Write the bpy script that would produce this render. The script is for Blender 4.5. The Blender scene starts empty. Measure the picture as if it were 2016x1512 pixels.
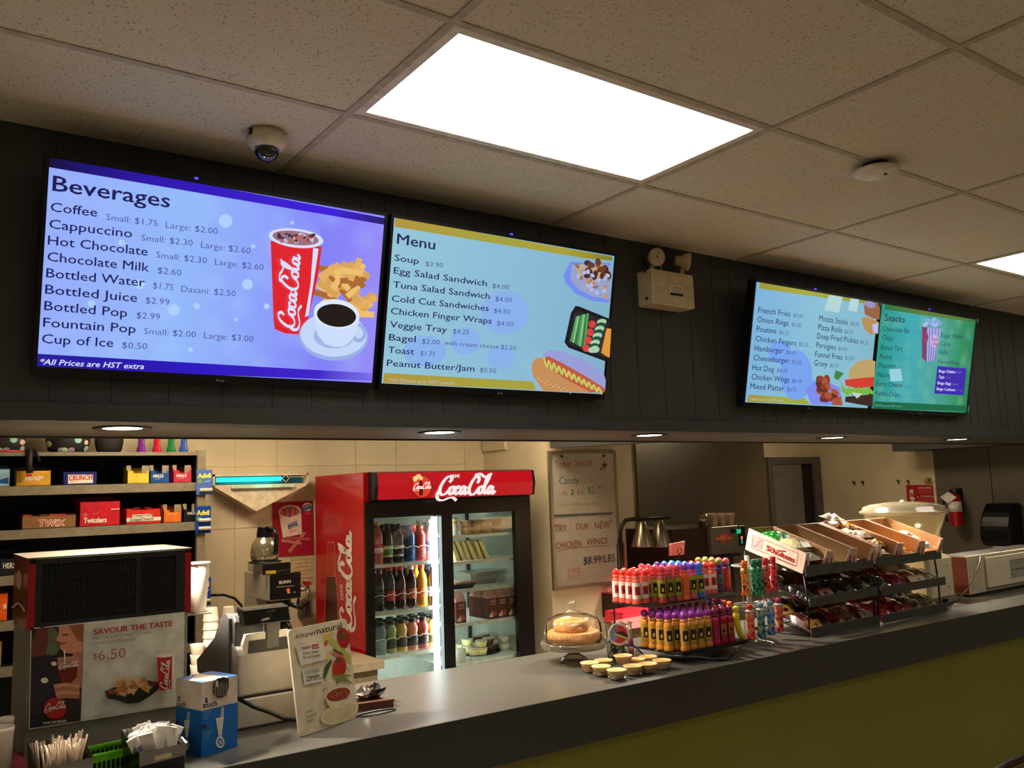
import bpy, math, random
from mathutils import Vector, Matrix

S = bpy.context.scene
COL = S.collection
PI = math.pi

# ------------------------------------------------------------------ camera
CAM = Vector((0.0, 0.0, 1.78))
FPX, YAW, PIT, ROL = 1695.85, 0.62249, 0.12383, -0.03439
_f = Vector((math.sin(YAW)*math.cos(PIT), math.cos(YAW)*math.cos(PIT), math.sin(PIT)))
_r = Vector((math.cos(YAW), -math.sin(YAW), 0))
_u = _r.cross(_f)
CR = _r*math.cos(ROL) + _u*math.sin(ROL)
CU = -_r*math.sin(ROL) + _u*math.cos(ROL)
cam = bpy.data.objects.new('camera', bpy.data.cameras.new('camera'))
COL.objects.link(cam)
cam.data.sensor_width = 36
cam.data.lens = FPX/2016*36
cam.data.clip_start = 0.05
cam.matrix_world = Matrix(((CR.x, CU.x, -_f.x, CAM.x), (CR.y, CU.y, -_f.y, CAM.y), (CR.z, CU.z, -_f.z, CAM.z), (0, 0, 0, 1)))
S.camera = cam

def ray(x, y):
    return _f + CR*((x-1008)/FPX) - CU*((y-756)/FPX)
def at(x, y, z=None, Y=None, X=None):
    """the point of the place seen at pixel x, y on a level, frontal or side plane"""
    d = ray(x, y)
    t = (z-CAM.z)/d.z if z is not None else (Y/d.y if Y is not None else X/d.x)
    return CAM + d*t

# ------------------------------------------------------------------ world and exposure
w = bpy.data.worlds.new('world'); S.world = w; w.use_nodes = True
w.node_tree.nodes['Background'].inputs[0].default_value = (0.9, 0.8, 0.65, 1)
w.node_tree.nodes['Background'].inputs[1].default_value = 0.02
S.view_settings.view_transform = 'Standard'
S.view_settings.look = 'None'
S.view_settings.gamma = 1
S.view_settings.use_curve_mapping = False
S.view_settings.exposure = 0.0
PANEL_EMIT = 4.8        # ceiling light diffusers
SPOT_W = 22.0            # soffit downlights, watts

# ------------------------------------------------------------------ materials
def lin(c):
    out = []
    for v in c[:3]:
        v = v/255
        out.append(v/12.92 if v <= 0.04045 else ((v+0.055)/1.055)**2.4)
    return tuple(out)+(1,)
_M = {}
def mat(name, rgb, rough=0.5, metal=0.0, emit=0.0, var=0.08, scale=25, bump=0.0, trans=0.0, coat=0.0, ior=1.45, spec=0.5):
    if name in _M: return _M[name]
    m = bpy.data.materials.new(name); m.use_nodes = True
    nt = m.node_tree; N = nt.nodes; L = nt.links
    b = N['Principled BSDF']
    c = lin(rgb)
    b.inputs['Roughness'].default_value = rough
    b.inputs['Metallic'].default_value = metal
    b.inputs['IOR'].default_value = ior
    b.inputs['Specular IOR Level'].default_value = spec
    b.inputs['Coat Weight'].default_value = coat
    b.inputs['Transmission Weight'].default_value = trans
    b.inputs['Base Color'].default_value = c
    if emit:
        b.inputs['Emission Color'].default_value = c
        b.inputs['Emission Strength'].default_value = emit
        b.inputs['Base Color'].default_value = (c[0]*.1, c[1]*.1, c[2]*.1, 1)
    elif var or bump:
        tc = N.new('ShaderNodeTexCoord'); n = N.new('ShaderNodeTexNoise')
        n.inputs['Scale'].default_value = scale; n.inputs['Detail'].default_value = 3
        L.new(tc.outputs['Object'], n.inputs['Vector'])
        if var:
            r = N.new('ShaderNodeValToRGB')
            lo = [max(0, x*(1-var*2)) for x in c[:3]]; hi = [min(1, x*(1+var*2)) for x in c[:3]]
            r.color_ramp.elements[0].color = (*lo, 1); r.color_ramp.elements[1].color = (*hi, 1)
            r.color_ramp.elements[0].position = .3; r.color_ramp.elements[1].position = .7
            L.new(n.outputs['Fac'], r.inputs['Fac']); L.new(r.outputs['Color'], b.inputs['Base Color'])
        if bump:
            bp = N.new('ShaderNodeBump'); bp.inputs['Strength'].default_value = bump; bp.inputs['Distance'].default_value = .003
            L.new(n.outputs['Fac'], bp.inputs['Height']); L.new(bp.outputs['Normal'], b.inputs['Normal'])
    _M[name] = m
    return m
def emi(name, rgb, k=1.0):
    """light given off by a screen or lamp"""
    if name in _M: return _M[name]
    m = bpy.data.materials.new(name); m.use_nodes = True
    nt = m.node_tree; b = nt.nodes['Principled BSDF']
    b.inputs['Base Color'].default_value = (0.01, 0.01, 0.01, 1); b.inputs['Roughness'].default_value = .3
    b.inputs['Emission Color'].default_value = lin(rgb); b.inputs['Emission Strength'].default_value = k
    _M[name] = m
    return m
def emi_ramp(name, stops, k=1.0, axis='X', blobs=0.0, blobcol=(255, 255, 255)):
    m = bpy.data.materials.new(name); m.use_nodes = True
    nt = m.node_tree; N = nt.nodes; L = nt.links; b = N['Principled BSDF']
    b.inputs['Base Color'].default_value = (0.01, 0.01, 0.01, 1); b.inputs['Roughness'].default_value = .25
    tc = N.new('ShaderNodeTexCoord'); sx = N.new('ShaderNodeSeparateXYZ'); r = N.new('ShaderNodeValToRGB')
    L.new(tc.outputs['Generated'], sx.inputs[0]); L.new(sx.outputs[axis], r.inputs['Fac'])
    e = r.color_ramp.elements
    while len(e) < len(stops): e.new(.5)
    for i, (p, c) in enumerate(stops):
        e[i].position = p; e[i].color = lin(c)
    out = r.outputs['Color']
    if blobs:
        v = N.new('ShaderNodeTexVoronoi'); v.inputs['Scale'].default_value = 9; L.new(tc.outputs['Object'], v.inputs['Vector'])
        r2 = N.new('ShaderNodeValToRGB'); r2.color_ramp.elements[0].position = .02; r2.color_ramp.elements[1].position = .55
        r2.color_ramp.elements[0].color = (1, 1, 1, 1); r2.color_ramp.elements[1].color = (0, 0, 0, 1)
        L.new(v.outputs['Distance'], r2.inputs['Fac'])
        mu = N.new('ShaderNodeMath'); mu.operation = 'MULTIPLY'; mu.inputs[1].default_value = blobs
        L.new(r2.outputs['Color'], mu.inputs[0])
        mx = N.new('ShaderNodeMix'); mx.data_type = 'RGBA'; L.new(mu.outputs[0], mx.inputs[0]); L.new(out, mx.inputs[6]); mx.inputs[7].default_value = lin(blobcol)
        out = mx.outputs[2]
    L.new(out, b.inputs['Emission Color']); b.inputs['Emission Strength'].default_value = k
    _M[name] = m
    return m
def glassy(name, rgb=(255, 255, 255), fac=0.12, rough=0.03, haze=0, hazecol=(220, 214, 200)):
    """thin clear plastic or pane: mostly see-through with a sheen"""
    if name in _M: return _M[name]
    m = bpy.data.materials.new(name); m.use_nodes = True
    nt = m.node_tree; N = nt.nodes; L = nt.links
    for n in list(N):
        if n.type == 'BSDF_PRINCIPLED': N.remove(n)
    t = N.new('ShaderNodeBsdfTransparent'); g = N.new('ShaderNodeBsdfGlossy'); lw = N.new('ShaderNodeLayerWeight'); mx = N.new('ShaderNodeMixShader'); ma = N.new('ShaderNodeMath')
    t.inputs[0].default_value = lin(rgb); g.inputs['Roughness'].default_value = rough; g.inputs['Color'].default_value = (.95, .95, .95, 1)
    lw.inputs['Blend'].default_value = .10; ma.operation = 'ADD'; ma.inputs[1].default_value = fac
    L.new(lw.outputs['Fresnel'], ma.inputs[0]); L.new(ma.outputs[0], mx.inputs[0]); L.new(t.outputs[0], mx.inputs[1]); L.new(g.outputs[0], mx.inputs[2])
    res = mx.outputs[0]
    if haze:
        df = N.new('ShaderNodeBsdfDiffuse'); df.inputs[0].default_value = lin(hazecol); tl = N.new('ShaderNodeBsdfTranslucent'); tl.inputs[0].default_value = lin(hazecol)
        m1 = N.new('ShaderNodeMixShader'); L.new(df.outputs[0], m1.inputs[1]); L.new(tl.outputs[0], m1.inputs[2]); m2 = N.new('ShaderNodeMixShader'); m2.inputs[0].default_value = haze
        L.new(res, m2.inputs[1]); L.new(m1.outputs[0], m2.inputs[2]); res = m2.outputs[0]
    L.new(res, N['Material Output'].inputs[0])
    _M[name] = m
    return m
def speckle(name, rgb, spk, rough=.35, scale=420, th=.12, fissure=False, bump=0, rvar=0):
    if name in _M: return _M[name]
    m = bpy.data.materials.new(name); m.use_nodes = True
    nt = m.node_tree; N = nt.nodes; L = nt.links; b = N['Principled BSDF']
    b.inputs['Roughness'].default_value = rough
    tc = N.new('ShaderNodeTexCoord')
    if fissure:
        n = N.new('ShaderNodeTexNoise'); n.inputs['Scale'].default_value = scale; n.inputs['Detail'].default_value = 2
        mp = N.new('ShaderNodeMapping'); mp.inputs['Scale'].default_value = (1, .55, 1); mp.inputs['Rotation'].default_value = (0, 0, .6)
        L.new(tc.outputs['Object'], mp.inputs[0]); L.new(mp.outputs[0], n.inputs['Vector']); src = n.outputs['Fac']
        r = N.new('ShaderNodeValToRGB'); r.color_ramp.elements[0].position = th; r.color_ramp.elements[1].position = th+.06
    else:
        n = N.new('ShaderNodeTexVoronoi'); n.inputs['Scale'].default_value = scale; L.new(tc.outputs['Object'], n.inputs['Vector']); src = n.outputs['Distance']
        r = N.new('ShaderNodeValToRGB'); r.color_ramp.elements[0].position = th; r.color_ramp.elements[1].position = th+.05
    r.color_ramp.elements[0].color = lin(spk); r.color_ramp.elements[1].color = lin(rgb)
    L.new(src, r.inputs['Fac'])
    n2 = N.new('ShaderNodeTexNoise'); n2.inputs['Scale'].default_value = 3; L.new(tc.outputs['Object'], n2.inputs['Vector'])
    mx = N.new('ShaderNodeMix'); mx.data_type = 'RGBA'; mx.blend_type = 'MULTIPLY'; mx.inputs[0].default_value = .12
    L.new(r.outputs['Color'], mx.inputs[6]); L.new(n2.outputs['Color'], mx.inputs[7]); L.new(mx.outputs[2], b.inputs['Base Color'])
    if bump:
        bp = N.new('ShaderNodeBump'); bp.inputs['Strength'].default_value = bump; bp.inputs['Distance'].default_value = .003
        L.new(r.outputs['Color'], bp.inputs['Height']); L.new(bp.outputs['Normal'], b.inputs['Normal'])
    _M[name] = m
    return m

# ------------------------------------------------------------------ mesh builder
def frame(d):
    d = Vector(d).normalized()
    a = Vector((0, 0, 1)) if abs(d.z) < .9 else Vector((1, 0, 0))
    u = a.cross(d).normalized(); v = d.cross(u)
    return u, v
class MB:
    def __init__(s): s.v = []; s.f = []; s.mi = []; s.sm = []; s.mats = []
    def add(s, vs, fs, m, smooth=False):
        o = len(s.v); s.v += [Vector(p) for p in vs]
        if m not in s.mats: s.mats.append(m)
        k = s.mats.index(m)
        for f in fs: s.f.append([i+o for i in f]); s.mi.append(k); s.sm.append(smooth)
        return s
    def hexa(s, p, m):      # 8 points: bottom 4 ccw, top 4 ccw
        return s.add(p, [(3, 2, 1, 0), (4, 5, 6, 7), (0, 1, 5, 4), (1, 2, 6, 5), (2, 3, 7, 6), (3, 0, 4, 7)], m)
    def box(s, x0, x1, y0, y1, z0, z1, m, c=0):
        if c:
            # box with chamfered vertical and horizontal edges
            P = []
            for (zz, i) in ((z0, c), (z0+c, 0), (z1-c, 0), (z1, c)):
                a, b_, c_, d = x0+i, x1-i, y0+i, y1-i
                P += [(a+c, c_, zz), (b_-c, c_, zz), (b_, c_+c, zz), (b_, d-c, zz), (b_-c, d, zz), (a+c, d, zz), (a, d-c, zz), (a, c_+c, zz)]
            F = [tuple(range(7, -1, -1)), tuple(range(24, 32))]
            for l in range(3):
                for k in range(8): F.append((l*8+k, l*8+(k+1) % 8, l*8+8+(k+1) % 8, l*8+8+k))
            return s.add(P, F, m)
        return s.hexa([(x0, y0, z0), (x1, y0, z0), (x1, y1, z0), (x0, y1, z0), (x0, y0, z1), (x1, y0, z1), (x1, y1, z1), (x0, y1, z1)], m)
    def obox(s, o, u, v, n, a, b, c, m):   # oriented box from corner o along unit vectors by lengths
        o = Vector(o); u = Vector(u)*a; v = Vector(v)*b; n = Vector(n)*c
        return s.hexa([o, o+u, o+u+v, o+v, o+n, o+u+n, o+u+v+n, o+v+n], m)
    def lathe(s, c, prof, m, n=20, ax=(0, 0, 1), smooth=True, sx=1, sy=1):
        c = Vector(c); ax = Vector(ax).normalized()
        if abs(ax.z) > .999: u, v = Vector((1, 0, 0)), Vector((0, 1, 0))
        else: u, v = frame(ax)
        P = []; F = []
        for (r, z) in prof:
            for k in range(n):
                a = 2*PI*k/n
                P.append(c+ax*z+u*(r*math.cos(a)*sx)+v*(r*math.sin(a)*sy))
        for l in range(len(prof)-1):
            for k in range(n): F.append((l*n+k, l*n+(k+1) % n, (l+1)*n+(k+1) % n, (l+1)*n+k))
        if prof[0][0] > 1e-5: F.append(tuple(range(n-1, -1, -1)))
        if prof[-1][0] > 1e-5: F.append(tuple(range((len(prof)-1)*n, len(prof)*n)))
        return s.add(P, F, m, smooth)
    def cyl(s, a, b, r, m, n=12, r2=None):
        a = Vector(a); b = Vector(b); L = (b-a).length
        return s.lathe(a, [(r, 0), (r if r2 is None else r2, L)], m, n, ax=(b-a))
    def ball(s, c, r, m, n=12, sz=1.0):
        pr = [(max(1e-6, r*math.sin(PI*i/8)), -r*sz*math.cos(PI*i/8)) for i in range(9)]
        return s.lathe(c, pr, m, n)
    def tube(s, pts, r, m, n=6):
        pts = [Vector(p) for p in pts]; P = []; F = []
        u0 = None
        for i, p in enumerate(pts):
            d = (pts[min(i+1, len(pts)-1)]-pts[max(i-1, 0)])
            if u0 is None: u0, v0 = frame(d)
            else:
                dn = d.normalized(); u0 = (u0-dn*u0.dot(dn)).normalized(); v0 = dn.cross(u0)
            for k in range(n):
                a = 2*PI*k/n; P.append(p+u0*(r*math.cos(a))+v0*(r*math.sin(a)))
        for l in range(len(pts)-1):
            for k in range(n): F.append((l*n+k, l*n+(k+1) % n, (l+1)*n+(k+1) % n, (l+1)*n+k))
        F.append(tuple(range(n-1, -1, -1))); F.append(tuple(range((len(pts)-1)*n, len(pts)*n)))
        return s.add(P, F, m, True)
    def prism(s, pts, o, u, v, n, d, m):   # outline pts (2d) in frame u,v from o, extruded by d along n
        o = Vector(o); u = Vector(u); v = Vector(v); n = Vector(n)
        A = [o+u*a+v*b for a, b in pts]; B = [p+n*d for p in A]; k = len(pts)
        F = [tuple(range(k-1, -1, -1)), tuple(range(k, 2*k))]+[(i, (i+1) % k, k+(i+1) % k, k+i) for i in range(k)]
        return s.add(A+B, F, m)
    def xf(s, M):
        s.v = [M @ p for p in s.v]; return s
_mtx = {}
def mk(name, mb, parent=None, bevel=0, org=None):
    me = bpy.data.meshes.new(name)
    if parent is not None:
        inv = _mtx[parent.name].inverted(); vs = [inv @ p for p in mb.v]; loc = Vector((0, 0, 0))
    else:
        if org is None:
            xs = [p.x for p in mb.v]; ys = [p.y for p in mb.v]; zs = [p.z for p in mb.v]
            org = ((min(xs)+max(xs))/2, (min(ys)+max(ys))/2, min(zs))
        loc = Vector(org); vs = [p-loc for p in mb.v]
    me.from_pydata(vs, [], mb.f); me.update()
    for m in mb.mats: me.materials.append(m)
    me.polygons.foreach_set('material_index', mb.mi)
    me.polygons.foreach_set('use_smooth', mb.sm)
    me.update()
    o = bpy.data.objects.new(name, me); COL.objects.link(o); o.location = loc
    _mtx[o.name] = Matrix.Translation(loc) if parent is None else _mtx[parent.name].copy()
    if parent is not None: o.parent = parent
    if bevel:
        b = o.modifiers.new('bevel', 'BEVEL'); b.width = bevel; b.segments = 2; b.limit_method = 'ANGLE'
    return o
def struct(name, mb, **k):
    o = mk(name, mb, **k); o['kind'] = 'structure'; return o
def tag(o, label, cat, group=None):
    o['label'] = label; o['category'] = cat
    if group: o['group'] = group
    return o
def single(name, mb, label, cat, group=None, **k):
    return tag(mk(name, mb, **k), label, cat, group)
def thing(name, label, cat, loc=(0, 0, 0), rotz=0, group=None):
    o = bpy.data.objects.new(name, None); COL.objects.link(o)
    o.empty_display_size = .05; o.location = loc; o.rotation_euler = (0, 0, rotz)
    _mtx[o.name] = Matrix.Translation(Vector(loc)) @ Matrix.Rotation(rotz, 4, 'Z')
    return tag(o, label, cat, group)
def part(name, mb, parent, label=None, bevel=0):
    o = mk(name, mb, parent, bevel)
    if label: o['label'] = label
    return o
def dup(root, loc, rotz=0, label=None, group=None, rot=None):
    r = root.copy(); COL.objects.link(r); r.location = loc; r.rotation_euler = rot if rot else (0, 0, rotz)
    if label: r['label'] = label
    if group: r['group'] = group
    for ch in list(root.children):
        c = ch.copy(); COL.objects.link(c); c.parent = r
        for g in ch.children:
            d = g.copy(); COL.objects.link(d); d.parent = c
    return r

# ------------------------------------------------------------------ lettering
_G = {}
def glyphs(s, bold=0.0, shear=0.0):
    k = (s, bold, shear)
    if k not in _G:
        cu = bpy.data.curves.new('t', 'FONT'); cu.body = s; cu.size = 1; cu.resolution_u = 2; cu.offset = min(bold, 0); cu.shear = shear
        ob = bpy.data.objects.new('t', cu); me = ob.to_mesh()
        vs = [(v.co.x, v.co.y, 0) for v in me.vertices]; fs = [tuple(p.vertices) for p in me.polygons]
        ob.to_mesh_clear(); bpy.data.objects.remove(ob); bpy.data.curves.remove(cu)
        if bold > 0:      # heavier strokes: the letters laid down again a hair to each side
            n = len(vs); vs0 = list(vs); f0 = list(fs)
            for q, (dx, dy) in enumerate(((bold, 0), (-bold, 0), (0, bold*.6), (0, -bold*.6))):
                o = len(vs); vs += [(a+dx, b+dy, q+1) for a, b, _ in vs0]; fs += [tuple(i+o for i in f) for f in f0]
        x0 = min(v[0] for v in vs); x1 = max(v[0] for v in vs)
        _G[k] = ([(a-x0, b, c) for a, b, c in vs], fs, x1-x0)
    return _G[k]
CAPH = 0.682
def catmull(pts, n=5):
    out = []
    P = [pts[0]]+list(pts)+[pts[-1]]
    for i in range(1, len(P)-2):
        for k in range(n):
            t = k/n
            out.append(tuple(.5*(2*P[i][j]+(P[i+1][j]-P[i-1][j])*t+(2*P[i-1][j]-5*P[i][j]+4*P[i+1][j]-P[i+2][j])*t*t+(3*P[i][j]-P[i-1][j]-3*P[i+1][j]+P[i+2][j])*t**3) for j in (0, 1)))
    out.append(tuple(pts[-1]))
    return out
SCRIPT = [
    [(.60, .66), (.70, .80), (.62, .96), (.44, .90), (.26, .66), (.14, .36), (.16, .10), (.30, .0), (.48, .08), (.62, .26)],
    [(.15, .30), (.02, .04), (.08, -.22), (.34, -.28), (.62, -.18), (.86, -.16), (1.05, -.3)],
    [(.78, .42), (.66, .34), (.63, .12), (.72, .02), (.83, .10), (.87, .32), (.78, .42), (.92, .40)],
    [(1.14, .33), (1.10, .43), (.99, .36), (.94, .14), (1.03, .02), (1.16, .12), (1.26, .30)],
    [(1.46, .36), (1.36, .43), (1.26, .32), (1.23, .10), (1.31, .02), (1.41, .14), (1.49, .40), (1.46, .14), (1.52, .02), (1.60, .14)],
    [(1.60, .34), (1.74, .38)],
    [(2.12, .60), (2.20, .78), (2.12, .96), (1.96, .88), (1.80, .62), (1.70, .32), (1.74, .06), (1.90, -.02), (2.06, .08), (2.18, .26)],
    [(1.98, .90), (2.04, 1.06), (2.24, 1.08), (2.46, .94), (2.66, .92), (2.86, 1.10)],
    [(2.36, .42), (2.24, .34), (2.21, .12), (2.30, .02), (2.41, .10), (2.45, .32), (2.36, .42), (2.5, .40)],
    [(2.50, .36), (2.66, .66), (2.76, .92), (2.72, 1.04), (2.62, .86), (2.54, .40), (2.56, .06), (2.66, .06), (2.74, .2)],
    [(2.98, .36), (2.88, .43), (2.78, .32), (2.75, .10), (2.83, .02), (2.93, .14), (3.01, .40), (2.98, .14), (3.04, .02), (3.16, .16)],
]
class Plane:
    """a flat surface; px() finds the point of it seen at a pixel"""
    def __init__(s, o, u, v):
        s.o = Vector(o); s.u = Vector(u).normalized(); s.v = Vector(v).normalized(); s.n = s.u.cross(s.v).normalized()
        if s.n.dot(CAM-s.o) < 0: s.n = -s.n
    def px(s, x, y, k=0.0):
        d = ray(x, y); t = (s.o-CAM).dot(s.n)/d.dot(s.n)
        return CAM+d*t+s.n*k
    def uv(s, a, b, k=0.0): return s.o+s.u*a+s.v*b+s.n*k
class Paint:
    """flat shapes and lettering printed or shown on a plane, in the coordinates of a zoomed view"""
    def __init__(s, mb, pl, x0=0, y0=0, sc=1, step=.00035):
        s.mb = mb; s.pl = pl; s.x0 = x0; s.y0 = y0; s.sc = sc; s.k = .0004; s.step = step
    def p(s, x, y, k=None): return s.pl.px(s.x0+x/s.sc, s.y0+y/s.sc, s.k if k is None else k)
    def up(s): s.k += s.step
    def poly(s, pts, m, lift=True):
        if lift: s.up()
        s.mb.add([s.p(*q) for q in pts], [tuple(range(len(pts)))], m)
    def ell(s, cx, cy, rx, ry, m, rot=0, n=28, a0=0, a1=360):
        pts = []
        for i in range(n):
            a = math.radians(a0+(a1-a0)*i/(n if a1-a0 == 360 else n-1)); x = rx*math.cos(a); y = ry*math.sin(a)
            pts.append((cx+x*math.cos(rot)-y*math.sin(rot), cy+x*math.sin(rot)+y*math.cos(rot)))
        s.poly(pts, m)
    def line(s, pts, wd, m, smooth=True, lift=True):
        if lift: s.up()
        if smooth and len(pts) > 2: pts = catmull(pts, 4)
        k0 = s.k
        for i_, (a, b) in enumerate(zip(pts, pts[1:])):
            s.k = k0+(i_ % 4)*.00005
            dx, dy = b[0]-a[0], b[1]-a[1]; L = math.hypot(dx, dy) or 1; nx, ny = -dy/L*wd/2, dx/L*wd/2; ex, ey = dx/L*wd*.2, dy/L*wd*.2
            s.mb.add([s.p(a[0]+nx-ex, a[1]+ny-ey), s.p(a[0]-nx-ex, a[1]-ny-ey), s.p(b[0]-nx+ex, b[1]-ny+ey), s.p(b[0]+nx+ex, b[1]+ny+ey)], [(0, 1, 2, 3)], m)
        s.k = k0
    def text(s, t, a, b, h, m, bold=0.0, shear=0.0, lift=False, hv=None):
        """baseline from a to b, capital height h, all in view units; letters stand along hv or the plane's own up"""
        if lift: s.up()
        vs, fs, wd = glyphs(t, bold, shear)
        A = s.p(*a); B = s.p(*b); u = (B-A)
        if hv is None: H = s.pl.v*((s.p(a[0], a[1]-h)-A).length)
        else: H = s.p(a[0]+hv[0], a[1]+hv[1])-A
        s.mb.add([A+u*(x/wd)+H*(y/CAPH)+s.pl.n*(q*.00006) for x, y, q in vs], fs, m)
    def script(s, a, b, hv, m, wt=.075):
        """flowing two-word script logo; baseline a to b, height vector hv"""
        s.up()
        A = s.p(*a); U = (s.p(*b)-A)/3.16; V = s.p(a[0]+hv[0], a[1]+hv[1])-A
        for j_, st in enumerate(SCRIPT):
            q = catmull(st, 5)
            for i in range(len(q)-1):
                (x0, y0), (x1, y1) = q[i], q[i+1]
                L = math.hypot(x1-x0, y1-y0) or 1; dx, dy = (x1-x0)/L, (y1-y0)/L
                wdt = wt*(.35+.75*abs(dy*.85+dx*-.15))*.62+.012
                nx, ny = -dy*wdt, dx*wdt; e = .02
                P = [(x0+nx-dx*e, y0+ny-dy*e), (x0-nx-dx*e, y0-ny-dy*e), (x1-nx+dx*e, y1-ny+dy*e), (x1+nx+dx*e, y1+ny+dy*e)]
                s.mb.add([A+U*p+V*r+s.pl.n*((i % 4)*.00005+(j_ % 3)*.0002) for p, r in P], [(0, 1, 2, 3)], m)
# ================================================================== THE ROOM
CEIL = 2.93; FACE = 2.86; SOFF = 2.03; GX, GY = 1.067, 2.29; TX, TY = 1.2192, 0.6096
tile = speckle('ceiling_tile', (214, 203, 181), (164, 150, 126), .95, 165, .33, fissure=True, bump=.25)
tbar = mat('ceiling_grid_bar', (172, 160, 138), .6)
darkwall = mat('dark_grey_wall', (57, 57, 56), .55, scale=4, var=.04)
beige = mat('beige_panel_wall', (212, 198, 166), .45, scale=3, var=.05)
greypaint = mat('grey_paint', (98, 92, 80), .5, scale=4, var=.04)
trimgrey = mat('trim_grey', (88, 84, 78), .45, scale=6, var=.04)

mb = MB()
LIGHTS = [(0, 1), (3, 1), (-3, 1), (0, 5), (3, 5), (-3, 5), (0, 9), (3, 9), (-3, 9), (6, 1), (6, 5)]
XA, XB, YA = -3.4, 10.5, -4.6
xs = [XA]+[GX+TX*i for i in range(-3, 8) if XA < GX+TX*i < XB]+[XB]
ys = [YA]+[GY-TY*j for j in range(12, -1, -1) if YA < GY-TY*j < FACE]+[FACE+.02]
cells = set()
for (i, j) in LIGHTS: cells.add((round(GX+TX*i, 3), round(GY-TY*j, 3)))
for a, b in zip(xs, xs[1:]):
    for c, d in zip(ys, ys[1:]):
        if (round(a, 3), round(c, 3)) in cells: continue
        mb.add([(a, c, CEIL), (a, d, CEIL), (b, d, CEIL), (b, c, CEIL)], [(0, 1, 2, 3)], tile)
for x in xs[1:-1]: mb.box(x-.012, x+.012, YA, FACE+.02, CEIL-.004, CEIL+.001, tbar)
for y in ys[1:-1]: mb.box(XA, XB, y-.012, y+.012, CEIL-.0035, CEIL+.001, tbar)
struct('ceiling', mb)
diff = emi('light_diffuser', (255, 246, 232), PANEL_EMIT); white_metal = mat('white_metal', (214, 200, 180), .4)
for n, (i, j) in enumerate(LIGHTS):
    x, y = GX+TX*i, GY-TY*j
    if x+TX > XB: continue
    lab = {0: 'white flat ceiling light panel, the large one above the menu screens', 1: 'white flat ceiling light panel cut off at the right edge of the photo'}.get(n, 'white flat ceiling light panel behind the viewpoint, '+{0: 'middle', 3: 'right', -3: 'left', 6: 'far right'}[i]+' file, '+{1: 'front', 5: 'second', 9: 'third'}[j]+' row')
    t = thing('ceiling_light', lab, 'ceiling light', (x+TX/2, y+TY/2, CEIL), group='ceiling light panels')
    m = MB(); f = .028
    for (a, b, c, d) in ((x+.012, x+TX-.012, y+.012, y+f+.012), (x+.012, x+TX-.012, y+TY-f-.012, y+TY-.012), (x+.012, x+f+.012, y+f+.012, y+TY-f-.012), (x+TX-f-.012, x+TX-.012, y+f+.012, y+TY-f-.012)):
        m.box(a, b, c, d, CEIL-.002, CEIL+.03, white_metal)
    part('frame', m, t)
    m = MB(); m.box(x+.04, x+TX-.04, y+.04, y+TY-.04, CEIL+.006, CEIL+.012, diff); part('diffuser', m, t, 'glowing white diffuser')

# floor and outer walls of the customer side
mb = MB(); mb.box(XA, XB, YA, 6.2, -.05, 0, speckle('floor_vinyl', (196, 184, 162), (150, 140, 122), .5, 60, .2)); struct('floor', mb)
cw = mat('customer_wall', (188, 176, 150), .7)
mb = MB(); mb.box(XA-.1, XA, YA, FACE, 0, CEIL+.1, cw); struct('wall_left', mb)
mb = MB(); mb.box(XA, XB, YA-.1, YA, 0, CEIL+.1, cw); struct('wall_rear', mb)
mb = MB(); mb.box(XB, XB+.1, YA, FACE, 0, CEIL+.1, cw); struct('wall_customer_right', mb)

# bulkhead with the menu screens: grooved panel boards, lower trim, underside
mb = MB()
mb.box(XA, XB, FACE, FACE+.10, SOFF+.06, CEIL+.05, darkwall)
mb.box(XA, XB, FACE-.012, FACE+.10, SOFF, SOFF+.06, darkwall, c=.003)
struct('wall_bulkhead', mb)
mb = MB()
x = XA+.05; random.seed(3)
while x < 6.5:
    mb.box(x, x+.003, FACE-.0012, FACE+.001, SOFF+.06, CEIL, mat('groove_dark', (46, 43, 40), .8)); x += random.choice([.1, .14, .2, .17])
struct('trim_1', mb)
mb = MB(); mb.box(XA, XB, FACE+.10, 3.45, SOFF, SOFF+.05, mat('soffit_underside', (76, 71, 64), .5)); mb.box(XA, XB, 3.44, 3.46, SOFF-.006, SOFF+.3, mat('black_trim', (22, 20, 18), .5))
struct('wall_soffit', mb)
mb = MB()
mb.add([(3.46, 4.42, 2.05), (4.02, 3.40, 2.05), (4.10, 3.44, 2.05), (3.54, 4.46, 2.05), (3.46, 4.42, 2.7), (4.02, 3.40, 2.7), (4.10, 3.44, 2.7), (3.54, 4.46, 2.7)], [(3, 2, 1, 0), (4, 5, 6, 7), (0, 1, 5, 4), (1, 2, 6, 5), (2, 3, 7, 6), (3, 0, 4, 7)], darkwall)
P0 = at(1757, 889, X=7.6); P1 = at(2016, 878, X=7.6)
mb.box(7.6, 7.99, 3.46, P0.y, P0.z, 2.6, darkwall)
struct('wall_beam', mb)

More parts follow.
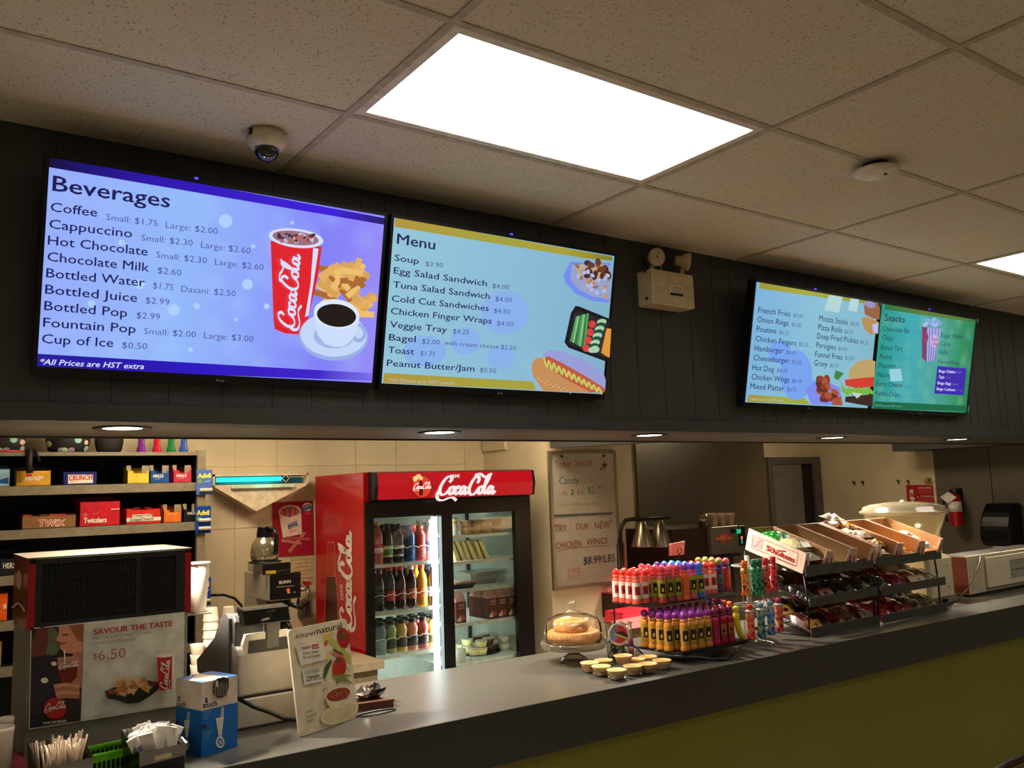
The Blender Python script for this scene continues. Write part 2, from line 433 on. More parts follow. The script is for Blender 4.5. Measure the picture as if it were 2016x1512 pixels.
# kitchen shell
mb = MB(); mb.box(XA, 3.49, 5.25, 5.35, 0, 2.6, beige)
struct('wall_back_left', mb)
seam = mat('wall_seam', (219, 204, 169), .5); seamd = mat('wall_seam_dark', (205, 188, 153), .6)
mb = MB()
for px in (463, 545, 622, 700, 780, 915): 
    x = at(px, 900, Y=5.25).x; mb.box(x-.003, x+.003, 5.244, 5.251, .1, 2.6, seam if px == 622 else seamd)
for z in (1.99, 1.62): mb.box(1.42, 3.4, 5.246, 5.251, z-.003, z+.003, seam)
struct('trim_2', mb)
mb = MB(); mb.box(3.49, 4.085, 4.5, 5.7, 0, 2.6, beige); struct('wall_column', mb)
mb = MB(); mb.box(4.085, 10.5, 5.6, 5.7, 0, 2.6, beige); struct('wall_back_right', mb)
mb = MB(); mb.box(8.0, 8.1, 2.96, 4.36, 0, 2.6, greypaint); mb.box(8.0, 8.1, 4.36, 5.6, 0, 2.6, beige); struct('wall_right', mb)
mb = MB(); yy = at(1957, 1000, X=8).y; mb.box(7.996, 8.001, yy-.003, yy+.003, 0, 2.5, mat('groove_dark', (46, 43, 40), .8)); mb.box(7.985, 8.0, 4.345, 4.37, .9, 2.02, seam); struct('trim_3', mb)
mb = MB(); mb.box(XA, 8.1, FACE+.1, 5.7, 2.6, 2.65, mat('kitchen_ceiling', (196, 182, 156), .8)); struct('ceiling_kitchen', mb)
mb = MB(); mb.box(XA-.1, XA, FACE, 5.7, 0, 2.65, beige); struct('wall_kitchen_left', mb)

# stainless panel behind the fryer
ss = mat('stainless_steel', (150, 144, 134), .32, 1.0, var=.03, scale=3)
mb = MB(); mb.box(5.32, 7.07, 5.570, 5.59, .93, 2.55, ss); single('splash_panel', mb, 'tall stainless steel panel covering the wall behind the fryer', 'wall panel')  # left end pulled in; bare beige wall stands in for the steel's bright reflection
# door
D0, D1 = 7.11, 7.97
mb = MB()
for (a, b, c, d) in ((D0, D0+.07, 0, 1.96), (D1-.12, D1, 0, 1.96), (D0, D1, 1.96, 2.03)): mb.box(a, b, 5.56, 5.62, c, d, trimgrey)
struct('door_1', mb)
mb = MB(); mb.box(D0+.07, D0+.55, 5.575, 5.61, 0, 1.96, mat('door_leaf_grey', (112, 108, 98), .5)); struct('door_2', mb)
mb = MB(); mb.box(D0+.55, D1-.12, 5.59, 5.61, 0, 1.96, mat('door_gap_dark', (24, 18, 14), .9)); struct('door_3', mb)

# kitchen ceiling lights (the kitchen's own, above the soffit line)
for (x, y, k) in ((1.2, 4.2, 1.4), (3.0, 4.0, .95), (6.5, 4.4, .75)):
    t = thing('kitchen_ceiling_light', 'square kitchen ceiling light hidden above the soffit, '+('behind the beverages screen' if x < 2 else 'beside the cooler' if x < 4 else 'near the steel panel'), 'ceiling light', (x, y, 2.6), group='kitchen ceiling lights')
    m = MB(); m.box(x-.3, x+.3, y-.3, y+.3, 2.575, 2.6, white_metal); part('frame', m, t)
    m = MB(); m.box(x-.27, x+.27, y-.27, y+.27, 2.570, 2.575, emi('kitchen_diffuser%.2f' % k, (255, 230, 192), 21*k)); part('diffuser', m, t)

# soffit downlights
for px, w_, lab in ((240, 1.7, 'far left'), (863, .8, 'above the glass-door cooler'), (1275, .8, 'left of the emergency light'), (1635, 2.4, 'above the candy rack'), (1880, .7, 'nearest the right edge')):
    c = at(px, 853, Y=3.03); c.z = SOFF; c.y = 3.02
    t = thing('downlight', 'round recessed downlight under the bulkhead, '+lab, 'downlight', c, group='round downlights under the bulkhead')
    m = MB(); m.lathe(c, [(.060, -.001), (.088, -.006), (.09, -.001)], mat('downlight_trim', (40, 36, 32), .4), 28); part('trim_ring', m, t)
    m = MB(); m.lathe(c, [(.0001, -.004), (.060, -.004)], emi('downlight_glow', (255, 238, 200), 9), 28, smooth=False); part('lamp', m, t, 'bright warm lamp')
    l = bpy.data.lights.new('downlight_bulb', 'SPOT'); l.energy = SPOT_W*w_*6; l.color = (1, .89, .72); l.spot_size = math.radians(125); l.spot_blend = .45; l.shadow_soft_size = .045
    o = bpy.data.objects.new('downlight_bulb', l); COL.objects.link(o); o.location = (c.x, c.y, c.z-.02)

# customer side front: green panel, fascia, counter top
ctop = speckle('counter_laminate', (82, 80, 74), (190, 180, 158), .28, 230, .11)
fasc = speckle('fascia_laminate', (47, 45, 41), (120, 100, 76), .42, 200, .06)
def fy(x): return 2.40-.0275*(x-.955)
CT = 1.08
mb = MB(); xa, xb = -.6, 8.0
def slab(mb, xa, xb, ya, yb, z0, z1, m):
    mb.hexa([(xa, fy(xa)+ya, z0), (xb, fy(xb)+ya, z0), (xb, fy(xb)+yb, z0), (xa, fy(xa)+yb, z0), (xa, fy(xa)+ya, z1), (xb, fy(xb)+ya, z1), (xb, fy(xb)+yb, z1), (xa, fy(xa)+yb, z1)], m)
slab(mb, xa, xb, .004, .71, CT-.04, CT, ctop)
top = tag(thing('counter', 'long grey speckled service counter with dark edge and green front', 'counter', ((xa+xb)/2, 2.7, 0)), 'long grey speckled service counter with dark edge and green front', 'counter')
part('worktop', mb, top)
mb = MB(); slab(mb, xa, xb, 0, .03, .915, CT-.0005, fasc); part('fascia', mb, top, 'dark brown speckled edge band')
mb = MB(); slab(mb, xa, xb, .06, .09, 0, .915, mat('green_panel', (120, 118, 28), .35, var=.03, scale=2)); part('front_panel', mb, top, 'olive green front panel')
mb = MB(); slab(mb, xa, xb, .66, .69, 0, CT-.04, trimgrey); part('rear_panel', mb, top)

# ================================================================== MENU SCREENS
blackp = mat('black_plastic', (14, 14, 15), .3, var=0)
HW = 1.073/2; TILT = .2029
def tvplane(xc, zc, yc=2.757):
    u = Vector((1, 0, 0)); v = Vector((0, -math.sin(TILT), math.cos(TILT)))
    return Vector((xc, yc, zc)), u, v
def make_tv(xc, zc, label, bgmat, paintfn, led):
    c, u, v = tvplane(xc, zc)
    n = u.cross(v)      # towards the viewer (-y)
    hh = HW*9/16; be = .0115
    t = thing('menu_screen', label, 'screen', c+v*(-hh-.02), group='wall mounted menu screens')
    m = MB(); m.obox(c-u*(HW+be)-v*(hh+be+.012)-n*.045, u, v, n, 2*(HW+be), 2*(hh+be)+.012, .042, blackp)
    m.obox(c-u*.33-v*.22-n*.065, u, v, n, .66, .44, .02, blackp)
    part('housing', m, t)
    m = MB()
    a, b, d = HW+be, hh+be, .004
    for (x0, x1, y0, y1) in ((-a, a, hh, b), (-a, a, -b-.012, -hh), (-a, -HW, -hh, hh), (HW, a, -hh, hh)):
        m.obox(c+u*x0+v*y0-n*.003, u, v, n, x1-x0, y1-y0, .006, blackp)
    m.obox(c-u*.02-v*(hh+be+.008)+n*.0032, u, v, n, .006, .006, .0005, mat('badge_grey', (150, 150, 150), .4))
    vs, fs, wd = glyphs('LG', .02)
    o = c-u*.009-v*(hh+be+.009)+n*.0036
    m.add([o+u*(x*.011)+v*(y*.011)+n*(q*.00005) for x, y, q in vs], fs, mat('badge_grey', (150, 150, 150), .4))
    m.obox(c-u*.045-v*(hh+be+.02)-n*.01, u, v, n, .09, .012, .012, blackp)
    part('bezel', m, t)
    m = MB(); m.obox(c+u*led+v*(hh+be+.001)-n*.004, u, v, n, .010, .006, .008, emi('status_led', (60, 50, 255), 3)); m2 = part('status_light', m, t, 'small blue status light')
    pl = Plane(c+n*.0006, u, v)
    m = MB(); m.add([c-u*HW-v*hh, c+u*HW-v*hh, c+u*HW+v*hh, c-u*HW+v*hh], [(0, 1, 2, 3)], bgmat)
    paintfn(m, pl)
    part('display', m, t)
    m = MB(); m.box(c.x-.12, c.x+.12, 2.80, FACE, c.z-.12, c.z+.12, blackp); part('wall_mount', m, t)
    return t
navy = emi('ink_navy', (24, 22, 84)); slate = emi('ink_slate', (62, 66, 140)); wht = emi('ink_white', (226, 232, 255))
indigo = emi('band_indigo', (48, 14, 196)); indigod = emi('band_indigo_dark', (24, 8, 110))
def fries(P, cx, cy, n, L, wd, cols, seed, spread=1.0):
    random.seed(seed)
    for i in range(n):
        a = random.uniform(-1.3, 1.0); x = cx+random.uniform(-1, 1)*L*spread; y = cy+random.uniform(-1, 1)*L*.8*spread
        dx, dy = math.cos(a)*L*.5, math.sin(a)*L*.5
        P.line([(x-dx, y-dy), (x, y+random.uniform(-4, 4)), (x+dx, y+dy)], wd, cols[i % len(cols)])
def tv1(m, pl):
    P = Paint(m, pl, 60, 310, 2.8)
    P.poly([(100, -14), (1957, 336), (1957, 372), (98, 53)], emi_ramp('band_fade', [(0, (10, 6, 50)), (.25, (40, 10, 170)), (.8, (56, 12, 220)), (1, (20, 6, 80))]))
    P.poly([(34, 1082), (1892, 1190), (1891, 1231), (33, 1165)], emi_ramp('band_fade_low', [(0, (34, 20, 150)), (.4, (40, 12, 190)), (.8, (60, 30, 200)), (1, (120, 110, 235))]))
    glow = emi('bokeh_pale', (172, 206, 255))
    for (x, y, r) in ((860, 200, 0), (1075, 350, 38), (1195, 700, 30), (790, 840, 32), (915, 820, 18), (335, 805, 20), (600, 700, 28), (1300, 820, 16), (500, 470, 18), (880, 1060, 14), (1830, 600, 14), (1440, 360, 10), (1226, 490, 12), (1130, 895, 10)):
        if r: P.ell(x, y, r, r, glow, n=14)
    P.ell(860, 300, 150, 110, emi('bokeh_blue', (147, 184, 251)), n=30)
    P.text('Beverages', (118, 183), (765, 278), 83, navy, .012)
    for t, a, b, h in (('Coffee', (108, 297), (365, 328), 50), ('Cappuccino', (100, 390), (557, 443), 50), ('Hot Chocolate', (93, 480), (642, 542), 50), ('Chocolate Milk', (90, 570), (650, 630), 50), ('Bottled Water', (84, 660), (627, 712), 50), ('Bottled Juice', (78, 750), (585, 797), 50), ('Bottled Pop', (73, 840), (530, 880), 50), ('Fountain Pop', (67, 932), (577, 968), 50), ('Cup of Ice', (60, 1022), (453, 1045), 50)):
        P.text(t, a, b, h, navy, .006, lift=(t == 'Coffee'))
    for t, a, b in (('Small: $1.75', (415, 345), (697, 380)), ('Large: $2.00', (742, 388), (1028, 424)), ('Small: $2.30', (608, 458), (890, 488)), ('Large: $2.60', (936, 497), (1208, 532)), ('Small: $2.30', (690, 553), (968, 585)), ('Large: $2.60', (1013, 592), (1280, 622)), ('$2.60', (698, 638), (828, 652)), ('$1.75', (673, 722), (783, 732)), ('Dasani: $2.50', (828, 740), (1127, 766)), ('$2.99', (632, 803), (762, 814)), ('$2.99', (582, 886), (710, 894)), ('Small: $2.00', (623, 972), (908, 992)), ('Large: $3.00', (953, 996), (1224, 1016)), ('$0.50', (502, 1050), (640, 1057))):
        P.text(t, a, b, 34, slate, -.008)
    P.text('*All Prices are HST extra', (50, 1140), (622, 1166), 31, wht, .01, .25)
    fries(P, 1700, 690, 30, 120, 32, [emi('fry_a', (214, 160, 84)), emi('fry_b', (236, 190, 110)), emi('fry_c', (170, 104, 44)), emi('fry_d', (226, 174, 92))], 5, .8)
    fries(P, 1800, 830, 12, 95, 34, [emi('fry_a', 0), emi('fry_b', 0), emi('fry_d', 0)], 8, .6)
    red = emi('cup_red', (222, 26, 40))
    P.poly([(1312, 462), (1592, 492), (1574, 640), (1516, 895), (1470, 975), (1390, 968), (1336, 945), (1328, 900)], red)
    P.poly([(1545, 500), (1575, 505), (1520, 870), (1500, 880), (1530, 700)], emi('cup_rim', (214, 222, 250)))
    P.ell(1451, 447, 151, 52, emi('cup_rim', 0), .12); P.ell(1448, 446, 128, 38, emi('cola_ice', (150, 110, 130)), .12)
    random.seed(2)
    for i in range(34):
        P.ell(1448+random.uniform(-100, 100), 446+random.uniform(-24, 24), random.uniform(6, 16), random.uniform(5, 10), emi(['ice_a', 'ice_b', 'ice_c', 'ice_d'][i % 4], [(200, 190, 214), (96, 40, 44), (190, 96, 66), (60, 34, 60)][i % 4]), n=6)
    P.script((1432, 950), (1468, 540), (-96, -8), emi('cup_rim', 0), .085)
    P.ell(1648, 985, 190, 132, emi('saucer_a', (150, 174, 226)), .05); P.ell(1648, 975, 182, 120, emi('saucer_b', (196, 214, 248)), .05); P.ell(1648, 985, 110, 66, emi('saucer_c', (160, 182, 232)), .05)
    P.ell(1785, 965, 42, 52, emi('saucer_a', 0)); P.ell(1785, 965, 24, 32, emi('saucer_b', 0))
    P.poly([(1537, 865), (1560, 975), (1600, 1025), (1650, 1042), (1705, 1040), (1752, 1000), (1782, 930), (1790, 880)], emi('mug_white', (204, 220, 252)))
    P.ell(1663, 862, 125, 80, emi('mug_white2', (222, 232, 255)), .15); P.ell(1663, 870, 108, 62, emi('coffee_black', (22, 12, 12)), .12)
def rows(P, L, m, h, b):
    for t, a, c in L: P.text(t, a, c, h, m, b)
def tv2(m, pl):
    P = Paint(m, pl, 740, 420, 3.98)
    band = emi_ramp('band_yellow', [(0, (176, 148, 56)), (.45, (164, 160, 60)), (.75, (170, 158, 52)), (1, (130, 120, 40))])
    P.poly([(153, 32), (1851, 340), (1849, 370), (1640, 352), (148, 105)], band)
    P.poly([(63, 1250), (1230, 1318), (1250, 1385), (55, 1328)], band)
    for (x, y, rx, ry) in ((980, 1130, 110, 90), (1010, 780, 190, 170), (700, 1000, 120, 110), (380, 1080, 170, 120)): P.ell(x, y, rx, ry, emi('bokeh_peri', (136, 176, 234)), n=26)
    P.text('Menu', (160, 237), (460, 285), 80, navy, .012, lift=True)
    rows(P, [('Soup', (143, 370), (333, 398)), ('Egg Salad Sandwich', (136, 470), (865, 572)), ('Tuna Salad Sandwich', (130, 580), (888, 672)), ('Cold Cut Sandwiches', (120, 690), (880, 766)), ('Chicken Finger Wraps', (112, 788), (903, 866)), ('Veggie Tray', (106, 893), (552, 935)), ('Bagel', (98, 994), (308, 1010)), ('Toast', (92, 1093), (296, 1107)), ('Peanut Butter/Jam', (82, 1195), (768, 1240))], navy, 50, .006)
    rows(P, [('$3.90', (385, 412), (522, 425)), ('$4.00', (910, 585), (1038, 597)), ('$4.00', (933, 687), (1060, 698)), ('$4.50', (922, 780), (1047, 790)), ('$4.00', (946, 878), (1073, 886)), ('$4.25', (600, 940), (726, 949)), ('$2.00', (358, 1020), (496, 1027)), ('with cream cheese $2.50', (532, 1030), (1092, 1072)), ('$1.75', (345, 1113), (460, 1120)), ('$0.50', (812, 1244), (938, 1250))], slate, 36, -.006)
    P.text('*All Prices are HST extra', (95, 1318), (605, 1342), 28, emi('ink_pale', (178, 186, 200)), 0, .25)
    # poutine
    P.poly([(1520, 380), (1835, 390), (1824, 702), (1700, 690), (1560, 630), (1480, 540), (1468, 480)], emi('plate_blue', (112, 140, 236)))
    P.poly([(1530, 400), (1838, 410), (1826, 670), (1700, 655), (1590, 600), (1520, 520)], emi('plate_shade', (150, 160, 200)))
    fr = [emi('fry2_a', (196, 150, 88)), emi('fry2_b', (160, 104, 56)), emi('fry2_c', (206, 172, 116))]
    random.seed(11)
    for i in range(46):
        x = random.uniform(1530, 1790); y = random.uniform(385, 640); a = random.uniform(-1, 1.4)
        if x < 1540 + (y-380)*.3 or y > 480+(x-1520)*.75: continue
        P.line([(x, y), (x+35*math.cos(a), y+35*math.sin(a))], 20, fr[i % 3])
    for i in range(16): P.ell(random.uniform(1640, 1800), random.uniform(350, 500), random.uniform(22, 40), 22, emi(['gravy', 'gravy2'][i % 2], [(70, 36, 26), (104, 56, 38)][i % 2]), random.uniform(0, 3), n=10)
    for i in range(12): P.ell(random.uniform(1560, 1800), random.uniform(430, 640), 20, 15, emi('curd', (178, 186, 226)), random.uniform(0, 3), n=8)
    # veggie tray
    P.poly([(1535, 725), (1560, 728), (1812, 830), (1783, 1162), (1480, 1050), (1450, 1010), (1500, 780)], emi('tray_black', (16, 16, 22)))
    P.poly([(1550, 760), (1800, 848), (1776, 1130), (1492, 1030), (1478, 990), (1520, 790)], emi('tray_inner', (34, 36, 44)))
    gr = [emi('celery', (84, 160, 96)), emi('celery2', (136, 196, 128)), emi('celery3', (50, 120, 70))]
    for i in range(7): P.line([(1545+i*14, 810-i*4), (1500+i*17, 1000+i*9)], 15, gr[i % 3])
    for i in range(4): P.ell(1662-i*16, 868+i*62, 28, 30, emi('tomato', (214, 62, 62)), n=14)
    for i in range(9): P.ell(1735-i*9, 850+i*27, 38, 24, emi(['cuke', 'cuke_rind'][i % 2], [(168, 206, 170), (30, 80, 60)][i % 2]), -.2, n=16)
    P.ell(1680, 1062, 34, 28, emi('cuke', 0), n=16)
    for i in range(5): P.line([(1776+i*5, 905), (1735+i*12, 1090+i*8)], 16, emi('carrot', (224, 152, 60)))
    # hot dog
    bun = emi('bun', (196, 140, 86)); 
    P.poly([(1180, 1180), (1215, 1130), (1300, 1125), (1450, 1180), (1600, 1290), (1750, 1395), (1640, 1402), (1270, 1385), (1190, 1260)], bun)
    P.poly([(1260, 1110), (1320, 1068), (1420, 1080), (1600, 1150), (1740, 1240), (1760, 1300), (1756, 1380), (1560, 1250), (1380, 1160)], emi('bun_pale', (150, 156, 214)))
    P.poly([(1262, 1140), (1310, 1115), (1440, 1180), (1600, 1270), (1750, 1365), (1752, 1398), (1640, 1395), (1440, 1290), (1290, 1180)], emi('sausage', (190, 86, 66)))
    q = []
    for i in range(12): q += [(1275+i*39, 1130+i*21), (1300+i*39, 1200+i*19)]
    P.line(q, 15, emi('mustard', (196, 200, 96)))
    for i in range(12): P.ell(1235+i*22, 1290+i*8+(i % 3)*12, 5, 4, emi('sesame', (226, 214, 190)), n=6)
def tv3(m, pl):
    P = Paint(m, pl, 1460, 540, 4.032)
    band = emi_ramp('band_yellow2', [(0, (160, 144, 52)), (.35, (166, 172, 60)), (.8, (150, 150, 52)), (1, (120, 116, 60))])
    P.poly([(143, 60), (1103, 220), (1101, 250), (138, 112)], band)
    P.poly([(52, 955), (500, 985), (545, 1032), (46, 1012)], band)
    P.poly([(330, 990), (500, 985), (540, 1030), (325, 1022)], emi('band_lime', (156, 172, 50)))
    for (x, y, rx, ry) in ((430, 800, 130, 200), (300, 620, 90, 90), (560, 900, 90, 60)): P.ell(x, y, rx, ry, emi('bokeh_peri2', (118, 162, 236)), n=26)
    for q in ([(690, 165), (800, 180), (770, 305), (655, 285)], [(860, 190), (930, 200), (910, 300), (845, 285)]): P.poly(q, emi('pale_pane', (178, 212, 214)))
    rows(P, [('French Fries', (127, 303), (380, 336)), ('Onion Rings', (120, 378), (366, 409)), ('Poutine', (113, 454), (270, 471)), ('Chicken Fingers', (106, 530), (427, 567)), ('Hamburger', (98, 606), (327, 628)), ('Cheeseburger', (90, 682), (372, 706)), ('Hot Dog', (80, 759), (252, 776)), ('Chicken Wings', (74, 833), (373, 858)), ('Mixed Platter', (64, 908), (332, 926))], navy, 44, .0)
    rows(P, [('$4.00', (406, 340), (483, 350)), ('$3.00', (393, 412), (468, 422)), ('$6.25', (294, 475), (369, 484)), ('$5.25', (451, 568), (523, 577)), ('$4.50', (352, 632), (427, 640)), ('$5.00', (397, 710), (471, 718)), ('$4.00', (277, 776), (357, 782)), ('$8.99', (397, 860), (470, 865)), ('$6.75', (357, 927), (429, 932))], slate, 30, -.008)
    rows(P, [('Mozza Sticks', (610, 368), (838, 402)), ('Pizza Rolls', (602, 438), (793, 465)), ('Deep Fried Pickles', (594, 509), (920, 550)), ('Perogies', (587, 581), (742, 600)), ('Funnel Fries', (578, 654), (795, 678)), ('Gravy', (570, 724), (677, 735))], navy, 44, 0)
    rows(P, [('$4.50', (860, 405), (926, 413)), ('$4.25', (813, 470), (879, 476)), ('$4.25', (938, 554), (1001, 560)), ('$4.00', (763, 604), (833, 610)), ('$3.00', (817, 678), (884, 683)), ('$0.75', (698, 738), (763, 742))], slate, 30, -.008)
    P.text('*All Prices are HST extra', (60, 1000), (330, 1010), 22, emi('ink_pale', 0), 0, .25)
    # mozza sticks
    P.poly([(965, 250), (1000, 215), (1050, 220), (1095, 262), (1090, 360), (1040, 350), (975, 320)], emi('stick_a', (150, 96, 64)))
    P.ell(1015, 240, 44, 26, emi('stick_dip', (150, 140, 190)), .3)
    P.poly([(945, 350), (985, 335), (1085, 380), (1078, 470), (1020, 480), (965, 430)], emi('stick_b', (182, 140, 84)))
    P.poly([(1030, 400), (1080, 385), (1075, 470), (1040, 465)], emi('stick_cheese', (180, 190, 240)))
    # wings and burger
    P.poly([(500, 915), (560, 860), (640, 840), (780, 900), (780, 1040), (545, 1030)], emi('plate_blue2', (124, 140, 236)))
    random.seed(4)
    for i in range(26): P.ell(random.uniform(600, 735), random.uniform(820, 1000)-(0), random.uniform(22, 42), random.uniform(16, 30), emi(['wing_a', 'wing_b', 'wing_c'][i % 3], [(136, 58, 40), (104, 42, 34), (170, 82, 54)][i % 3]), random.uniform(0, 3), n=9)
    P.poly([(705, 990), (770, 960), (785, 1040), (700, 1035)], emi('wing_c', 0))
    P.poly([(725, 760), (795, 785), (745, 840), (715, 820)], emi('veg_green', (60, 130, 66)))
    P.poly([(830, 830), (835, 760), (900, 690), (1000, 675), (1043, 690), (1036, 830)], emi('bun2', (188, 160, 104)))
    P.poly([(800, 835), (1034, 812), (1030, 890), (900, 905), (805, 880)], emi('tomato2', (206, 60, 46)))
    lt = [(770, 850)]+[(790+i*20, 890+(i % 2)*22) for i in range(12)]+[(1028, 935)]+[(1020-i*20, 965-(i % 2)*24) for i in range(12)]+[(775, 930)]
    P.poly(lt, emi('lettuce', (122, 180, 62)))
    P.poly([(805, 970), (1024, 950), (1020, 1050), (800, 1010)], emi('patty', (56, 36, 30)))
    P.poly([(850, 935), (940, 945), (895, 985)], emi('cheese_w', (190, 206, 200)))
def tv4(m, pl):
    P = Paint(m, pl, 1460, 540, 4.032)
    gr = emi_ramp('band_green', [(0, (10, 110, 66)), (.4, (92, 122, 48)), (.8, (84, 124, 56)), (1, (20, 96, 60))])
    P.poly([(1137, 236), (1878, 352), (1876, 386), (1134, 278)], gr)
    P.poly([(1050, 1008), (1808, 1045), (1806, 1090), (1046, 1066)], emi('band_green2', (4, 104, 66)))
    P.text('Snacks', (1133, 370), (1293, 383), 54, navy, .006, lift=True)
    rows(P, [('Chocolate Bar', (1121, 448), (1338, 468)), ('Chips', (1113, 517), (1198, 528)), ('Butter Tart', (1105, 597), (1274, 611)), ('Pastry', (1096, 668), (1192, 676)), ('Popcorn', (1087, 740), (1218, 746)), ('Nacho', (1077, 812), (1180, 822)), ('Extra Cheese', (1070, 886), (1272, 898)), ('Kettle Chips', (1060, 960), (1250, 973))], navy, 38, -.002)
    rows(P, [('Sugar Waffle', (1580, 500), (1757, 516)), ('Candy', (1575, 566), (1660, 573)), ('Halls', (1566, 634), (1633, 640)), ('Funnel Fries', (1558, 706), (1724, 722))], navy, 34, -.006)
    dim = emi('ink_teal', (60, 150, 150))
    rows(P, [('$2.00', (1360, 472), (1415, 477)), ('$1.50', (1215, 530), (1262, 533)), ('$1.99', (1292, 611), (1344, 615)), ('$2.25', (1212, 678), (1270, 682)), ('$3.00 with butter $4.00', (1236, 750), (1490, 768)), ('with cheese $4.75', (1275, 828), (1385, 834)), ('$2.00', (1292, 900), (1350, 903)), ('with cheese $4.75', (1258, 974), (1440, 978)), ('$2.75', (1775, 518), (1825, 522)), ('$2.25', (1675, 575), (1728, 578)), ('$2.25', (1648, 641), (1700, 645)), ('$3.00', (1738, 722), (1785, 726))], dim, 24, -.006)
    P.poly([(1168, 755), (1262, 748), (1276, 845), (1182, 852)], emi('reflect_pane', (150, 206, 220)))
    P.poly([(1552, 728), (1783, 748), (1760, 960), (1527, 946)], emi('violet_box', (56, 34, 170)))
    rows(P, [('Bingo Dabber', (1562, 778), (1697, 786)), ('Tape', (1560, 824), (1606, 827)), ('Bingo Bags', (1551, 873), (1660, 879)), ('Bingo Cushions', (1545, 919), (1692, 928))], wht, 22, .012)
    rows(P, [('$2.75', (1707, 784), (1740, 786)), ('$1.50', (1617, 828), (1653, 830)), ('$5.00', (1672, 880), (1713, 882)), ('$10.00', (1700, 928), (1747, 931))], emi('ink_lilac', (150, 140, 230)), 15, 0)
    P.text('*All Prices are HST extra', (1050, 1048), (1268, 1057), 18, emi('ink_teal2', (110, 170, 190)), 0, .25)
    # popcorn box
    P.poly([(1430, 405), (1470, 420), (1465, 695), (1428, 665)], emi('pop_red', (120, 60, 104)))
    P.poly([(1470, 420), (1580, 430), (1530, 685), (1465, 695)], emi('pop_lilac', (166, 168, 226)))
    for i in range(4): P.line([(1490+i*24, 425), (1480+i*16, 688)], 5, emi('pop_stripe', (104, 84, 170)), lift=(i == 0))
    for i in range(14): P.ell(1450+(i*37) % 122, 405-(i*23) % 55+(5 if i % 2 else 0), 18, 16, emi(['corn_a', 'corn_b'][i % 2], [(160, 190, 230), (130, 160, 206)][i % 2]), n=8)
    P.ell(1522, 530, 26, 50, emi('pop_lilac2', (190, 180, 230)), .15)
    P.text('POP', (1500, 530), (1545, 533), 22, emi('pop_txt', (190, 40, 80)), .03); P.text('CORN', (1500, 562), (1545, 566), 22, emi('pop_txt', 0), .03)
    P.ell(1453, 505, 18, 40, emi('pop_txt2', (150, 66, 96)), .1); P.text('POP', (1440, 505), (1466, 508), 18, emi('pop_red2', (80, 40, 80)), .02)
ZT = 1.78+.704
make_tv(.859, ZT, 'large menu screen listing Beverages, leftmost of the four screens', emi_ramp('screen_violet', [(0, (150, 172, 252)), (.35, (146, 184, 250)), (.6, (140, 160, 250)), (.8, (128, 128, 246)), (1, (150, 138, 248))], blobs=.25, blobcol=(176, 206, 255)), tv1, -.13)
make_tv(1.970, ZT, 'menu screen headed Menu with soup and sandwiches, beside the beverages screen', emi_ramp('screen_aqua', [(0, (146, 196, 216)), (.5, (138, 186, 214)), (1, (128, 176, 200))]), tv2, -.02)
make_tv(3.990, 1.78+.699, 'menu screen listing French Fries and burgers, third screen from the left', emi_ramp('screen_aqua2', [(0, (124, 178, 220)), (.5, (136, 192, 214)), (1, (128, 180, 200))]), tv3, -.06)
make_tv(5.095, 1.78+.699, 'green menu screen headed Snacks, rightmost of the four screens', emi_ramp('screen_green', [(0, (24, 150, 130)), (.3, (60, 168, 180)), (.6, (70, 160, 150)), (.85, (40, 140, 90)), (1, (36, 120, 84))], blobs=.4, blobcol=(120, 190, 150)), tv4, -.03)

# ================================================================== ON THE CEILING AND BULKHEAD
camw = mat('camera_white', (206, 194, 172), .35)
c = at(525, 292, z=CEIL-.05); c = Vector((c.x, c.y, CEIL))
t = thing('security_camera', 'white dome security camera on the ceiling above the beverages screen', 'security camera', c)
m = MB(); m.lathe(c, [(.062, -.001), (.064, -.022), (.062, -.035), (.048, -.052), (.040, -.054)], camw, 32); part('body', m, t)
m = MB(); m.lathe(c+Vector((0, 0, -.052)), [(.039, 0), (.036, -.016), (.027, -.030), (.014, -.038), (.0001, -.040)], mat('dome_black', (8, 9, 12), .06, coat=1), 28); part('lens_dome', m, t, 'glossy black lens dome')
m = MB(); m.box(c.x-.064, c.x-.052, c.y-.03, c.y-.016, CEIL-.026, CEIL-.006, blackp); part('cable_slot', m, t)

c = at(1725, 338, z=CEIL-.03); c.z = CEIL
t = thing('smoke_detector', 'white round smoke detector on the ceiling right of the large light panel', 'smoke detector', c)
m = MB(); m.lathe(c, [(.045, 0), (.045, -.022)], mat('detector_gap', (30, 26, 24), .7), 28); part('base', m, t, 'dark recessed base')
m = MB(); m.lathe(c, [(.075, -.022), (.084, -.028), (.080, -.036), (.055, -.047), (.02, -.051), (.0001, -.051)], mat('detector_white', (218, 208, 190), .35), 36); part('cover', m, t)
m = MB(); m.lathe(c+Vector((.0, -.035, -.05)), [(.006, .002), (.006, -.003)], mat('detector_gap', 0), 10); part('test_button', m, t)

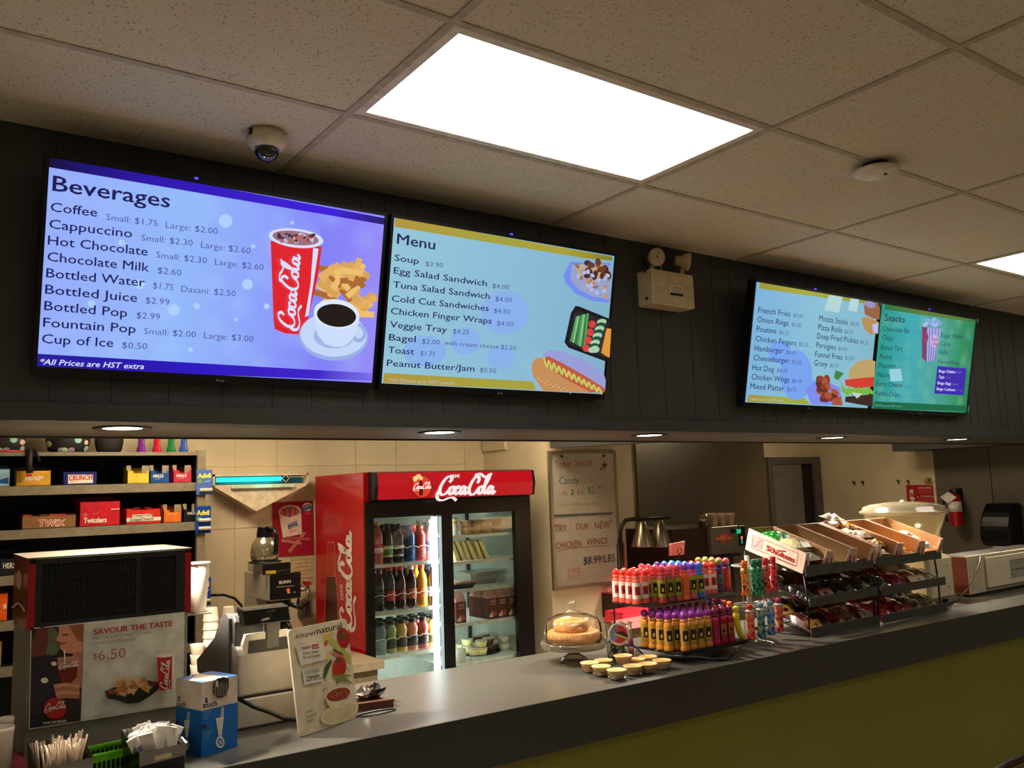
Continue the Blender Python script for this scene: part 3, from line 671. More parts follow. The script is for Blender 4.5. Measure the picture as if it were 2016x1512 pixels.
em = mat('emergency_beige', (196, 178, 140), .4)
a = at(1283, 533, Y=2.76); b = at(1369, 610, Y=2.76); z1 = a.z; z0 = at(1288, 597, Y=2.76).z
x0, x1 = a.x, b.x
t = thing('emergency_light', 'beige emergency light box with two round lamp heads on the bulkhead', 'emergency light', ((x0+x1)/2, 2.81, z0))
m = MB(); m.box(x0, x1, 2.76, FACE, z0, z1, em, c=.004)
part('battery_box', m, t)
m = MB(); m.box(x0-.001, x1, 2.764, FACE, z1-.002, z1+.012, em, c=.002); part('lid', m, t)
m = MB(); lx = x0+(x1-x0)*.40; m.box(lx, lx+.085, 2.757, 2.7605, z0+.05, z0+.10, mat('label_white', (214, 204, 180), .5)); m.box(lx, lx+.085, 2.756, 2.7575, z0+.05, z0+.062, blackp)
for i in range(3): m.box(lx+.008, lx+.077, 2.7565, 2.7572, z0+.07+i*.009, z0+.073+i*.009, mat('small_print', (110, 100, 90), .6))
part('rating_label', m, t)
for dz in (.03, .16):
    m = MB(); m.lathe((x0-.001, 2.80, z0+dz), [(.008, 0), (.008, -.002)], blackp, 12, ax=(1, 0, 0)); part('knockout', m, t)
lampc = [(at(1290, 507, Y=2.79), Vector((-.22, -.97, -.12))), (at(1349, 515, Y=2.79), Vector((.80, -.50, -.12)))]
for c, d in lampc:
    d.normalize(); m = MB(); c = Vector(c)
    m.lathe(c-d*.05, [(.024, 0), (.026, .03), (.034, .035), (.043, .06), (.043, .068), (.036, .068)], em, 24, ax=d)
    m.cyl((c.x-.002, c.y+.03, z1), (c.x, c.y+.02, c.z-.03), .012, em)
    h = part('lamp_head', m, t)
    m = MB(); m.lathe(c-d*.05, [(.036, .064), (.0001, .069)], mat('lamp_glass', (150, 140, 120), .1, .6), 24, ax=d)
    u, v = frame(d)
    for k in (-1, 0, 1): m.obox(c+d*.019-u*.03+v*(k*.014-.0008), u, v, d, .06, .0016, .002, em)
    part('lens', m, h)
m = MB(); q = at(1300, 490, Y=2.84); m.tube([(q.x-.005, 2.85, z1), (q.x+.01, 2.85, z1+.06), (q.x+.012, 2.852, z1+.10), (q.x, 2.855, CEIL-.01)], .003, em, 5); part('cable', m, t)
# ================================================================== FRIDGE
cokered = mat('cola_red', (176, 16, 28), .28, var=.05, scale=12, coat=.3)
crd = mat('cola_red_dark', (150, 14, 22), .3); whitep = mat('white_print', (226, 220, 212), .45); blackm = mat('black_metal', (20, 20, 20), .35)
liner = mat('cooler_liner', (206, 214, 200), .4, var=.03)
FX0, FX1, FY, FB, FZ = 2.167, 3.325, 4.5, 5.19, 1.915
t = fr_ = thing('drinks_cooler', 'tall red glass-door cooler with script lettering and two sliding doors', 'fridge', ((FX0+FX1)/2, 4.85, 0))
m = MB()
m.box(FX0, FX0+.045, FY, FB, .05, FZ, cokered); m.box(FX1-.045, FX1, FY, FB, .05, FZ, blackm); m.box(FX0+.045, FX1-.045, FY, FB, 1.78, FZ, blackm)
m.box(FX0+.045, FX1-.045, FB-.03, FB, .05, 1.78, blackm); m.box(FX0+.045, FX1-.045, FY, FB-.03, .05, .60, blackm)
# side picture: bottle and script, on the left panel
pl = Plane((FX0-.0005, FY, 0), (0, -1, 0), (0, 0, 1)); P = Paint(m, pl, 370, 850, 4.32)
bt = mat('print_bottle_dark', (70, 22, 20), .3); btl = mat('print_bottle_pale', (206, 110, 96), .3)
P.poly([(1190, 935), (1245, 935), (1252, 1000), (1250, 1150), (1270, 1300), (1285, 1640), (1160, 1640), (1168, 1400), (1185, 1250), (1183, 1000)], btl)
P.poly([(1194, 945), (1241, 945), (1246, 1000), (1244, 1228), (1186, 1228), (1188, 1000)], mat('print_bottle_mid', (172, 46, 42), .3))
P.poly([(1183, 1232), (1252, 1232), (1266, 1310), (1280, 1640), (1166, 1640), (1172, 1400)], bt)
P.script((1395, 1690), (1395, 850), (-105, 0), whitep, .11)
P.text('DRINK', (1325, 1430), (1318, 1290), 1, whitep, .01, hv=(-26, 0))
random.seed(6)
for i in range(26): P.ell(random.uniform(1120, 1480), random.uniform(560, 1500), 3, 5, btl, n=6)
part('cabinet', m, t)
m = MB()
for i in range(6): m.box(FX0+.10, FX1-.10, FB-.034, FB-.031, .7+i*.17, .72+i*.17, liner)
m.box(FX0+.05, FX0+.055, FY+.03, FB-.04, .60, 1.775, liner); m.box(FX1-.055, FX1-.05, FY+.03, FB-.04, .60, 1.775, liner); m.box(FX0+.05, FX1-.05, FB-.045, FB-.04, .60, 1.775, liner)
m.box(FX0+.05, FX1-.05, FY+.03, FB-.04, 1.77, 1.775, liner); m.box(FX0+.05, FX1-.05, FY+.03, FB-.04, .60, .605, liner)
part('liner', m, t, 'pale inner lining')
# header
hz0, hz1 = 1.745, 1.917
hred = mat('header_red', (214, 20, 34), .25, emit=.62)
m = MB(); m.prism([(0, 0), (-.07, .012), (-.085, .09), (-.07, .165), (0, .172)], (FX0+.03, FY, hz0), (0, 1, 0), (0, 0, 1), (1, 0, 0), FX1-FX0-.03, blackm)
hd = part('header', m, t)
m = MB(); pl = Plane((FX0, FY-.088, 0), (1, 0, 0), (0, 0, 1)); P = Paint(m, pl, 620, 900, 3.36)
m.hexa([(FX0+.052, FY-.073, hz0+.012), (FX1-.02, FY-.073, hz0+.012), (FX1-.02, FY-.06, hz0+.012), (FX0+.052, FY-.06, hz0+.012), (FX0+.052, FY-.086, hz0+.09), (FX1-.02, FY-.086, hz0+.09), (FX1-.02, FY-.06, hz0+.09), (FX0+.052, FY-.06, hz0+.09)], hred)
m.hexa([(FX0+.052, FY-.086, hz0+.09), (FX1-.02, FY-.086, hz0+.09), (FX1-.02, FY-.06, hz0+.09), (FX0+.052, FY-.06, hz0+.09), (FX0+.052, FY-.073, hz0+.163), (FX1-.02, FY-.073, hz0+.163), (FX1-.02, FY-.06, hz0+.163), (FX0+.052, FY-.06, hz0+.163)], hred)
hw = emi('header_white', (255, 236, 236), .95); ho = emi('header_orange', (236, 60, 30), .9)
P.script((806, 250), (1190, 243), (14, -128), hw, .125)
P.text('DRINK', (900, 137), (960, 134), 22, hw, .03, lift=True)
P.ell(710, 196, 67, 75, mat('header_ring', (90, 10, 20), .4)); P.ell(708, 195, 63, 71, ho)
P.poly([(693, 155), (707, 155), (714, 200), (712, 252), (688, 252), (688, 200)], mat('header_bottle', (70, 14, 14), .4))
for q in ((665, 140, 18), (685, 128, 18), (700, 140, 14), (660, 152, 12)): P.ell(q[0], q[1], q[2], q[2]*.9, emi('header_pale', (250, 214, 140), .9), n=10)
P.script((648, 212), (766, 208), (6, -42), hw, .10)
part('light_panel', m, hd, 'glowing red sign panel with white script')
# door frames, mullion, glass, lamp
m = MB()
def vx(px, Y=FY): return at(px, 1100, Y=Y).x
gl0, gl1, gr0, gr1 = at(733, 1020, Y=FY-.0).x, vx(864), vx(889), vx(1013)
zt = 1.655
for (a, b, c, d) in ((FX0+.002, gl0, .07, 1.745), (gl0, FX1, zt, 1.745), (gl1+.012, gr0, .07, zt), (gr1, FX1, .07, zt), (gl0, FX1, .07, .62)): m.box(a, b, FY-.02, FY+.015, c, d, blackp)
m.box(gl1+.018, gl1+.03, FY-.026, FY-.02, .8, 1.5, blackm)
part('door_frame', m, t)
m = MB(); m.box(gl0, gl1+.012, FY-.004, FY, .62, zt, glassy('door_glass', (250, 255, 252), .03)); part('door_glass', m, t)
m = MB(); m.box(gr0, gr1, FY-.004, FY, .62, zt, glassy('door_glass', 0)); part('door_glass', m, t)
led = emi('cooler_lamp', (236, 246, 255), 9)
m = MB(); m.box(gl1-.028, gl1+.006, FY+.02, FY+.035, .62, zt-.01, led); part('lamp_tube', m, t, 'bright white vertical lamp strip')
wire = mat('shelf_wire', (214, 214, 204), .3, .2)
ZL = [at(735, y, Y=FY+.06).z for y in (1112, 1206, 1294)]; ZR = [at(890, y, Y=FY+.06).z for y in (1054, 1106, 1162, 1229, 1306)]
xm = (gl1+gr0)/2
def cshelf(x0, x1, z):
    m = MB(); m.box(x0, x1, FY+.04, FY+.052, z-.020, z-.002, wire)
    k = int((x1-x0)/.02)
    for i in range(k+1): m.box(x0+i*(x1-x0)/k-.0015, x0+i*(x1-x0)/k+.0015, FY+.05, FB-.05, z-.006, z-.002, wire)
    m.box(x0, x1, FB-.06, FB-.052, z-.008, z, wire)
    part('shelf', m, t)
for z in ZL: cshelf(FX0+.06, xm, z)
for z in ZR: cshelf(xm+.01, FX1-.06, z)
m = MB()
for x in (FX1-.075, xm+.30): m.box(x, x+.012, FB-.07, FB-.046, .62, 1.7, blackm)
part('shelf_rail', m, t)

# bottles: prototypes made at the origin, then copied
def bottle(kind, liq, cap, lab, y0=0):
    m = MB()
    pr = {'contour': [(.026, 0), (.031, .008), (.031, .05), (.026, .085), (.031, .125), (.031, .15), (.024, .18), (.013, .205), (.012, .222)],
          'straight': [(.030, 0), (.033, .006), (.033, .13), (.030, .155), (.016, .19), (.013, .205)],
          'sport': [(.032, 0), (.036, .006), (.036, .07), (.031, .085), (.036, .10), (.036, .15), (.024, .175), (.019, .19)],
          'juice': [(.028, 0), (.034, .008), (.034, .08), (.029, .095), (.034, .115), (.033, .135), (.022, .155), (.020, .165)]}[kind]
    m.lathe((0, 0, 0), pr, liq, 14); H = pr[-1][1]
    b = MB(); rc = pr[-1][0]+.003; b.lathe((0, 0, H-.002), [(rc, 0), (rc, .018), (rc*.85, .020)], cap, 14)
    l = MB(); zl = {'contour': (.052, .11), 'straight': (.035, .10), 'sport': (.02, .085), 'juice': (.03, .085)}[kind]
    rr = max(r for r, z in pr)+.0006; l.lathe((0, 0, 0), [(rr, zl[0]), (rr, zl[1])], lab[0], 14)
    if len(lab) > 1: l.lathe((0, 0, 0), [(rr+.0004, zl[0]+.012), (rr+.0004, zl[1]-.02)], lab[1], 14)
    return m, b, l
def liquid(n, c): return mat('liquid_'+n, c, .08, coat=.4, var=.05)
def lb(n, c): return mat('label_'+n, c, .4)
cp = lambda n, c: mat('cap_'+n, c, .35)
KINDS = {
 'peach':  ('contour', liquid('pink', (190, 96, 90)), cp('yellow', (222, 190, 96)), [lb('red', (190, 40, 44)), lb('white', (206, 200, 190))], 'pink juice bottle with a yellow cap and red band'),
 'green':  ('straight', liquid('dark', (48, 24, 22)), cp('black', (28, 28, 28)), [lb('white', 0), lb('green', (80, 132, 60))], 'dark drink bottle with a green and white label'),
 'cream':  ('straight', liquid('dark2', (38, 22, 24)), cp('black', 0), [lb('cream', (206, 198, 178)), lb('plum', (60, 40, 44))], 'dark drink bottle with a cream label'),
 'blue':   ('sport', liquid('blue', (40, 76, 128)), cp('blue', (40, 66, 130)), [lb('blue', (36, 70, 130))], 'blue sports drink bottle'),
 'red':    ('sport', liquid('red', (190, 60, 52)), cp('orange', (196, 76, 44)), [lb('redp', (200, 74, 66))], 'red sports drink bottle with an orange cap'),
 'water':  ('contour', liquid('water', (156, 170, 176)), cp('white', (220, 220, 220)), [lb('waterblue', (80, 110, 156))], 'clear water bottle with a blue label'),
 'zero':   ('contour', liquid('cola', (34, 16, 12)), cp('black', 0), [lb('dim', (60, 44, 40))], 'cola bottle with a dark label'),
 'cola':   ('contour', liquid('cola', 0), cp('red', (196, 34, 34)), [lb('red', 0)], 'cola bottle with a red cap and red label'),
 'cherry': ('contour', liquid('cola2', (54, 20, 16)), cp('red', 0), [lb('wine', (120, 34, 40))], 'cola bottle with a red cap and wine-coloured label'),
 'root':   ('contour', liquid('cola2', 0), cp('white', 0), [lb('rust', (176, 86, 50))], 'brown soft drink bottle with a white cap and rust label'),
 'orange': ('contour', liquid('orange', (232, 150, 40)), cp('orange2', (226, 80, 44)), [lb('orange', (220, 120, 50))], 'orange soft drink bottle'),
 'pepsi':  ('contour', liquid('cola', 0), cp('blue2', (60, 70, 120)), [lb('bluew', (90, 116, 160))], 'cola bottle with a blue cap and blue label'),
 'clear':  ('juice', liquid('clear', (110, 122, 126)), cp('black', 0), [lb('frost', (130, 140, 146))], 'clear tea bottle with a black cap'),
 'lime':   ('juice', liquid('lime', (136, 150, 92)), cp('black', 0), [lb('dkgreen', (50, 56, 40))], 'pale green juice bottle with a dark label'),
 'gold':   ('juice', liquid('gold', (190, 154, 80)), cp('black', 0), [lb('dkbrown', (52, 42, 32))], 'golden juice bottle with a dark label'),
 'pinkj':  ('juice', liquid('rose', (200, 124, 100)), cp('black', 0), [lb('dkgrey', (46, 42, 42))], 'rose juice bottle with a dark label'),
 'wine':   ('juice', liquid('berry', (160, 70, 60)), cp('black', 0), [lb('dkred', (60, 36, 36))], 'berry juice bottle with a dark label'),
 'lemon':  ('juice', liquid('lemon', (214, 200, 110)), cp('black', 0), [lb('grass', (90, 96, 50))], 'yellow juice bottle with a green label'),
}
def put_bottles(names, pxs, z, shelfname):
    for nm, px in zip(names, pxs):
        kd, lq, ca, la, lab = KINDS[nm]
        x = at(px, 1150, Y=FY+.10).x
        x += .0
        root = None
        for r in range(3):
            y = FY+.10+r*.075
            if root is None:
                root = thing('drink_bottle', lab+', front, '+shelfname+' shelf', 'bottle', (x, y, z), group=lab+'s on the '+shelfname+' cooler shelf')
                a, b, c = bottle(kd, lq, ca, la)
                M = Matrix.Translation((x, y, z))
                part('bottle_body', a.xf(M), root); part('cap', b.xf(M), root); part('label', c.xf(M), root)
            else:
                dup(root, (x, y, z), 0, lab+', '+('second' if r == 1 else 'third')+' deep, '+shelfname+' shelf')
put_bottles(['peach', 'green', 'cream', 'blue', 'red', 'water'], [745, 764, 786, 807, 828, 850], ZL[0], 'top left')
put_bottles(['zero', 'cola', 'cherry', 'root', 'orange', 'pepsi'], [746, 768, 789, 810, 831, 852], ZL[1], 'middle left')
put_bottles(['clear', 'lime', 'gold', 'pinkj', 'wine', 'lemon'], [748, 768, 789, 810, 831, 852], ZL[2], 'lower left')
for i, z in enumerate(ZL):
    m = MB(); y = FY+.062
    m.tube([(FX0+.07+(k*.5)*(xm-FX0-.09)/12, y, z+.085+(-.005 if k % 4 == 1 else .004)) for k in range(25)], .0022, wire, 5)
    part('retaining_wire', m, t)
# right side food
plast = glassy('clear_tub', (235, 235, 225), .12, .1); cream = mat('cream_food', (220, 206, 150), .6); milkbrown = mat('milk_brown', (92, 44, 34), .5)
def rx(px, dy=.1): return at(px, 1150, Y=FY+dy).x
tub = None; random.seed(9)
def mtub(loc, c, lab, grp):
    r = thing('food_tub', lab, 'food tub', loc, group=grp)
    m = MB(); m.lathe(loc, [(.030, 0), (.038, .035), (.036, .036)], c, 16); part('contents', m, r)
    m = MB(); m.lathe(Vector(loc)+Vector((0, 0, .0365)), [(.041, 0), (.041, .004), (.030, .006), (.0001, .006)], mat('tub_lid', (196, 190, 166), .15, coat=.5), 16); part('lid', m, r)
    return r
for k in range(2):
    for i, px in enumerate((920, 939, 958, 980)):
        x = rx(px); z = ZR[0]+k*.0435
        lab = ['leftmost', 'second', 'third', 'rightmost'][i]+(' upper' if k else ' lower')+' clear tub of tan food on the top right cooler shelf'
        if tub is None: tub = mtub((x, FY+.10, z), mat('tan_food', (200, 168, 112), .6), lab, 'tubs on the top right cooler shelf')
        else: dup(tub, (x, FY+.10, z), 0, lab)
x = rx(895)
t2 = thing('yogurt_bottle', 'small white bottle with a yellow top on the top right cooler shelf', 'bottle', (x, FY+.09, ZR[0])); m = MB(); m.lathe((x, FY+.09, ZR[0]), [(.024, 0), (.026, .06), (.018, .085)], lb('white', 0), 14); part('bottle_body', m, t2)
m = MB(); m.lathe((x, FY+.09, ZR[0]+.085), [(.020, 0), (.020, .02)], cp('yellow', 0), 14); part('cap', m, t2)
for i, px in enumerate((900, 921, 945)):
    x = rx(px, .16); z = ZR[1]; wr = [(0, 0), (.085, 0), (.010, .125), (-.035, .125)]
    t2 = thing('sandwich_wedge', ['leftmost', 'middle', 'rightmost'][i]+' wrapped sandwich wedge on the second right cooler shelf', 'sandwich', (x, FY+.10, z), group='sandwich wedges in the cooler')
    m = MB(); m.prism([(.075, 0), (.105, 0), (.045, .12), (.02, .12)], (x-.09, FY+.06, z+.001), (1, 0, 0), (0, 0, 1), (0, 1, 0), .09, cream); part('bread', m, t2)
    m = MB(); m.prism([(.058, 0), (.075, 0), (.02, .12), (.008, .12)], (x-.09, FY+.061, z+.001), (1, 0, 0), (0, 0, 1), (0, 1, 0), .085, mat('lettuce_dark', (92, 96, 44), .6)); part('filling', m, t2)
    m = MB(); m.prism([(.030, 0), (.058, 0), (.008, .12), (-.012, .12)], (x-.09, FY+.06, z+.001), (1, 0, 0), (0, 0, 1), (0, 1, 0), .09, cream); part('bread', m, t2)
x0, x1 = rx(913, .25), rx(975, .25); z = ZR[2]
m = MB(); m.hexa([(x0+.03, FY+.2, z), (x1-.03, FY+.2, z), (x1-.03, FY+.34, z), (x0+.03, FY+.34, z), (x0, FY+.17, z+.075), (x1, FY+.17, z+.075), (x1, FY+.37, z+.075), (x0, FY+.37, z+.075)], mat('foil_pan', (190, 192, 176), .3, .7, bump=.5, scale=80)); m.box(x0-.008, x1+.008, FY+.162, FY+.378, z+.075, z+.079, mat('foil_pan', 0))
single('foil_pan', m, 'shiny foil loaf pan on the third right cooler shelf', 'foil pan')
x0, x1 = rx(892, .08), rx(934, .08)
t2 = thing('meat_tray', 'black tray of sliced meat at the front of the third right cooler shelf', 'food tray', ((x0+x1)/2, FY+.1, z)); m = MB(); m.hexa([(x0, FY+.07, z), (x1-.02, FY+.07, z), (x1-.02, FY+.15, z), (x0, FY+.15, z), (x0-.01, FY+.06, z+.03), (x1, FY+.06, z+.03), (x1, FY+.16, z+.03), (x0-.01, FY+.16, z+.03)], blackp); part('tray', m, t2)
m = MB(); 
for i in range(6): m.box(x0+.005+i*.024, x0+.03+i*.024, FY+.07, FY+.15, z+.03, z+.038+.002*(i % 3), mat('meat', (176, 128, 106), .5))
part('sliced_meat', m, t2)
def carton(x, y, z, lab, grp):
    r = thing('milk_carton', lab, 'milk carton', (x, y, z), group=grp); w = .035
    m = MB(); m.box(x-w, x+w, y-w, y+w, z, z+.125, milkbrown); m.prism([(-w, 0), (w, 0), (.002, .045), (-.002, .045)], (x-w, y, z+.125), (0, 1, 0), (0, 0, 1), (1, 0, 0), 2*w, mat('milk_pink', (186, 140, 124), .5)); part('carton_body', m, r)
    m = MB(); m.box(x-w, x+w, y-.003, y+.003, z+.165, z+.185, mat('milk_pink', 0)); part('top_seal', m, r)
    m = MB(); pl = Plane((x, y-w-.0005, z), (1, 0, 0), (0, 0, 1)); o = lambda a, b, k: pl.uv(a, b, k)
    m.add([o(-.03+.03*0, .01, .0003), o(-.0, .01, .0003), o(-.004, .05, .0003), o(-.016, .03, .0003), o(-.026, .028, .0003)], [(0, 1, 2, 3, 4)], mat('milk_splash', (214, 200, 190), .5))
    for zz in (.085, .098, .108): m.add([o(-.02, zz, .0003), o(.024, zz, .0003), o(.024, zz+.006, .0003), o(-.02, zz+.006, .0003)], [(0, 1, 2, 3)], mat('milk_pink', 0))
    m.add([o(.014+.014*math.cos(a*PI/6), .03+.016*math.sin(a*PI/6), .0003) for a in range(12)], [tuple(range(12))], mat('milk_red', (176, 60, 56), .5))
    part('front_print', m, r); return r
z = ZR[3]
c0 = carton(rx(899), FY+.09, z, 'brown chocolate milk carton alone at the left of the cooler shelf', 'milk cartons in the cooler')
for i, px in enumerate((961, 980, 999)):
    for k in range(3): dup(c0, (rx(px), FY+.09+k*.075, z), 0, ['left', 'middle', 'right'][i]+' brown milk carton of three, '+['front', 'second', 'rear'][k]+' row in the cooler')
z = ZR[4]
m = MB(); x0, x1 = rx(900, .2), rx(1008, .2); m.lathe(((x0+x1)/2-.04, FY+.22, z), [(.0001, .0), (.11, .001), (.125, .012), (.123, .014)], blackp, 28, sx=1.2); single('serving_tray', m, 'black round tray under pudding cups on the lowest right cooler shelf', 'tray')
cup0 = None; n = 0
for (px, dy, k, c) in ((905, .32, 0, 'y'), (917, .22, 0, 'y'), (917, .22, 1, 'y'), (930, .13, 0, 'y'), (944, .11, 0, 'y'), (944, .11, 1, 'y'), (958, .18, 0, 'b'), (958, .16, 1, 'b'), (972, .2, 0, 'b'), (938, .28, 1, 'b'), (950, .30, 1, 'b'), (988, .14, 0, 'w'), (988, .14, 1, 'w'), (978, .30, 0, 'w'), (990, .24, 0, 'w')):
    L = (rx(px, dy), FY+dy, z+.014+k*.044); c3 = {'y': mat('pudding_yellow', (226, 214, 150), .4), 'b': mat('pudding_brown', (96, 60, 40), .4), 'w': mat('pudding_white', (206, 206, 186), .4)}[c]
    if c+'c' not in _G: _G[c+'c'] = mtub(L, c3, {'y': 'yellow', 'b': 'brown', 'w': 'white'}[c]+' lidded pudding cup stacked on the black tray in the cooler', 'pudding cups on the cooler tray')
    else: dup(_G[c+'c'], L, 0, {'y': 'yellow', 'b': 'brown', 'w': 'white'}[c]+' lidded pudding cup in the cooler, '+('upper' if k else 'lower')+', above tray point '+['far left', 'left', 'centre left', 'middle', 'centre right', 'right', 'far right'][min(6, (px-900)//13)]+(' front' if dy < .18 else ' middle' if dy < .25 else ' rear'))
L = (rx(900, .08), FY+.07, z)
m = MB(); m.lathe(L, [(.034, 0), (.040, .07), (.042, .073), (.038, .075)], mat('cup_plain', (206, 206, 190), .4), 18); single('plastic_tub', m, 'tall white tub at the left of the lowest right cooler shelf', 'tub')
l = bpy.data.lights.new('cooler_glow', 'AREA'); l.energy = 9; l.color = (.88, .96, 1); l.shape = 'RECTANGLE'; l.size = .02; l.size_y = .9
o = bpy.data.objects.new('cooler_tube_light', l); COL.objects.link(o); o.location = (gl1+.012, FY+.045, 1.15); o.rotation_euler = (PI/2, 0, 0)

# ================================================================== WALL THINGS
# box on the wall above the cooler, whiteboard
a = at(985, 862, Y=5.0); b = at(1040, 886, Y=5.0)
m = MB(); m.box(a.x, b.x+.05, 4.95, 5.24, b.z, b.z+.35, beige, c=.004); single('wall_duct', m, 'boxed-in beige duct on the wall above the cooler', 'duct')
alu = mat('aluminium', (176, 168, 150), .35, .8, var=.03); wb = mat('whiteboard', (176, 170, 156), .22, coat=.3, var=.02)
bx0, bx1, bz0, bz1 = 3.492, 4.083, 1.135, 2.035
t = thing('whiteboard', 'whiteboard with handwritten specials hung on the column beside the cooler', 'whiteboard', ((bx0+bx1)/2, 4.48, bz0))
m = MB(); m.box(bx0+.02, bx1-.02, 4.484, 4.499, bz0+.02, bz1-.02, wb)
pl = Plane((0, 4.484, 0), (1, 0, 0), (0, 0, 1)); P = Paint(m, pl, 1050, 860, 4.29)
mr = mat('marker_red', (140, 60, 50), .5); mg = mat('marker_green', (50, 100, 80), .5); mo = mat('marker_orange', (190, 90, 50), .5); mp = mat('marker_black', (40, 30, 50), .5); my = mat('marker_faded', (150, 140, 90), .5)
P.text('Todays', (185, 252), (325, 245), 48, mr, -.004, .12); P.text('Specials', (350, 240), (497, 235), 46, mr, -.004, .12)
P.line([(190, 268), (325, 258)], 3, mr); P.line([(350, 250), (497, 248)], 3, mr)
for a in range(5): P.line([(600, 238), (600+22*math.cos(a*1.257-1.57), 238+24*math.sin(a*1.257-1.57))], 12, mr, lift=(a == 0))
P.line([(600, 250), (598, 290), (596, 305)], 3, mg); P.ell(572, 270, 12, 7, mp, .5, n=8)
P.text('Candy', (218, 400), (388, 395), 62, mg, -.004, .1)
P.text('is', (248, 490), (283, 488), 42, mr, -.01); P.text('2', (312, 492), (345, 490), 46, mg, 0); P.text('for', (370, 488), (430, 486), 44, mr, -.01); P.text('$5.', (462, 482), (525, 478), 60, mg, -.012); P.text('00', (535, 440), (575, 436), 26, mg, -.01)
P.text('* mix and match *', (190, 588), (550, 575), 30, my, -.01, .1)
q = []
for i in range(27): q += [(150+i*19.5, 682-i*.9), (160+i*19.5, 662-i*.9)]
P.line(q, 5, mp, smooth=False); P.line([(150, 662), (676, 640)], 4, mp)
P.text('"TRY', (168, 808), (280, 800), 62, mr, -.004, .08); P.text('OUR', (358, 785), (465, 780), 52, mr, -.004, .08); P.text('NEW"', (515, 780), (665, 768), 60, mr, -.004, .08)
P.text('CHICKEN', (190, 945), (405, 925), 54, mr, -.003, .08); P.text('WINGS', (450, 915), (625, 903), 54, mr, -.003, .08); P.line([(212, 965), (330, 940), (640, 918)], 4, mr)
P.text('$8.99/LBS', (422, 1080), (688, 1050), 64, mp, -.003, .1)
P.text('7 PCS.', (290, 1160), (402, 1142), 40, mo, -.004, .05); P.line([(290, 1180), (432, 1168)], 3, mo); P.line([(290, 1200), (425, 1188)], 3, mo)
part('writing_surface', m, t)
m = MB()
for (a, b, c, d) in ((bx0, bx1, bz1-.02, bz1), (bx0, bx1, bz0, bz0+.02), (bx0, bx0+.02, bz0+.02, bz1-.02), (bx1-.02, bx1, bz0+.02, bz1-.02)): m.box(a, b, 4.476, 4.499, c, d, alu)
part('frame', m, t)
for x in (bx0+.11, bx1-.11):
    m = MB(); m.lathe((x, 4.484, bz1-.035), [(.008, 0), (.009, .008), (.004, .012)], blackp, 12, ax=(0, -1, 0)); part('hanging_clip', m, t)

# bug zapper
zp = mat('zapper_white', (226, 206, 176), .4)
A, B, Cc, D, E_ = [at(*q, Y=5.12) for q in ((420, 934), (607, 932), (607, 951), (505, 1010), (422, 956))]
t = thing('bug_zapper', 'white triangular insect light trap with a glowing turquoise tube on the wall', 'insect trap', ((A.x+B.x)/2, 5.2, D.z))
m = MB(); pts = [(D.x, D.z+.01), (B.x-.01, Cc.z-.012), (B.x-.01, Cc.z), (A.x+.01, Cc.z), (A.x+.01, Cc.z-.012)]
m.prism([(p, q) for p, q in pts], (0, 5.235, 0), (1, 0, 0), (0, 0, 1), (0, -1, 0), .115, zp); part('body', m, t)
m = MB(); zt_ = A.z
for (a, b, c, d) in ((A.x, B.x, zt_-.012, zt_), (A.x, A.x+.01, Cc.z, zt_), (B.x-.01, B.x, Cc.z, zt_)): m.box(a, b, 5.12, 5.24, c, d, zp)
m.box(A.x+.01, B.x-.01, 5.21, 5.235, Cc.z, zt_-.012, mat('zapper_teal', (40, 110, 108), .4)); part('frame', m, t)
m = MB(); m.cyl((A.x+.03, 5.16, (Cc.z+zt_)/2), (B.x-.16, 5.16, (Cc.z+zt_)/2), .014, emi('uv_tube', (40, 225, 225), 1.3), 12); m.box(A.x+.012, B.x-.012, 5.205, 5.209, Cc.z+.004, zt_-.016, emi_ramp('zap_glow', [(0, (10, 60, 60)), (.2, (20, 180, 180)), (.6, (30, 200, 200)), (.8, (10, 60, 60)), (1, (20, 90, 90))], .6)); part('lamp_tube', m, t, 'glowing turquoise tube and glow-coloured back plate')  # tube's glow put into the colour of the plate behind it
m = MB(); zc = (Cc.z+zt_)/2; xd = at(562, 943, Y=5.12).x
for s1, s2 in (((-.022, 0), (0, .022)), ((0, .022), (.022, 0)), ((.022, 0), (0, -.022)), ((0, -.022), (-.022, 0))): m.tube([(xd+s1[0], 5.118, zc+s1[1]), (xd+s2[0], 5.118, zc+s2[1])], .0025, zp, 5)
m.tube([(xd+.022, 5.118, zc+.008), (B.x-.01, 5.118, zc+.008)], .0025, zp, 5)
m.box(A.x+.10, B.x-.10, 5.095, 5.12, Cc.z-.022, Cc.z-.004, mat('glow_strip', (200, 236, 206), .3)); part('guard', m, t)
l = bpy.data.lights.new('zapper_light', 'POINT'); l.energy = .10; l.color = (.1, 1, .9); l.shadow_soft_size = .03
o = bpy.data.objects.new('zapper_light', l); COL.objects.link(o); o.location = ((A.x+B.x)/2, 5.05, Cc.z+.01)

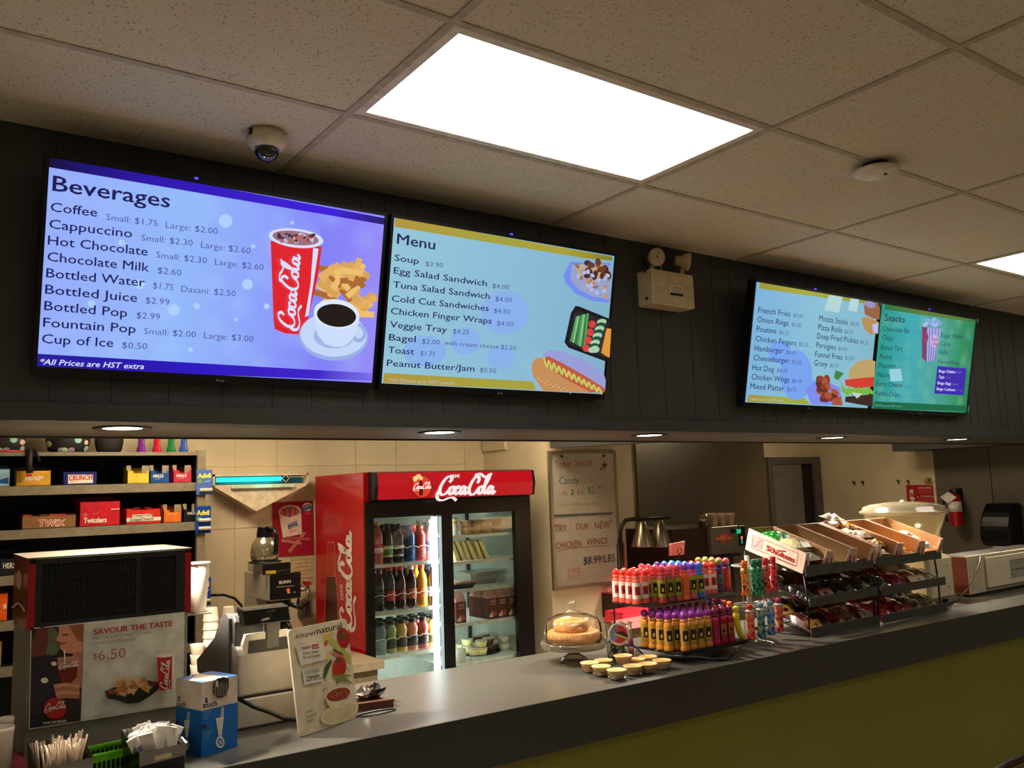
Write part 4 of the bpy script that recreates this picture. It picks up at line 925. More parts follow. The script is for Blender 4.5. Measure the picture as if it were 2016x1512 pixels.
# funnel cake poster
t = thing('food_poster', 'crimson poster of a carton of funnel cake sticks beside the cooler', 'poster', (2.05, 5.24, 1.425))
pl = Plane((0, 5.243, 0), (1, 0, 0), (0, 0, 1)); m = MB(); P = Paint(m, pl, 370, 850, 4.32)
pr_ = mat('poster_crimson', (164, 26, 52), .35, var=.04); q = [(720, 603), (1063, 585), (1070, 1045), (865, 1055), (722, 1060)]
m.prism([(P.p(*a, 0).x, P.p(*a, 0).z) for a in ((720, 603), (1063, 585), (1073, 1046), (722, 1062))], (0, 5.247, 0), (1, 0, 0), (0, 0, 1), (0, -1, 0), .004, pr_)
st = mat('poster_dough', (196, 120, 104), .5); st2 = mat('poster_dough2', (170, 84, 76), .5); wp = mat('poster_white', (222, 200, 184), .5); bl = mat('poster_blue', (44, 74, 130), .5)
for i in range(7): P.line([(790+i*24, 720), (800+i*22, 650-(i % 3)*8)], 24, [st, st2][i % 2], lift=(i < 2))
P.ell(865, 680, 96, 58, wp, -.1); P.ell(867, 688, 84, 48, st2, -.1)
for i in range(7): P.line([(800+i*22, 725), (803+i*21, 655)], 18, [st, st2][i % 2], lift=(i < 2))
P.poly([(775, 700), (860, 730), (962, 690), (968, 870), (805, 903)], wp)
P.poly([(845, 785), (925, 755), (932, 800), (852, 833)], bl); P.text('Funnel', (850, 800), (922, 778), 18, wp, .02); P.text('Cake', (858, 825), (920, 803), 16, wp, .02, lift=False)
P.text('FRIES', (866, 857), (920, 845), 15, mat('poster_red', (206, 50, 50), .5), .02)
P.line([(860, 1020), (990, 860)], 28, st); P.line([(835, 905), (1035, 912)], 26, st2); P.line([(800, 925), (960, 950)], 24, st)
P.ell(1012, 640, 42, 36, wp); P.poly([(968, 630), (1050, 612), (1054, 658), (974, 682)], bl); P.text('Funnel', (974, 650), (1048, 632), 17, wp, .02); P.text('Cake', (982, 674), (1044, 660), 15, wp, .02); P.text('FRIES', (985, 705), (1045, 698), 15, mat('poster_red2', (226, 80, 84), .5), .02)
part('print', m, t)
t = thing('notice_sheet', 'cream ruled paper notice pinned under the crimson poster', 'notice', (2.1, 5.24, 1.2)); m = MB(); P = Paint(m, pl, 370, 850, 4.32)
m.prism([(P.p(*a, 0).x, P.p(*a, 0).z) for a in ((872, 1066), (1070, 1052), (1068, 1290), (890, 1320))], (0, 5.247, 0), (1, 0, 0), (0, 0, 1), (0, -1, 0), .003, mat('paper_cream', (206, 184, 140), .6))
for i in range(6): P.line([(885, 1095+i*32), (1060, 1078+i*32)], 3, mat('ruled_line', (150, 110, 70), .6), lift=(i == 0))
part('sheet', m, t)

# right-hand wall: warning sign, hooks, sticker, extinguisher, towel dispenser, socket
pl = Plane((8.0, 0, 0), (0, -1, 0), (0, 0, 1)); m = MB(); P = Paint(m, pl, 1480, 850, 3.761)
P.k = .004
def sheet(P, pts, mt, d=.003):
    A = [P.p(*q, .0) for q in pts]; B = [P.p(*q, d) for q in pts]; k = len(pts)
    P.mb.add(A+B, [tuple(range(k)), tuple(range(k, 2*k))]+[(i, (i+1) % k, k+(i+1) % k, k+i) for i in range(k)], mt)
red2 = mat('sign_red', (178, 30, 40), .4)
sheet(P, [(1143, 395), (1360, 393), (1368, 542), (1153, 522)], red2)
P.poly([(1170, 427), (1197, 427), (1200, 490), (1216, 490), (1192, 520), (1167, 490), (1175, 490)], whitep); P.poly([(1181, 455), (1194, 455), (1196, 482), (1182, 482)], mat('sign_red', 0))
P.text('WARNING', (1248, 421), (1330, 420), 11, whitep, .02); P.text('ATTENTION', (1252, 484), (1347, 484), 11, whitep, .02); P.poly([(1233, 421), (1240, 410), (1247, 421)], whitep); P.poly([(1225, 486), (1232, 475), (1239, 486)], whitep)
for i in range(4): P.line([(1238, 430+i*8), (1330, 429+i*8)], 2.5, mat('sign_pale', (206, 110, 110), .5), lift=False); P.line([(1235, 494+i*8), (1345, 495+i*8)], 2.5, mat('sign_pale', 0), lift=False)
single('warning_sign', m, 'red bilingual warning sign with a white arrow on the beige right wall', 'sign')
m = MB(); P.mb = m; q = [(1315+42*math.cos(a*PI/10), 370+32*math.sin(a*PI/10)) for a in range(20)]; sheet(P, q, mat('sticker_yellow', (178, 150, 80), .5)); P.ell(1315, 358, 10, 8, mp); P.text('SMILE', (1290, 385), (1350, 385), 14, mp, .02)
single('wall_sticker', m, 'faded yellow sticker just above the red warning sign', 'sticker')
for i, (x, y) in enumerate(((763, 372), (828, 370), (1090, 362), (1164, 365))):
    m = MB(); c = pl.px(1480+x/3.761, 850+y/3.761); m.lathe((7.998, c.y, c.z), [(.008, 0), (.009, .02), (.012, .024)], mat('hook_dark', (80, 60, 44), .5), 8, ax=(-1, 0, 0)); m.box(7.985, 7.998, c.y-.004, c.y+.004, c.z-.035, c.z, mat('hook_dark', 0))
    single('wall_hook', m, ['leftmost', 'second', 'third', 'rightmost'][i]+' of four small dark hooks on the beige right wall', 'hook', 'hooks on the beige wall')
c = at(1880, 1035, X=7.9); z0 = c.z; z1 = at(1875, 958, X=7.9).z; cy = at(1882, 1000, X=7.9).y; X_ = 7.89
t = thing('fire_extinguisher', 'red fire extinguisher hung on the dark grey right wall', 'fire extinguisher', (X_, cy, z0)); h = z1-z0
m = MB(); m.lathe((X_, cy, z0), [(.05, 0), (.056, .01), (.056, h*.68), (.045, h*.76), (.018, h*.82), (.015, h*.88)], mat('extinguisher_red', (176, 24, 32), .3, coat=.3), 24); part('cylinder', m, t)
m = MB(); m.lathe((X_, cy, z0), [(.0568, h*.36), (.0568, h*.62)], whitep, 24); part('label', m, t)
m = MB(); m.lathe((X_, cy, z0+h*.86), [(.016, 0), (.018, .02), (.012, .03)], alu, 12); m.box(X_-.09, X_+.03, cy-.008, cy+.008, z0+h*.93, z0+h*.96, alu); m.box(X_-.085, X_, cy-.007, cy+.007, z0+h*.88, z0+h*.90, blackp); part('valve', m, t)
m = MB(); m.tube([(X_-.02, cy+.01, z0+h*.9), (X_-.05, cy+.07, z0+h*.8), (X_-.04, cy+.085, z0+h*.45), (X_-.03, cy+.07, z0+h*.1)], .011, blackp, 8); part('hose', m, t)
m = MB(); m.add([(X_-.062, cy+.02, z0+h*.88), (X_-.062, cy-.05, z0+h*.73), (X_-.062, cy+.03, z0+h*.57), (X_-.062, cy+.10, z0+h*.74)], [(0, 1, 2, 3)], whitep); m.add([(X_-.0615, cy+.02, z0+h*.88), (X_-.0615, cy-.05, z0+h*.73), (X_-.0615, cy+.03, z0+h*.57), (X_-.0615, cy+.10, z0+h*.74)], [(3, 2, 1, 0)], whitep); part('inspection_tag', m, t)
m = MB(); m.box(X_+.055, 7.999, cy-.02, cy+.02, z0+h*.3, z0+h*.95, blackm); part('bracket', m, t)
a = at(1922, 992, X=7.75); b = at(2003, 1078, X=7.75); y1, y0, z1, z0 = a.y, b.y, a.z, b.z
t = thing('towel_dispenser', 'glossy black paper towel dispenser on the dark grey right wall', 'towel dispenser', (7.87, (y0+y1)/2, z0))
m = MB(); h_ = z1-z0; pr = [(0, 0), (-.19, .0), (-.215, .02)]+[(-.25+.16*(k/9)**3, .02+(h_-.02)*(k/9)) for k in range(1, 10)]+[(0, h_)]
m.prism(pr, (7.998, y0+(y1-y0)*.14, z0), (1, 0, 0), (0, 0, 1), (0, 1, 0), (y1-y0)*.86, mat('dispenser_black', (16, 17, 22), .34, spec=.3)); part('cover', m, t, bevel=.02)
m = MB(); m.box(7.80, 7.86, y0+.08, y1-.08, z0-.012, z0+.002, mat('paper_white', (200, 196, 190), .7)); part('paper_edge', m, t)
c = at(2010, 1079, X=8); m = MB(); m.box(7.992, 7.999, c.y-.035, c.y+.035, c.z-.058, c.z+.058, mat('socket_white', (210, 206, 196), .4), c=.002)
for dz in (-.025, .025): m.box(7.989, 7.993, c.y-.008, c.y+.008, c.z+dz-.01, c.z+dz+.01, blackp)
single('wall_socket', m, 'white wall socket below right of the towel dispenser', 'socket')
# ================================================================== LEFT: SHELVES BEHIND
SHY, SHB = 4.90, 5.22
lip = mat('shelf_lip_grey', (132, 122, 104), .45); blk = mat('shelf_black', (16, 15, 15), .6)
SX0, SX1 = -.5, at(404, 1000, Y=SHY).x
t = thing('candy_shelving', 'black and grey shelving unit of candy against the back wall, far left', 'shelving', ((SX0+SX1)/2, 5.05, 0))
zs = [2.055, at(200, 954, Y=SHY).z, at(200, 1036, Y=SHY).z, at(60, 1131, Y=SHY).z]
zs += [zs[3]-.215, zs[3]-.43, .62, .30]
m = MB(); m.box(SX0, SX1, SHB, SHB+.02, .05, 2.05, blk); m.box(SX0, SX0+.02, SHY+.02, SHB, .05, 2.04, blk); m.box(SX1-.045, SX1-.03, SHY+.02, SHB, .05, 2.04, blk); part('back_panel', m, t)
m = MB(); m.box(SX1-.045, SX1, SHY-.005, SHY+.025, .05, 2.065, lip, c=.002); part('side_post', m, t)
for i, z in enumerate(zs):
    m = MB(); m.box(SX0+.02, SX1-.045, SHY+.018, SHB, z-.02, z, blk); m.box(SX0, SX1-.045, SHY, SHY+.018, z-(.018 if i == 0 else .045), z+.001, lip); part('shelf', m, t)
def sx(px, Y=SHY+.03): return at(px, 1000, Y=Y).x
card = mat('box_inside_grey', (150, 140, 120), .7)
def candybox(name, lab, px0, px1, zi, h, col, hb=None, depth=.2, notch=False, paintfn=None, cat='candy box', inside=None, fill=None):
    y0 = SHY+.03; x0, x1 = sx(px0), sx(px1); z = zs[zi]+.001; hb = hb or h
    t = thing(name, lab, cat, ((x0+x1)/2, y0+depth/2, z), group='open candy cartons on the shelves')
    m = MB(); w = .003
    m.box(x0, x1, y0, y0+depth, z, z+w, col)
    if notch:
        q = [(0, 0), (x1-x0, 0), (x1-x0, h*.78), (x1-x0-.012, h*.78), (x1-x0-.012, h*.62), (.03, h*.62), (.03, h*.78), (0, h*.78)]
        m.prism(q, (x0, y0, z), (1, 0, 0), (0, 0, 1), (0, 1, 0), w, col)
        for xx in (x0, x1-w): m.prism([(0, 0), (depth, 0), (depth, h*1.1), (.03, h*1.1), (0, h*.78)], (xx, y0, z), (0, 1, 0), (0, 0, 1), (1, 0, 0), w, col)
        m.box(x0+.001, x0+.022, y0+.018, y0+.021, z, z+h*1.12, card); m.box(x1-.035, x1-.001, y0+.018, y0+.021, z, z+h*1.1, card)
    else:
        m.box(x0, x1, y0, y0+w, z, z+h, col)
        for xx in (x0, x1-w): m.prism([(0, 0), (depth, 0), (depth, hb), (0, h)], (xx, y0, z), (0, 1, 0), (0, 0, 1), (1, 0, 0), w, inside or col)
    m.box(x0, x1, y0+depth-w, y0+depth, z, z+hb, inside or col)
    if paintfn:
        pl = Plane((x0, y0-.0006, z), (1, 0, 0), (0, 0, 1)); P = Paint(m, pl, 0, 840, 4.8); paintfn(P, m)
    part('carton', m, t)
    if fill:
        m = MB(); fill(m, x0+.005, x1-.005, y0+.006, y0+depth-.006, z+.004, h); part('candy_bars', m, t)
    return t
Wp = mat('print_white', (230, 224, 210), .4); Yl = mat('carton_yellow', (214, 160, 44), .45); Nv = mat('carton_navy', (28, 34, 110), .4); Rd = mat('carton_red', (180, 30, 40), .4); Rp = mat('print_red', (190, 36, 44), .4)
Bl = mat('carton_blue', (30, 76, 140), .4); Ly = mat('carton_lemon', (216, 190, 60), .45); Pk = mat('carton_pink', (186, 50, 76), .4); Or = mat('carton_orange', (224, 118, 40), .4); Bk = mat('carton_black', (24, 24, 30), .4); Br = mat('carton_gold', (140, 100, 60), .45)
dk = mat('print_dark', (40, 26, 26), .5)
candybox('candy_carton', 'pale blue and white carton at the left edge of the second shelf', -60, 18, 1, .085, mat('carton_iceblue', (150, 190, 216), .4), .11, paintfn=lambda P, m: P.poly([(0, 500), (80, 480), (84, 540), (0, 535)], Bl))
def f(P, m): P.text('Mirage', (231, 522), (412, 488), 42, Wp, .03, .15); P.poly([(245, 450), (300, 447), (302, 468), (248, 472)], Rp)
candybox('candy_carton', 'yellow candy carton lettered in white on the second shelf', 29, 99, 1, .075, Yl, .10, paintfn=f, inside=card)
def f(P, m): P.poly([(642, 455), (878, 452), (878, 530), (642, 540)], Wp); P.text('CRUNCH', (650, 510), (870, 502), 48, Rp, .03, lift=True)
candybox('candy_carton', 'navy carton with a red and white panel on the second shelf', 122, 190, 1, .067, Nv, .09, paintfn=f)
candybox('lozenge_carton', 'yellow notched lozenge carton on the second shelf', 249, 293, 1, .088, Ly, notch=True, depth=.1)
def hf(x0, x1, y): return lambda P, m: (P.text('HALLS', (x0, y), (x1, y-2), 28, Wp, .05, .2), P.line([(x0+20, y+14), (x1-30, y+12)], 3, Wp))
candybox('lozenge_carton', 'blue notched lozenge carton on the second shelf', 294, 333, 1, .088, Bl, notch=True, depth=.1, paintfn=hf(1445, 1545, 480))
candybox('lozenge_carton', 'pink-red notched lozenge carton at the right end of the second shelf', 340, 377, 1, .088, Pk, notch=True, depth=.1, paintfn=hf(1665, 1765, 476))
def bars(c, n, pr=None):
    def g(m, x0, x1, y0, y1, z, h):
        random.seed(n)
        for i in range(n):
            for k in range(3):
                a = x0+(x1-x0)*i/n; b = x0+(x1-x0)*(i+1)/n-.002
                m.box(a, b, y0+k*.05, y0+k*.05+.046, z, z+h*random.uniform(.85, 1.15), c[(i+k) % len(c)])
    return g
def f(P, m): P.text('TWIX', (360, 943), (622, 938), 62, Wp, .07, .1); P.text('TWIX', (364, 940), (618, 935), 56, Rp, .0, .1, lift=True)
candybox('candy_carton', 'gold-brown carton of wrapped bars on the third shelf', 44, 151, 2, .062, Br, .07, paintfn=f, fill=bars([mat('wrap_gold', (150, 70, 50), .3), mat('wrap_red', (190, 40, 44), .3), mat('wrap_brown', (70, 30, 26), .3)], 6))
def f(P, m): P.text('Twizzlers', (788, 910), (1008, 902), 46, Wp, .05); P.line([(880, 830), (950, 800)], 8, mat('print_pink', (214, 90, 96), .4)); P.ell(805, 832, 22, 20, mat('print_pink', 0)); P.line([(1050, 780), (1130, 778)], 8, Wp)
candybox('candy_carton', 'tall red licorice carton on the third shelf', 157, 237, 2, .125, mat('carton_bright_red', (196, 26, 44), .4), .15, paintfn=f)
def f(P, m): P.poly([(1195, 862), (1520, 850), (1520, 884), (1195, 900)], Wp); P.text('CrispyCrunch', (1225, 895), (1450, 880), 26, dk, .03, lift=True); P.poly([(1250, 830), (1440, 822), (1440, 850), (1250, 858)], Wp); P.text('CrispyCrunch', (1255, 850), (1440, 842), 22, dk, .02, lift=True)
candybox('candy_carton', 'red carton of wrapped bars with white bands on the third shelf', 248, 317, 2, .075, mat('carton_scarlet', (206, 44, 34), .4), .09, paintfn=f, fill=bars([mat('wrap_red', 0), mat('wrap_dark', (110, 24, 26), .3)], 5))
candybox('lozenge_carton', 'orange notched lozenge carton on the third shelf', 322, 358, 2, .088, Or, notch=True, depth=.1, paintfn=lambda P, m: P.text('HALLS', (1585, 835), (1675, 832), 22, mat('print_peach', (240, 170, 100), .4), .03, .2))
candybox('lozenge_carton', 'black notched lozenge carton at the right end of the third shelf', 361, 392, 2, .088, Bk, notch=True, depth=.1, paintfn=lambda P, m: P.text('HALLS', (1768, 832), (1850, 828), 24, Wp, .03, .2))
candybox('candy_carton', 'dark brown carton lettered in white at the left of the fourth shelf', -20, 44, 3, .08, Bk, .12, paintfn=lambda P, m: P.text('HERSHEY', (28, 1340), (240, 1330), 50, Wp, .03))
candybox('candy_carton', 'plain black carton right of centre on the fourth shelf', 245, 300, 3, .10, Bk, .11); candybox('candy_carton', 'low black carton at the right end of the fourth shelf', 325, 372, 3, .09, mat('carton_charcoal', (34, 32, 34), .4), .1)
candybox('candy_carton', 'bright orange carton low on the far left shelf', -20, 23, 4, .13, mat('carton_tangerine', (238, 96, 20), .4), paintfn=lambda P, m: P.poly([(30, 1680), (60, 1680), (60, 1720), (30, 1722)], Wp))
candybox('candy_carton', 'yellow carton on the lowest visible shelf, far left', -30, 15, 5, .12, mat('carton_mustard', (176, 130, 50), .5))
# pouches and bottles on the top
capmat = bpy.data.materials.new('bottlecap_print'); capmat.use_nodes = True
nt = capmat.node_tree; v = nt.nodes.new('ShaderNodeTexVoronoi'); v.inputs['Scale'].default_value = 26; tc = nt.nodes.new('ShaderNodeTexCoord'); r = nt.nodes.new('ShaderNodeValToRGB'); r.color_ramp.elements[0].position = .42; r.color_ramp.elements[1].position = .46; r.color_ramp.elements[0].color = (1, 1, 1, 1); r.color_ramp.elements[1].color = (0, 0, 0, 1)
hs = nt.nodes.new('ShaderNodeMix'); hs.data_type = 'RGBA'; hs.inputs[0].default_value = .5; nt.links.new(v.outputs['Color'], hs.inputs[6]); hs.inputs[7].default_value = (.55, .5, .42, 1)
mx = nt.nodes.new('ShaderNodeMix'); mx.data_type = 'RGBA'; nt.links.new(tc.outputs['Object'], v.inputs['Vector']); nt.links.new(v.outputs['Distance'], r.inputs[0]); nt.links.new(r.outputs['Color'], mx.inputs[0]); mx.inputs[6].default_value = (.01, .01, .012, 1); nt.links.new(hs.outputs[2], mx.inputs[7]); nt.links.new(mx.outputs[2], nt.nodes['Principled BSDF'].inputs['Base Color'])
def pouch(px0, px1, mt, lab, strap=None, base=None):
    x0, x1 = sx(px0, 5.0), sx(px1, 5.0); w = (x1-x0)/2; c = Vector(((x0+x1)/2, 5.02, zs[0]))
    t = thing('dabber_bag', lab, 'bag', c, group='small bags on top of the shelving')
    m = MB(); m.lathe(c, [(w*.72, 0), (w*.9, .02), (w, .06), (w*.97, .11), (w*.82, .16), (w*.6, .2)], mt, 22, sy=.45); part('pouch', m, t)
    m = MB(); m.tube([c+Vector((-w*.5, 0, .19)), c+Vector((-w*.3, 0, .26)), c+Vector((w*.3, 0, .26)), c+Vector((w*.5, 0, .19))], .006, blk); part('carry_strap', m, t)
    if base: m = MB(); m.lathe(c, [(w*.8, .001), (w*.93, .016)], base, 22, sy=.47); part('base_trim', m, t)
    return t
pouch(-45, 49, capmat, 'round bag printed with bottle caps over a red base, far left on top', base=Rd)
pouch(86, 176, capmat, 'round bag printed with bottle caps in the middle on top of the shelving')
pouch(184, 242, mat('bag_black', (18, 18, 20), .6), 'plain black bag on top of the shelving')
x = sx(60, 4.9); m = MB(); m.tube([(x-.01, 4.94, 2.075), (x-.012, 4.89, 2.06), (x-.015, 4.885, 1.99), (x-.01, 4.885, 1.95)], .016, blk, 6); m.tube([(x, 4.94, 2.075), (x+.015, 4.89, 2.06), (x+.03, 4.885, 2.01)], .009, blk, 6); single('hanging_strap', m, 'black strap dangling from the top shelf over the yellow carton', 'strap')
for px, c, n in ((276, (120, 40, 150), 'purple'), (307, (190, 30, 50), 'red'), (335, (20, 120, 60), 'green'), (360, (50, 90, 180), 'blue')):
    x = sx(px, 5.0); L = (x, 5.0, zs[0]); t = thing('slush_tube', n+' flared plastic bottle standing on top of the shelving', 'bottle', L, group='coloured flared bottles on top of the shelving')
    m = MB(); m.lathe(L, [(.022, 0), (.024, .006), (.024, .02), (.017, .045), (.017, .12), (.021, .14), (.021, .155)], mat('tube_'+n, c, .15, coat=.5), 16); part('bottle_body', m, t)
    m = MB(); m.lathe(Vector(L)+Vector((0, 0, .155)), [(.022, 0), (.022, .03)], Wp, 16); part('cap', m, t)
def hangcard(px0, y0_, px1, y1_, Y, n, lab, colr):
    a = at(px0, y0_, Y=Y); b = at(px1, y1_, Y=Y); t = thing('pain_relief_card', lab, 'blister card', ((a.x+b.x)/2, Y, b.z), group='blue blister cards clipped to the shelf post')
    m = MB(); m.box(a.x, b.x, Y, Y+.003, b.z, a.z, colr, c=.0008)
    pl = Plane((0, Y-.0003, 0), (1, 0, 0), (0, 0, 1)); P = Paint(m, pl); h = y1_-y0_; w = px1-px0
    P.text('Advil', (px0+2, y0_+h*.34), (px1-3, y0_+h*.32), h*.19, mat('print_yellow', (236, 226, 60), .4), .05)
    P.poly([(px0+2, y0_+h*.4), (px0+w*.38, y0_+h*.4), (px0+w*.38, y0_+h*.55), (px0+2, y0_+h*.55)], mat('print_olive', (120, 150, 90), .4)); P.line([(px0+w*.5, y0_+h*.5), (px1-4, y0_+h*.44)], 3, mat('print_sky', (130, 170, 220), .4))
    part('card', m, t)
    for k in range(n):
        m = MB(); zz = b.z+(a.z-b.z)*(.18-.0*k+(.30 if k else 0)); m.cyl((a.x+(b.x-a.x)*.18, Y-.010, zz), (b.x-.004, Y-.010, zz), .010, mat('tube_white', (214, 210, 204), .25), 12); part('pill_tube', m, t)
hangcard(387, 925, 418, 973, 4.88, 1, 'pale blue card with one white tube, topmost on the shelf post', mat('card_pale_blue', (80, 110, 190), .35))
hangcard(385, 997, 415, 1049, 4.88, 2, 'deep blue card with two white tubes, middle of the shelf post', mat('card_blue', (16, 66, 160), .35))
hangcard(393, 1138, 415, 1191, 4.88, 1, 'deep blue card with one white tube, lowest on the shelf post', mat('card_blue', 0))

# back counter with the coffee brewer
lam = mat('back_counter_top', (150, 136, 112), .35); cabw = mat('back_cabinet', (120, 104, 80), .5)
t = thing('back_counter', 'beige back counter under the coffee brewer beside the cooler', 'counter', (1.75, 4.8, 0)); m = MB(); m.box(1.45, 2.14, 4.22, 5.22, .88, .92, lam); part('worktop', m, t); m = MB(); m.box(1.47, 2.12, 4.26, 5.2, 0, .88, cabw); part('cabinet', m, t)
BY = 4.45
def bz(y, Y=BY): return at(550, y, Y=Y).z
bx = lambda px, Y=BY: at(px, 1140, Y=Y).x
t = thing('coffee_brewer', 'stainless steel coffee brewer with a black control panel beside the cooler', 'coffee maker', (bx(545), 4.6, .92))
zt, zb, zl = bz(1131), bz(1182), .92
stl = mat('brewer_steel', (176, 168, 148), .4, .25, var=.03)
m = MB(); X0, X1 = bx(531), bx(590)
m.box(X0, X1, BY, BY+.40, zb, zt, stl, c=.003); m.box(X0, X1, BY+.22, BY+.40, zl, zb, stl); m.box(X0, X1, BY-.02, BY+.40, zl, zl+.05, stl)
m.box(bx(533), bx(574), BY+.04, BY+.36, zt, zt+.055, stl, c=.002)
part('housing', m, t)
m = MB(); m.box(X0-.001, X1+.001, BY-.014, BY, zb+.005, zt+.006, blackp, c=.003)
pl = Plane((0, BY-.0148, 0), (1, 0, 0), (0, 0, 1)); P = Paint(m, pl, 370, 850, 4.32)
P.text('BUNN', (775, 1296), (875, 1285), 26, whitep, .05); P.line([(757, 1322), (900, 1310)], 3, whitep); P.ell(853, 1348, 13, 17, emi('brew_lamp', (240, 70, 40), 1.5)); P.poly([(845, 1366), (868, 1365), (868, 1373), (845, 1374)], whitep); P.poly([(895, 1362), (915, 1361), (915, 1366), (895, 1367)], whitep)
part('control_panel', m, t, 'glossy black control panel')
m = MB(); m.box(bx(521), bx(575), BY+.02, BY+.035, zt+.002, zt+.058, blackp); pl = Plane((0, BY+.0195, 0), (1, 0, 0), (0, 0, 1)); P = Paint(m, pl, 370, 850, 4.32); P.poly([(660, 1183), (747, 1178), (748, 1204), (661, 1211)], mat('caution_yellow', (206, 180, 50), .4)); P.line([(752, 1188), (865, 1170)], 4, mat('small_print', 0)); part('warmer_front', m, t)
m = MB(); m.lathe((bx(545), BY+.18, zt+.055), [(.085, 0), (.088, .006), (.07, .010), (.0001, .010)], blackm, 28); part('warmer_plate', m, t)
m = MB(); m.lathe(((X0+X1)/2+.0, BY+.09, zb-.075), [(.02, 0), (.06, .03), (.066, .07), (.066, .075)], mat('funnel_brown', (40, 30, 26), .3), 20); m.cyl(((X0+X1)/2+.02, BY+.03, zb-.02), ((X0+X1)/2+.03, BY-.10, zb-.03), .012, blackp); part('brew_funnel', m, t)
def carafe(c, lab, gl):
    t = thing('coffee_carafe', lab, 'carafe', c)
    m = MB(); m.lathe(c, [(.066, 0), (.074, .01), (.076, .045), (.070, .085), (.052, .115), (.040, .125), (.038, .13)], gl, 28); part('bowl', m, t)
    m = MB(); c = Vector(c); m.lathe(c+Vector((0, 0, .122)), [(.042, 0), (.044, .012), (.038, .05), (.040, .052), (.040, .058), (.0001, .06)], blackp, 24); part('collar', m, t)
    m = MB(); d = Vector((.25, -.95, 0)).normalized(); m.tube([c+d*.04+Vector((0, 0, .165)), c+d*.085+Vector((0, 0, .165)), c+d*.105+Vector((0, 0, .14)), c+d*.10+Vector((0, 0, .05)), c+d*.094+Vector((0, 0, .035))], .013, blackp, 8); part('handle', m, t)
carafe((bx(545), BY+.18, zt+.065), 'steel coffee carafe with black collar on top of the brewer', mat('carafe_steel', (176, 164, 140), .18, .75, var=0))
carafe(((X0+X1)/2, BY+.10, zl+.051), 'glass coffee carafe under the brew funnel of the brewer', mat('carafe_glass', (60, 44, 30), .05, coat=.6))
c = at(596, 1163, Y=5.0)
t = thing('wall_tap', 'small metal tap with a red handle above a dark plug box behind the brewer', 'tap', (c.x, 5.15, at(600, 1214, Y=5.0).z)); c = at(600, 1160, Y=5.2)
m = MB(); m.cyl((c.x-.03, 5.2, c.z), (c.x+.03, 5.2, c.z), .012, alu); m.tube([(c.x+.02, 5.2, c.z+.02), (c.x+.015, 5.19, c.z-.03), (c.x, 5.18, c.z-.09)], .008, alu); part('valve', m, t)
m = MB(); m.hexa([(c.x, 5.18, c.z+.02), (c.x+.03, 5.18, c.z+.03), (c.x+.03, 5.2, c.z+.03), (c.x, 5.2, c.z+.02), (c.x-.02, 5.18, c.z+.05), (c.x+.035, 5.18, c.z+.045), (c.x+.035, 5.2, c.z+.045), (c.x-.02, 5.2, c.z+.05)], Rd); part('handle', m, t, 'red handle')
m = MB(); a = at(591, 1183, Y=5.2); b = at(609, 1214, Y=5.2); m.box(a.x, b.x, 5.17, 5.245, b.z, a.z, mat('plug_box', (70, 66, 58), .5), c=.004); part('plug_box', m, t)
m = MB(); a = at(576, 1183, Y=5.1); m.tube(catmull([(0, 0), (1, 0)], 1) and [(a.x, 5.0, a.z+.03), (a.x+.01, 5.05, a.z-.02), (a.x+.05, 5.1, a.z-.05), (b.x-.02, 5.17, a.z-.03)], .008, blackp, 6); single('appliance_cable', m, 'short dark cable from the brewer to the plug box', 'cable')
m = MB(); pts = [at(*q, Y=5.1) for q in ((415, 1172), (440, 1171), (462, 1178), (475, 1192), (482, 1210), (480, 1240))]; m.tube(pts, .008, blackp, 6); single('wall_cable', m, 'black cable arching along the wall above the foam cups', 'cable')

# foam cups, nested upside down in stacks
foam = mat('foam_white', (222, 206, 184), .6, var=.03)
m0 = None
def foamstack(px, pytop, pxw, Y, zbase, lab, flip=True):
    global m0
    a = at(px, pytop, Y=Y); r = abs(at(px+pxw/2, pytop, Y=Y).x-a.x); n = 0
    H = a.z-zbase
    k = max(1, int((H-r*2.1)/.035)+1); hh = r*2.1
    for i in range(k):
        z = zbase+(H-hh)*i/max(1, k-1) if k > 1 else zbase
        L = (a.x, Y, z)
        m = MB()
        if flip: m.lathe(L, [(r*1.18, 0), (r*1.22, .003), (r*1.16, .008), (r*1.0, hh-.003), (r*.93, hh)], foam, 22)
        else: m.lathe(L, [(r*.74, 0), (r*.98, hh-.004), (r, hh), (r*.9, hh), (r*.7, hh*.6)], foam, 22)
        single('foam_cup', m, lab+(', top cup' if i == k-1 else ', cup %s from the bottom' % ['first', 'second', 'third', 'fourth', 'fifth', 'sixth', 'seventh', 'eighth', 'ninth', 'tenth', 'eleventh', 'twelfth'][min(i, 11)]), 'cup', group='foam cups')
t = thing('cup_counter', 'low staff-side counter carrying the foam cup stacks behind the register', 'counter', (1.1, 3.95, 0)); m = MB(); m.box(.86, 1.34, 3.72, 4.15, .88, .92, lam); part('worktop', m, t); m = MB(); m.box(.88, 1.32, 3.75, 4.12, 0, .88, cabw); part('cabinet', m, t)
foamstack(415, 1196, 25, 3.85, .92, 'tall inverted foam cup stack right of the drink dispenser')
foamstack(450, 1194, 20, 4.0, .92, 'inverted foam cup stack just left of the brewer')
foamstack(388, 1268, 27, 3.82, .92, 'short foam cup stack beside the tall one', False)

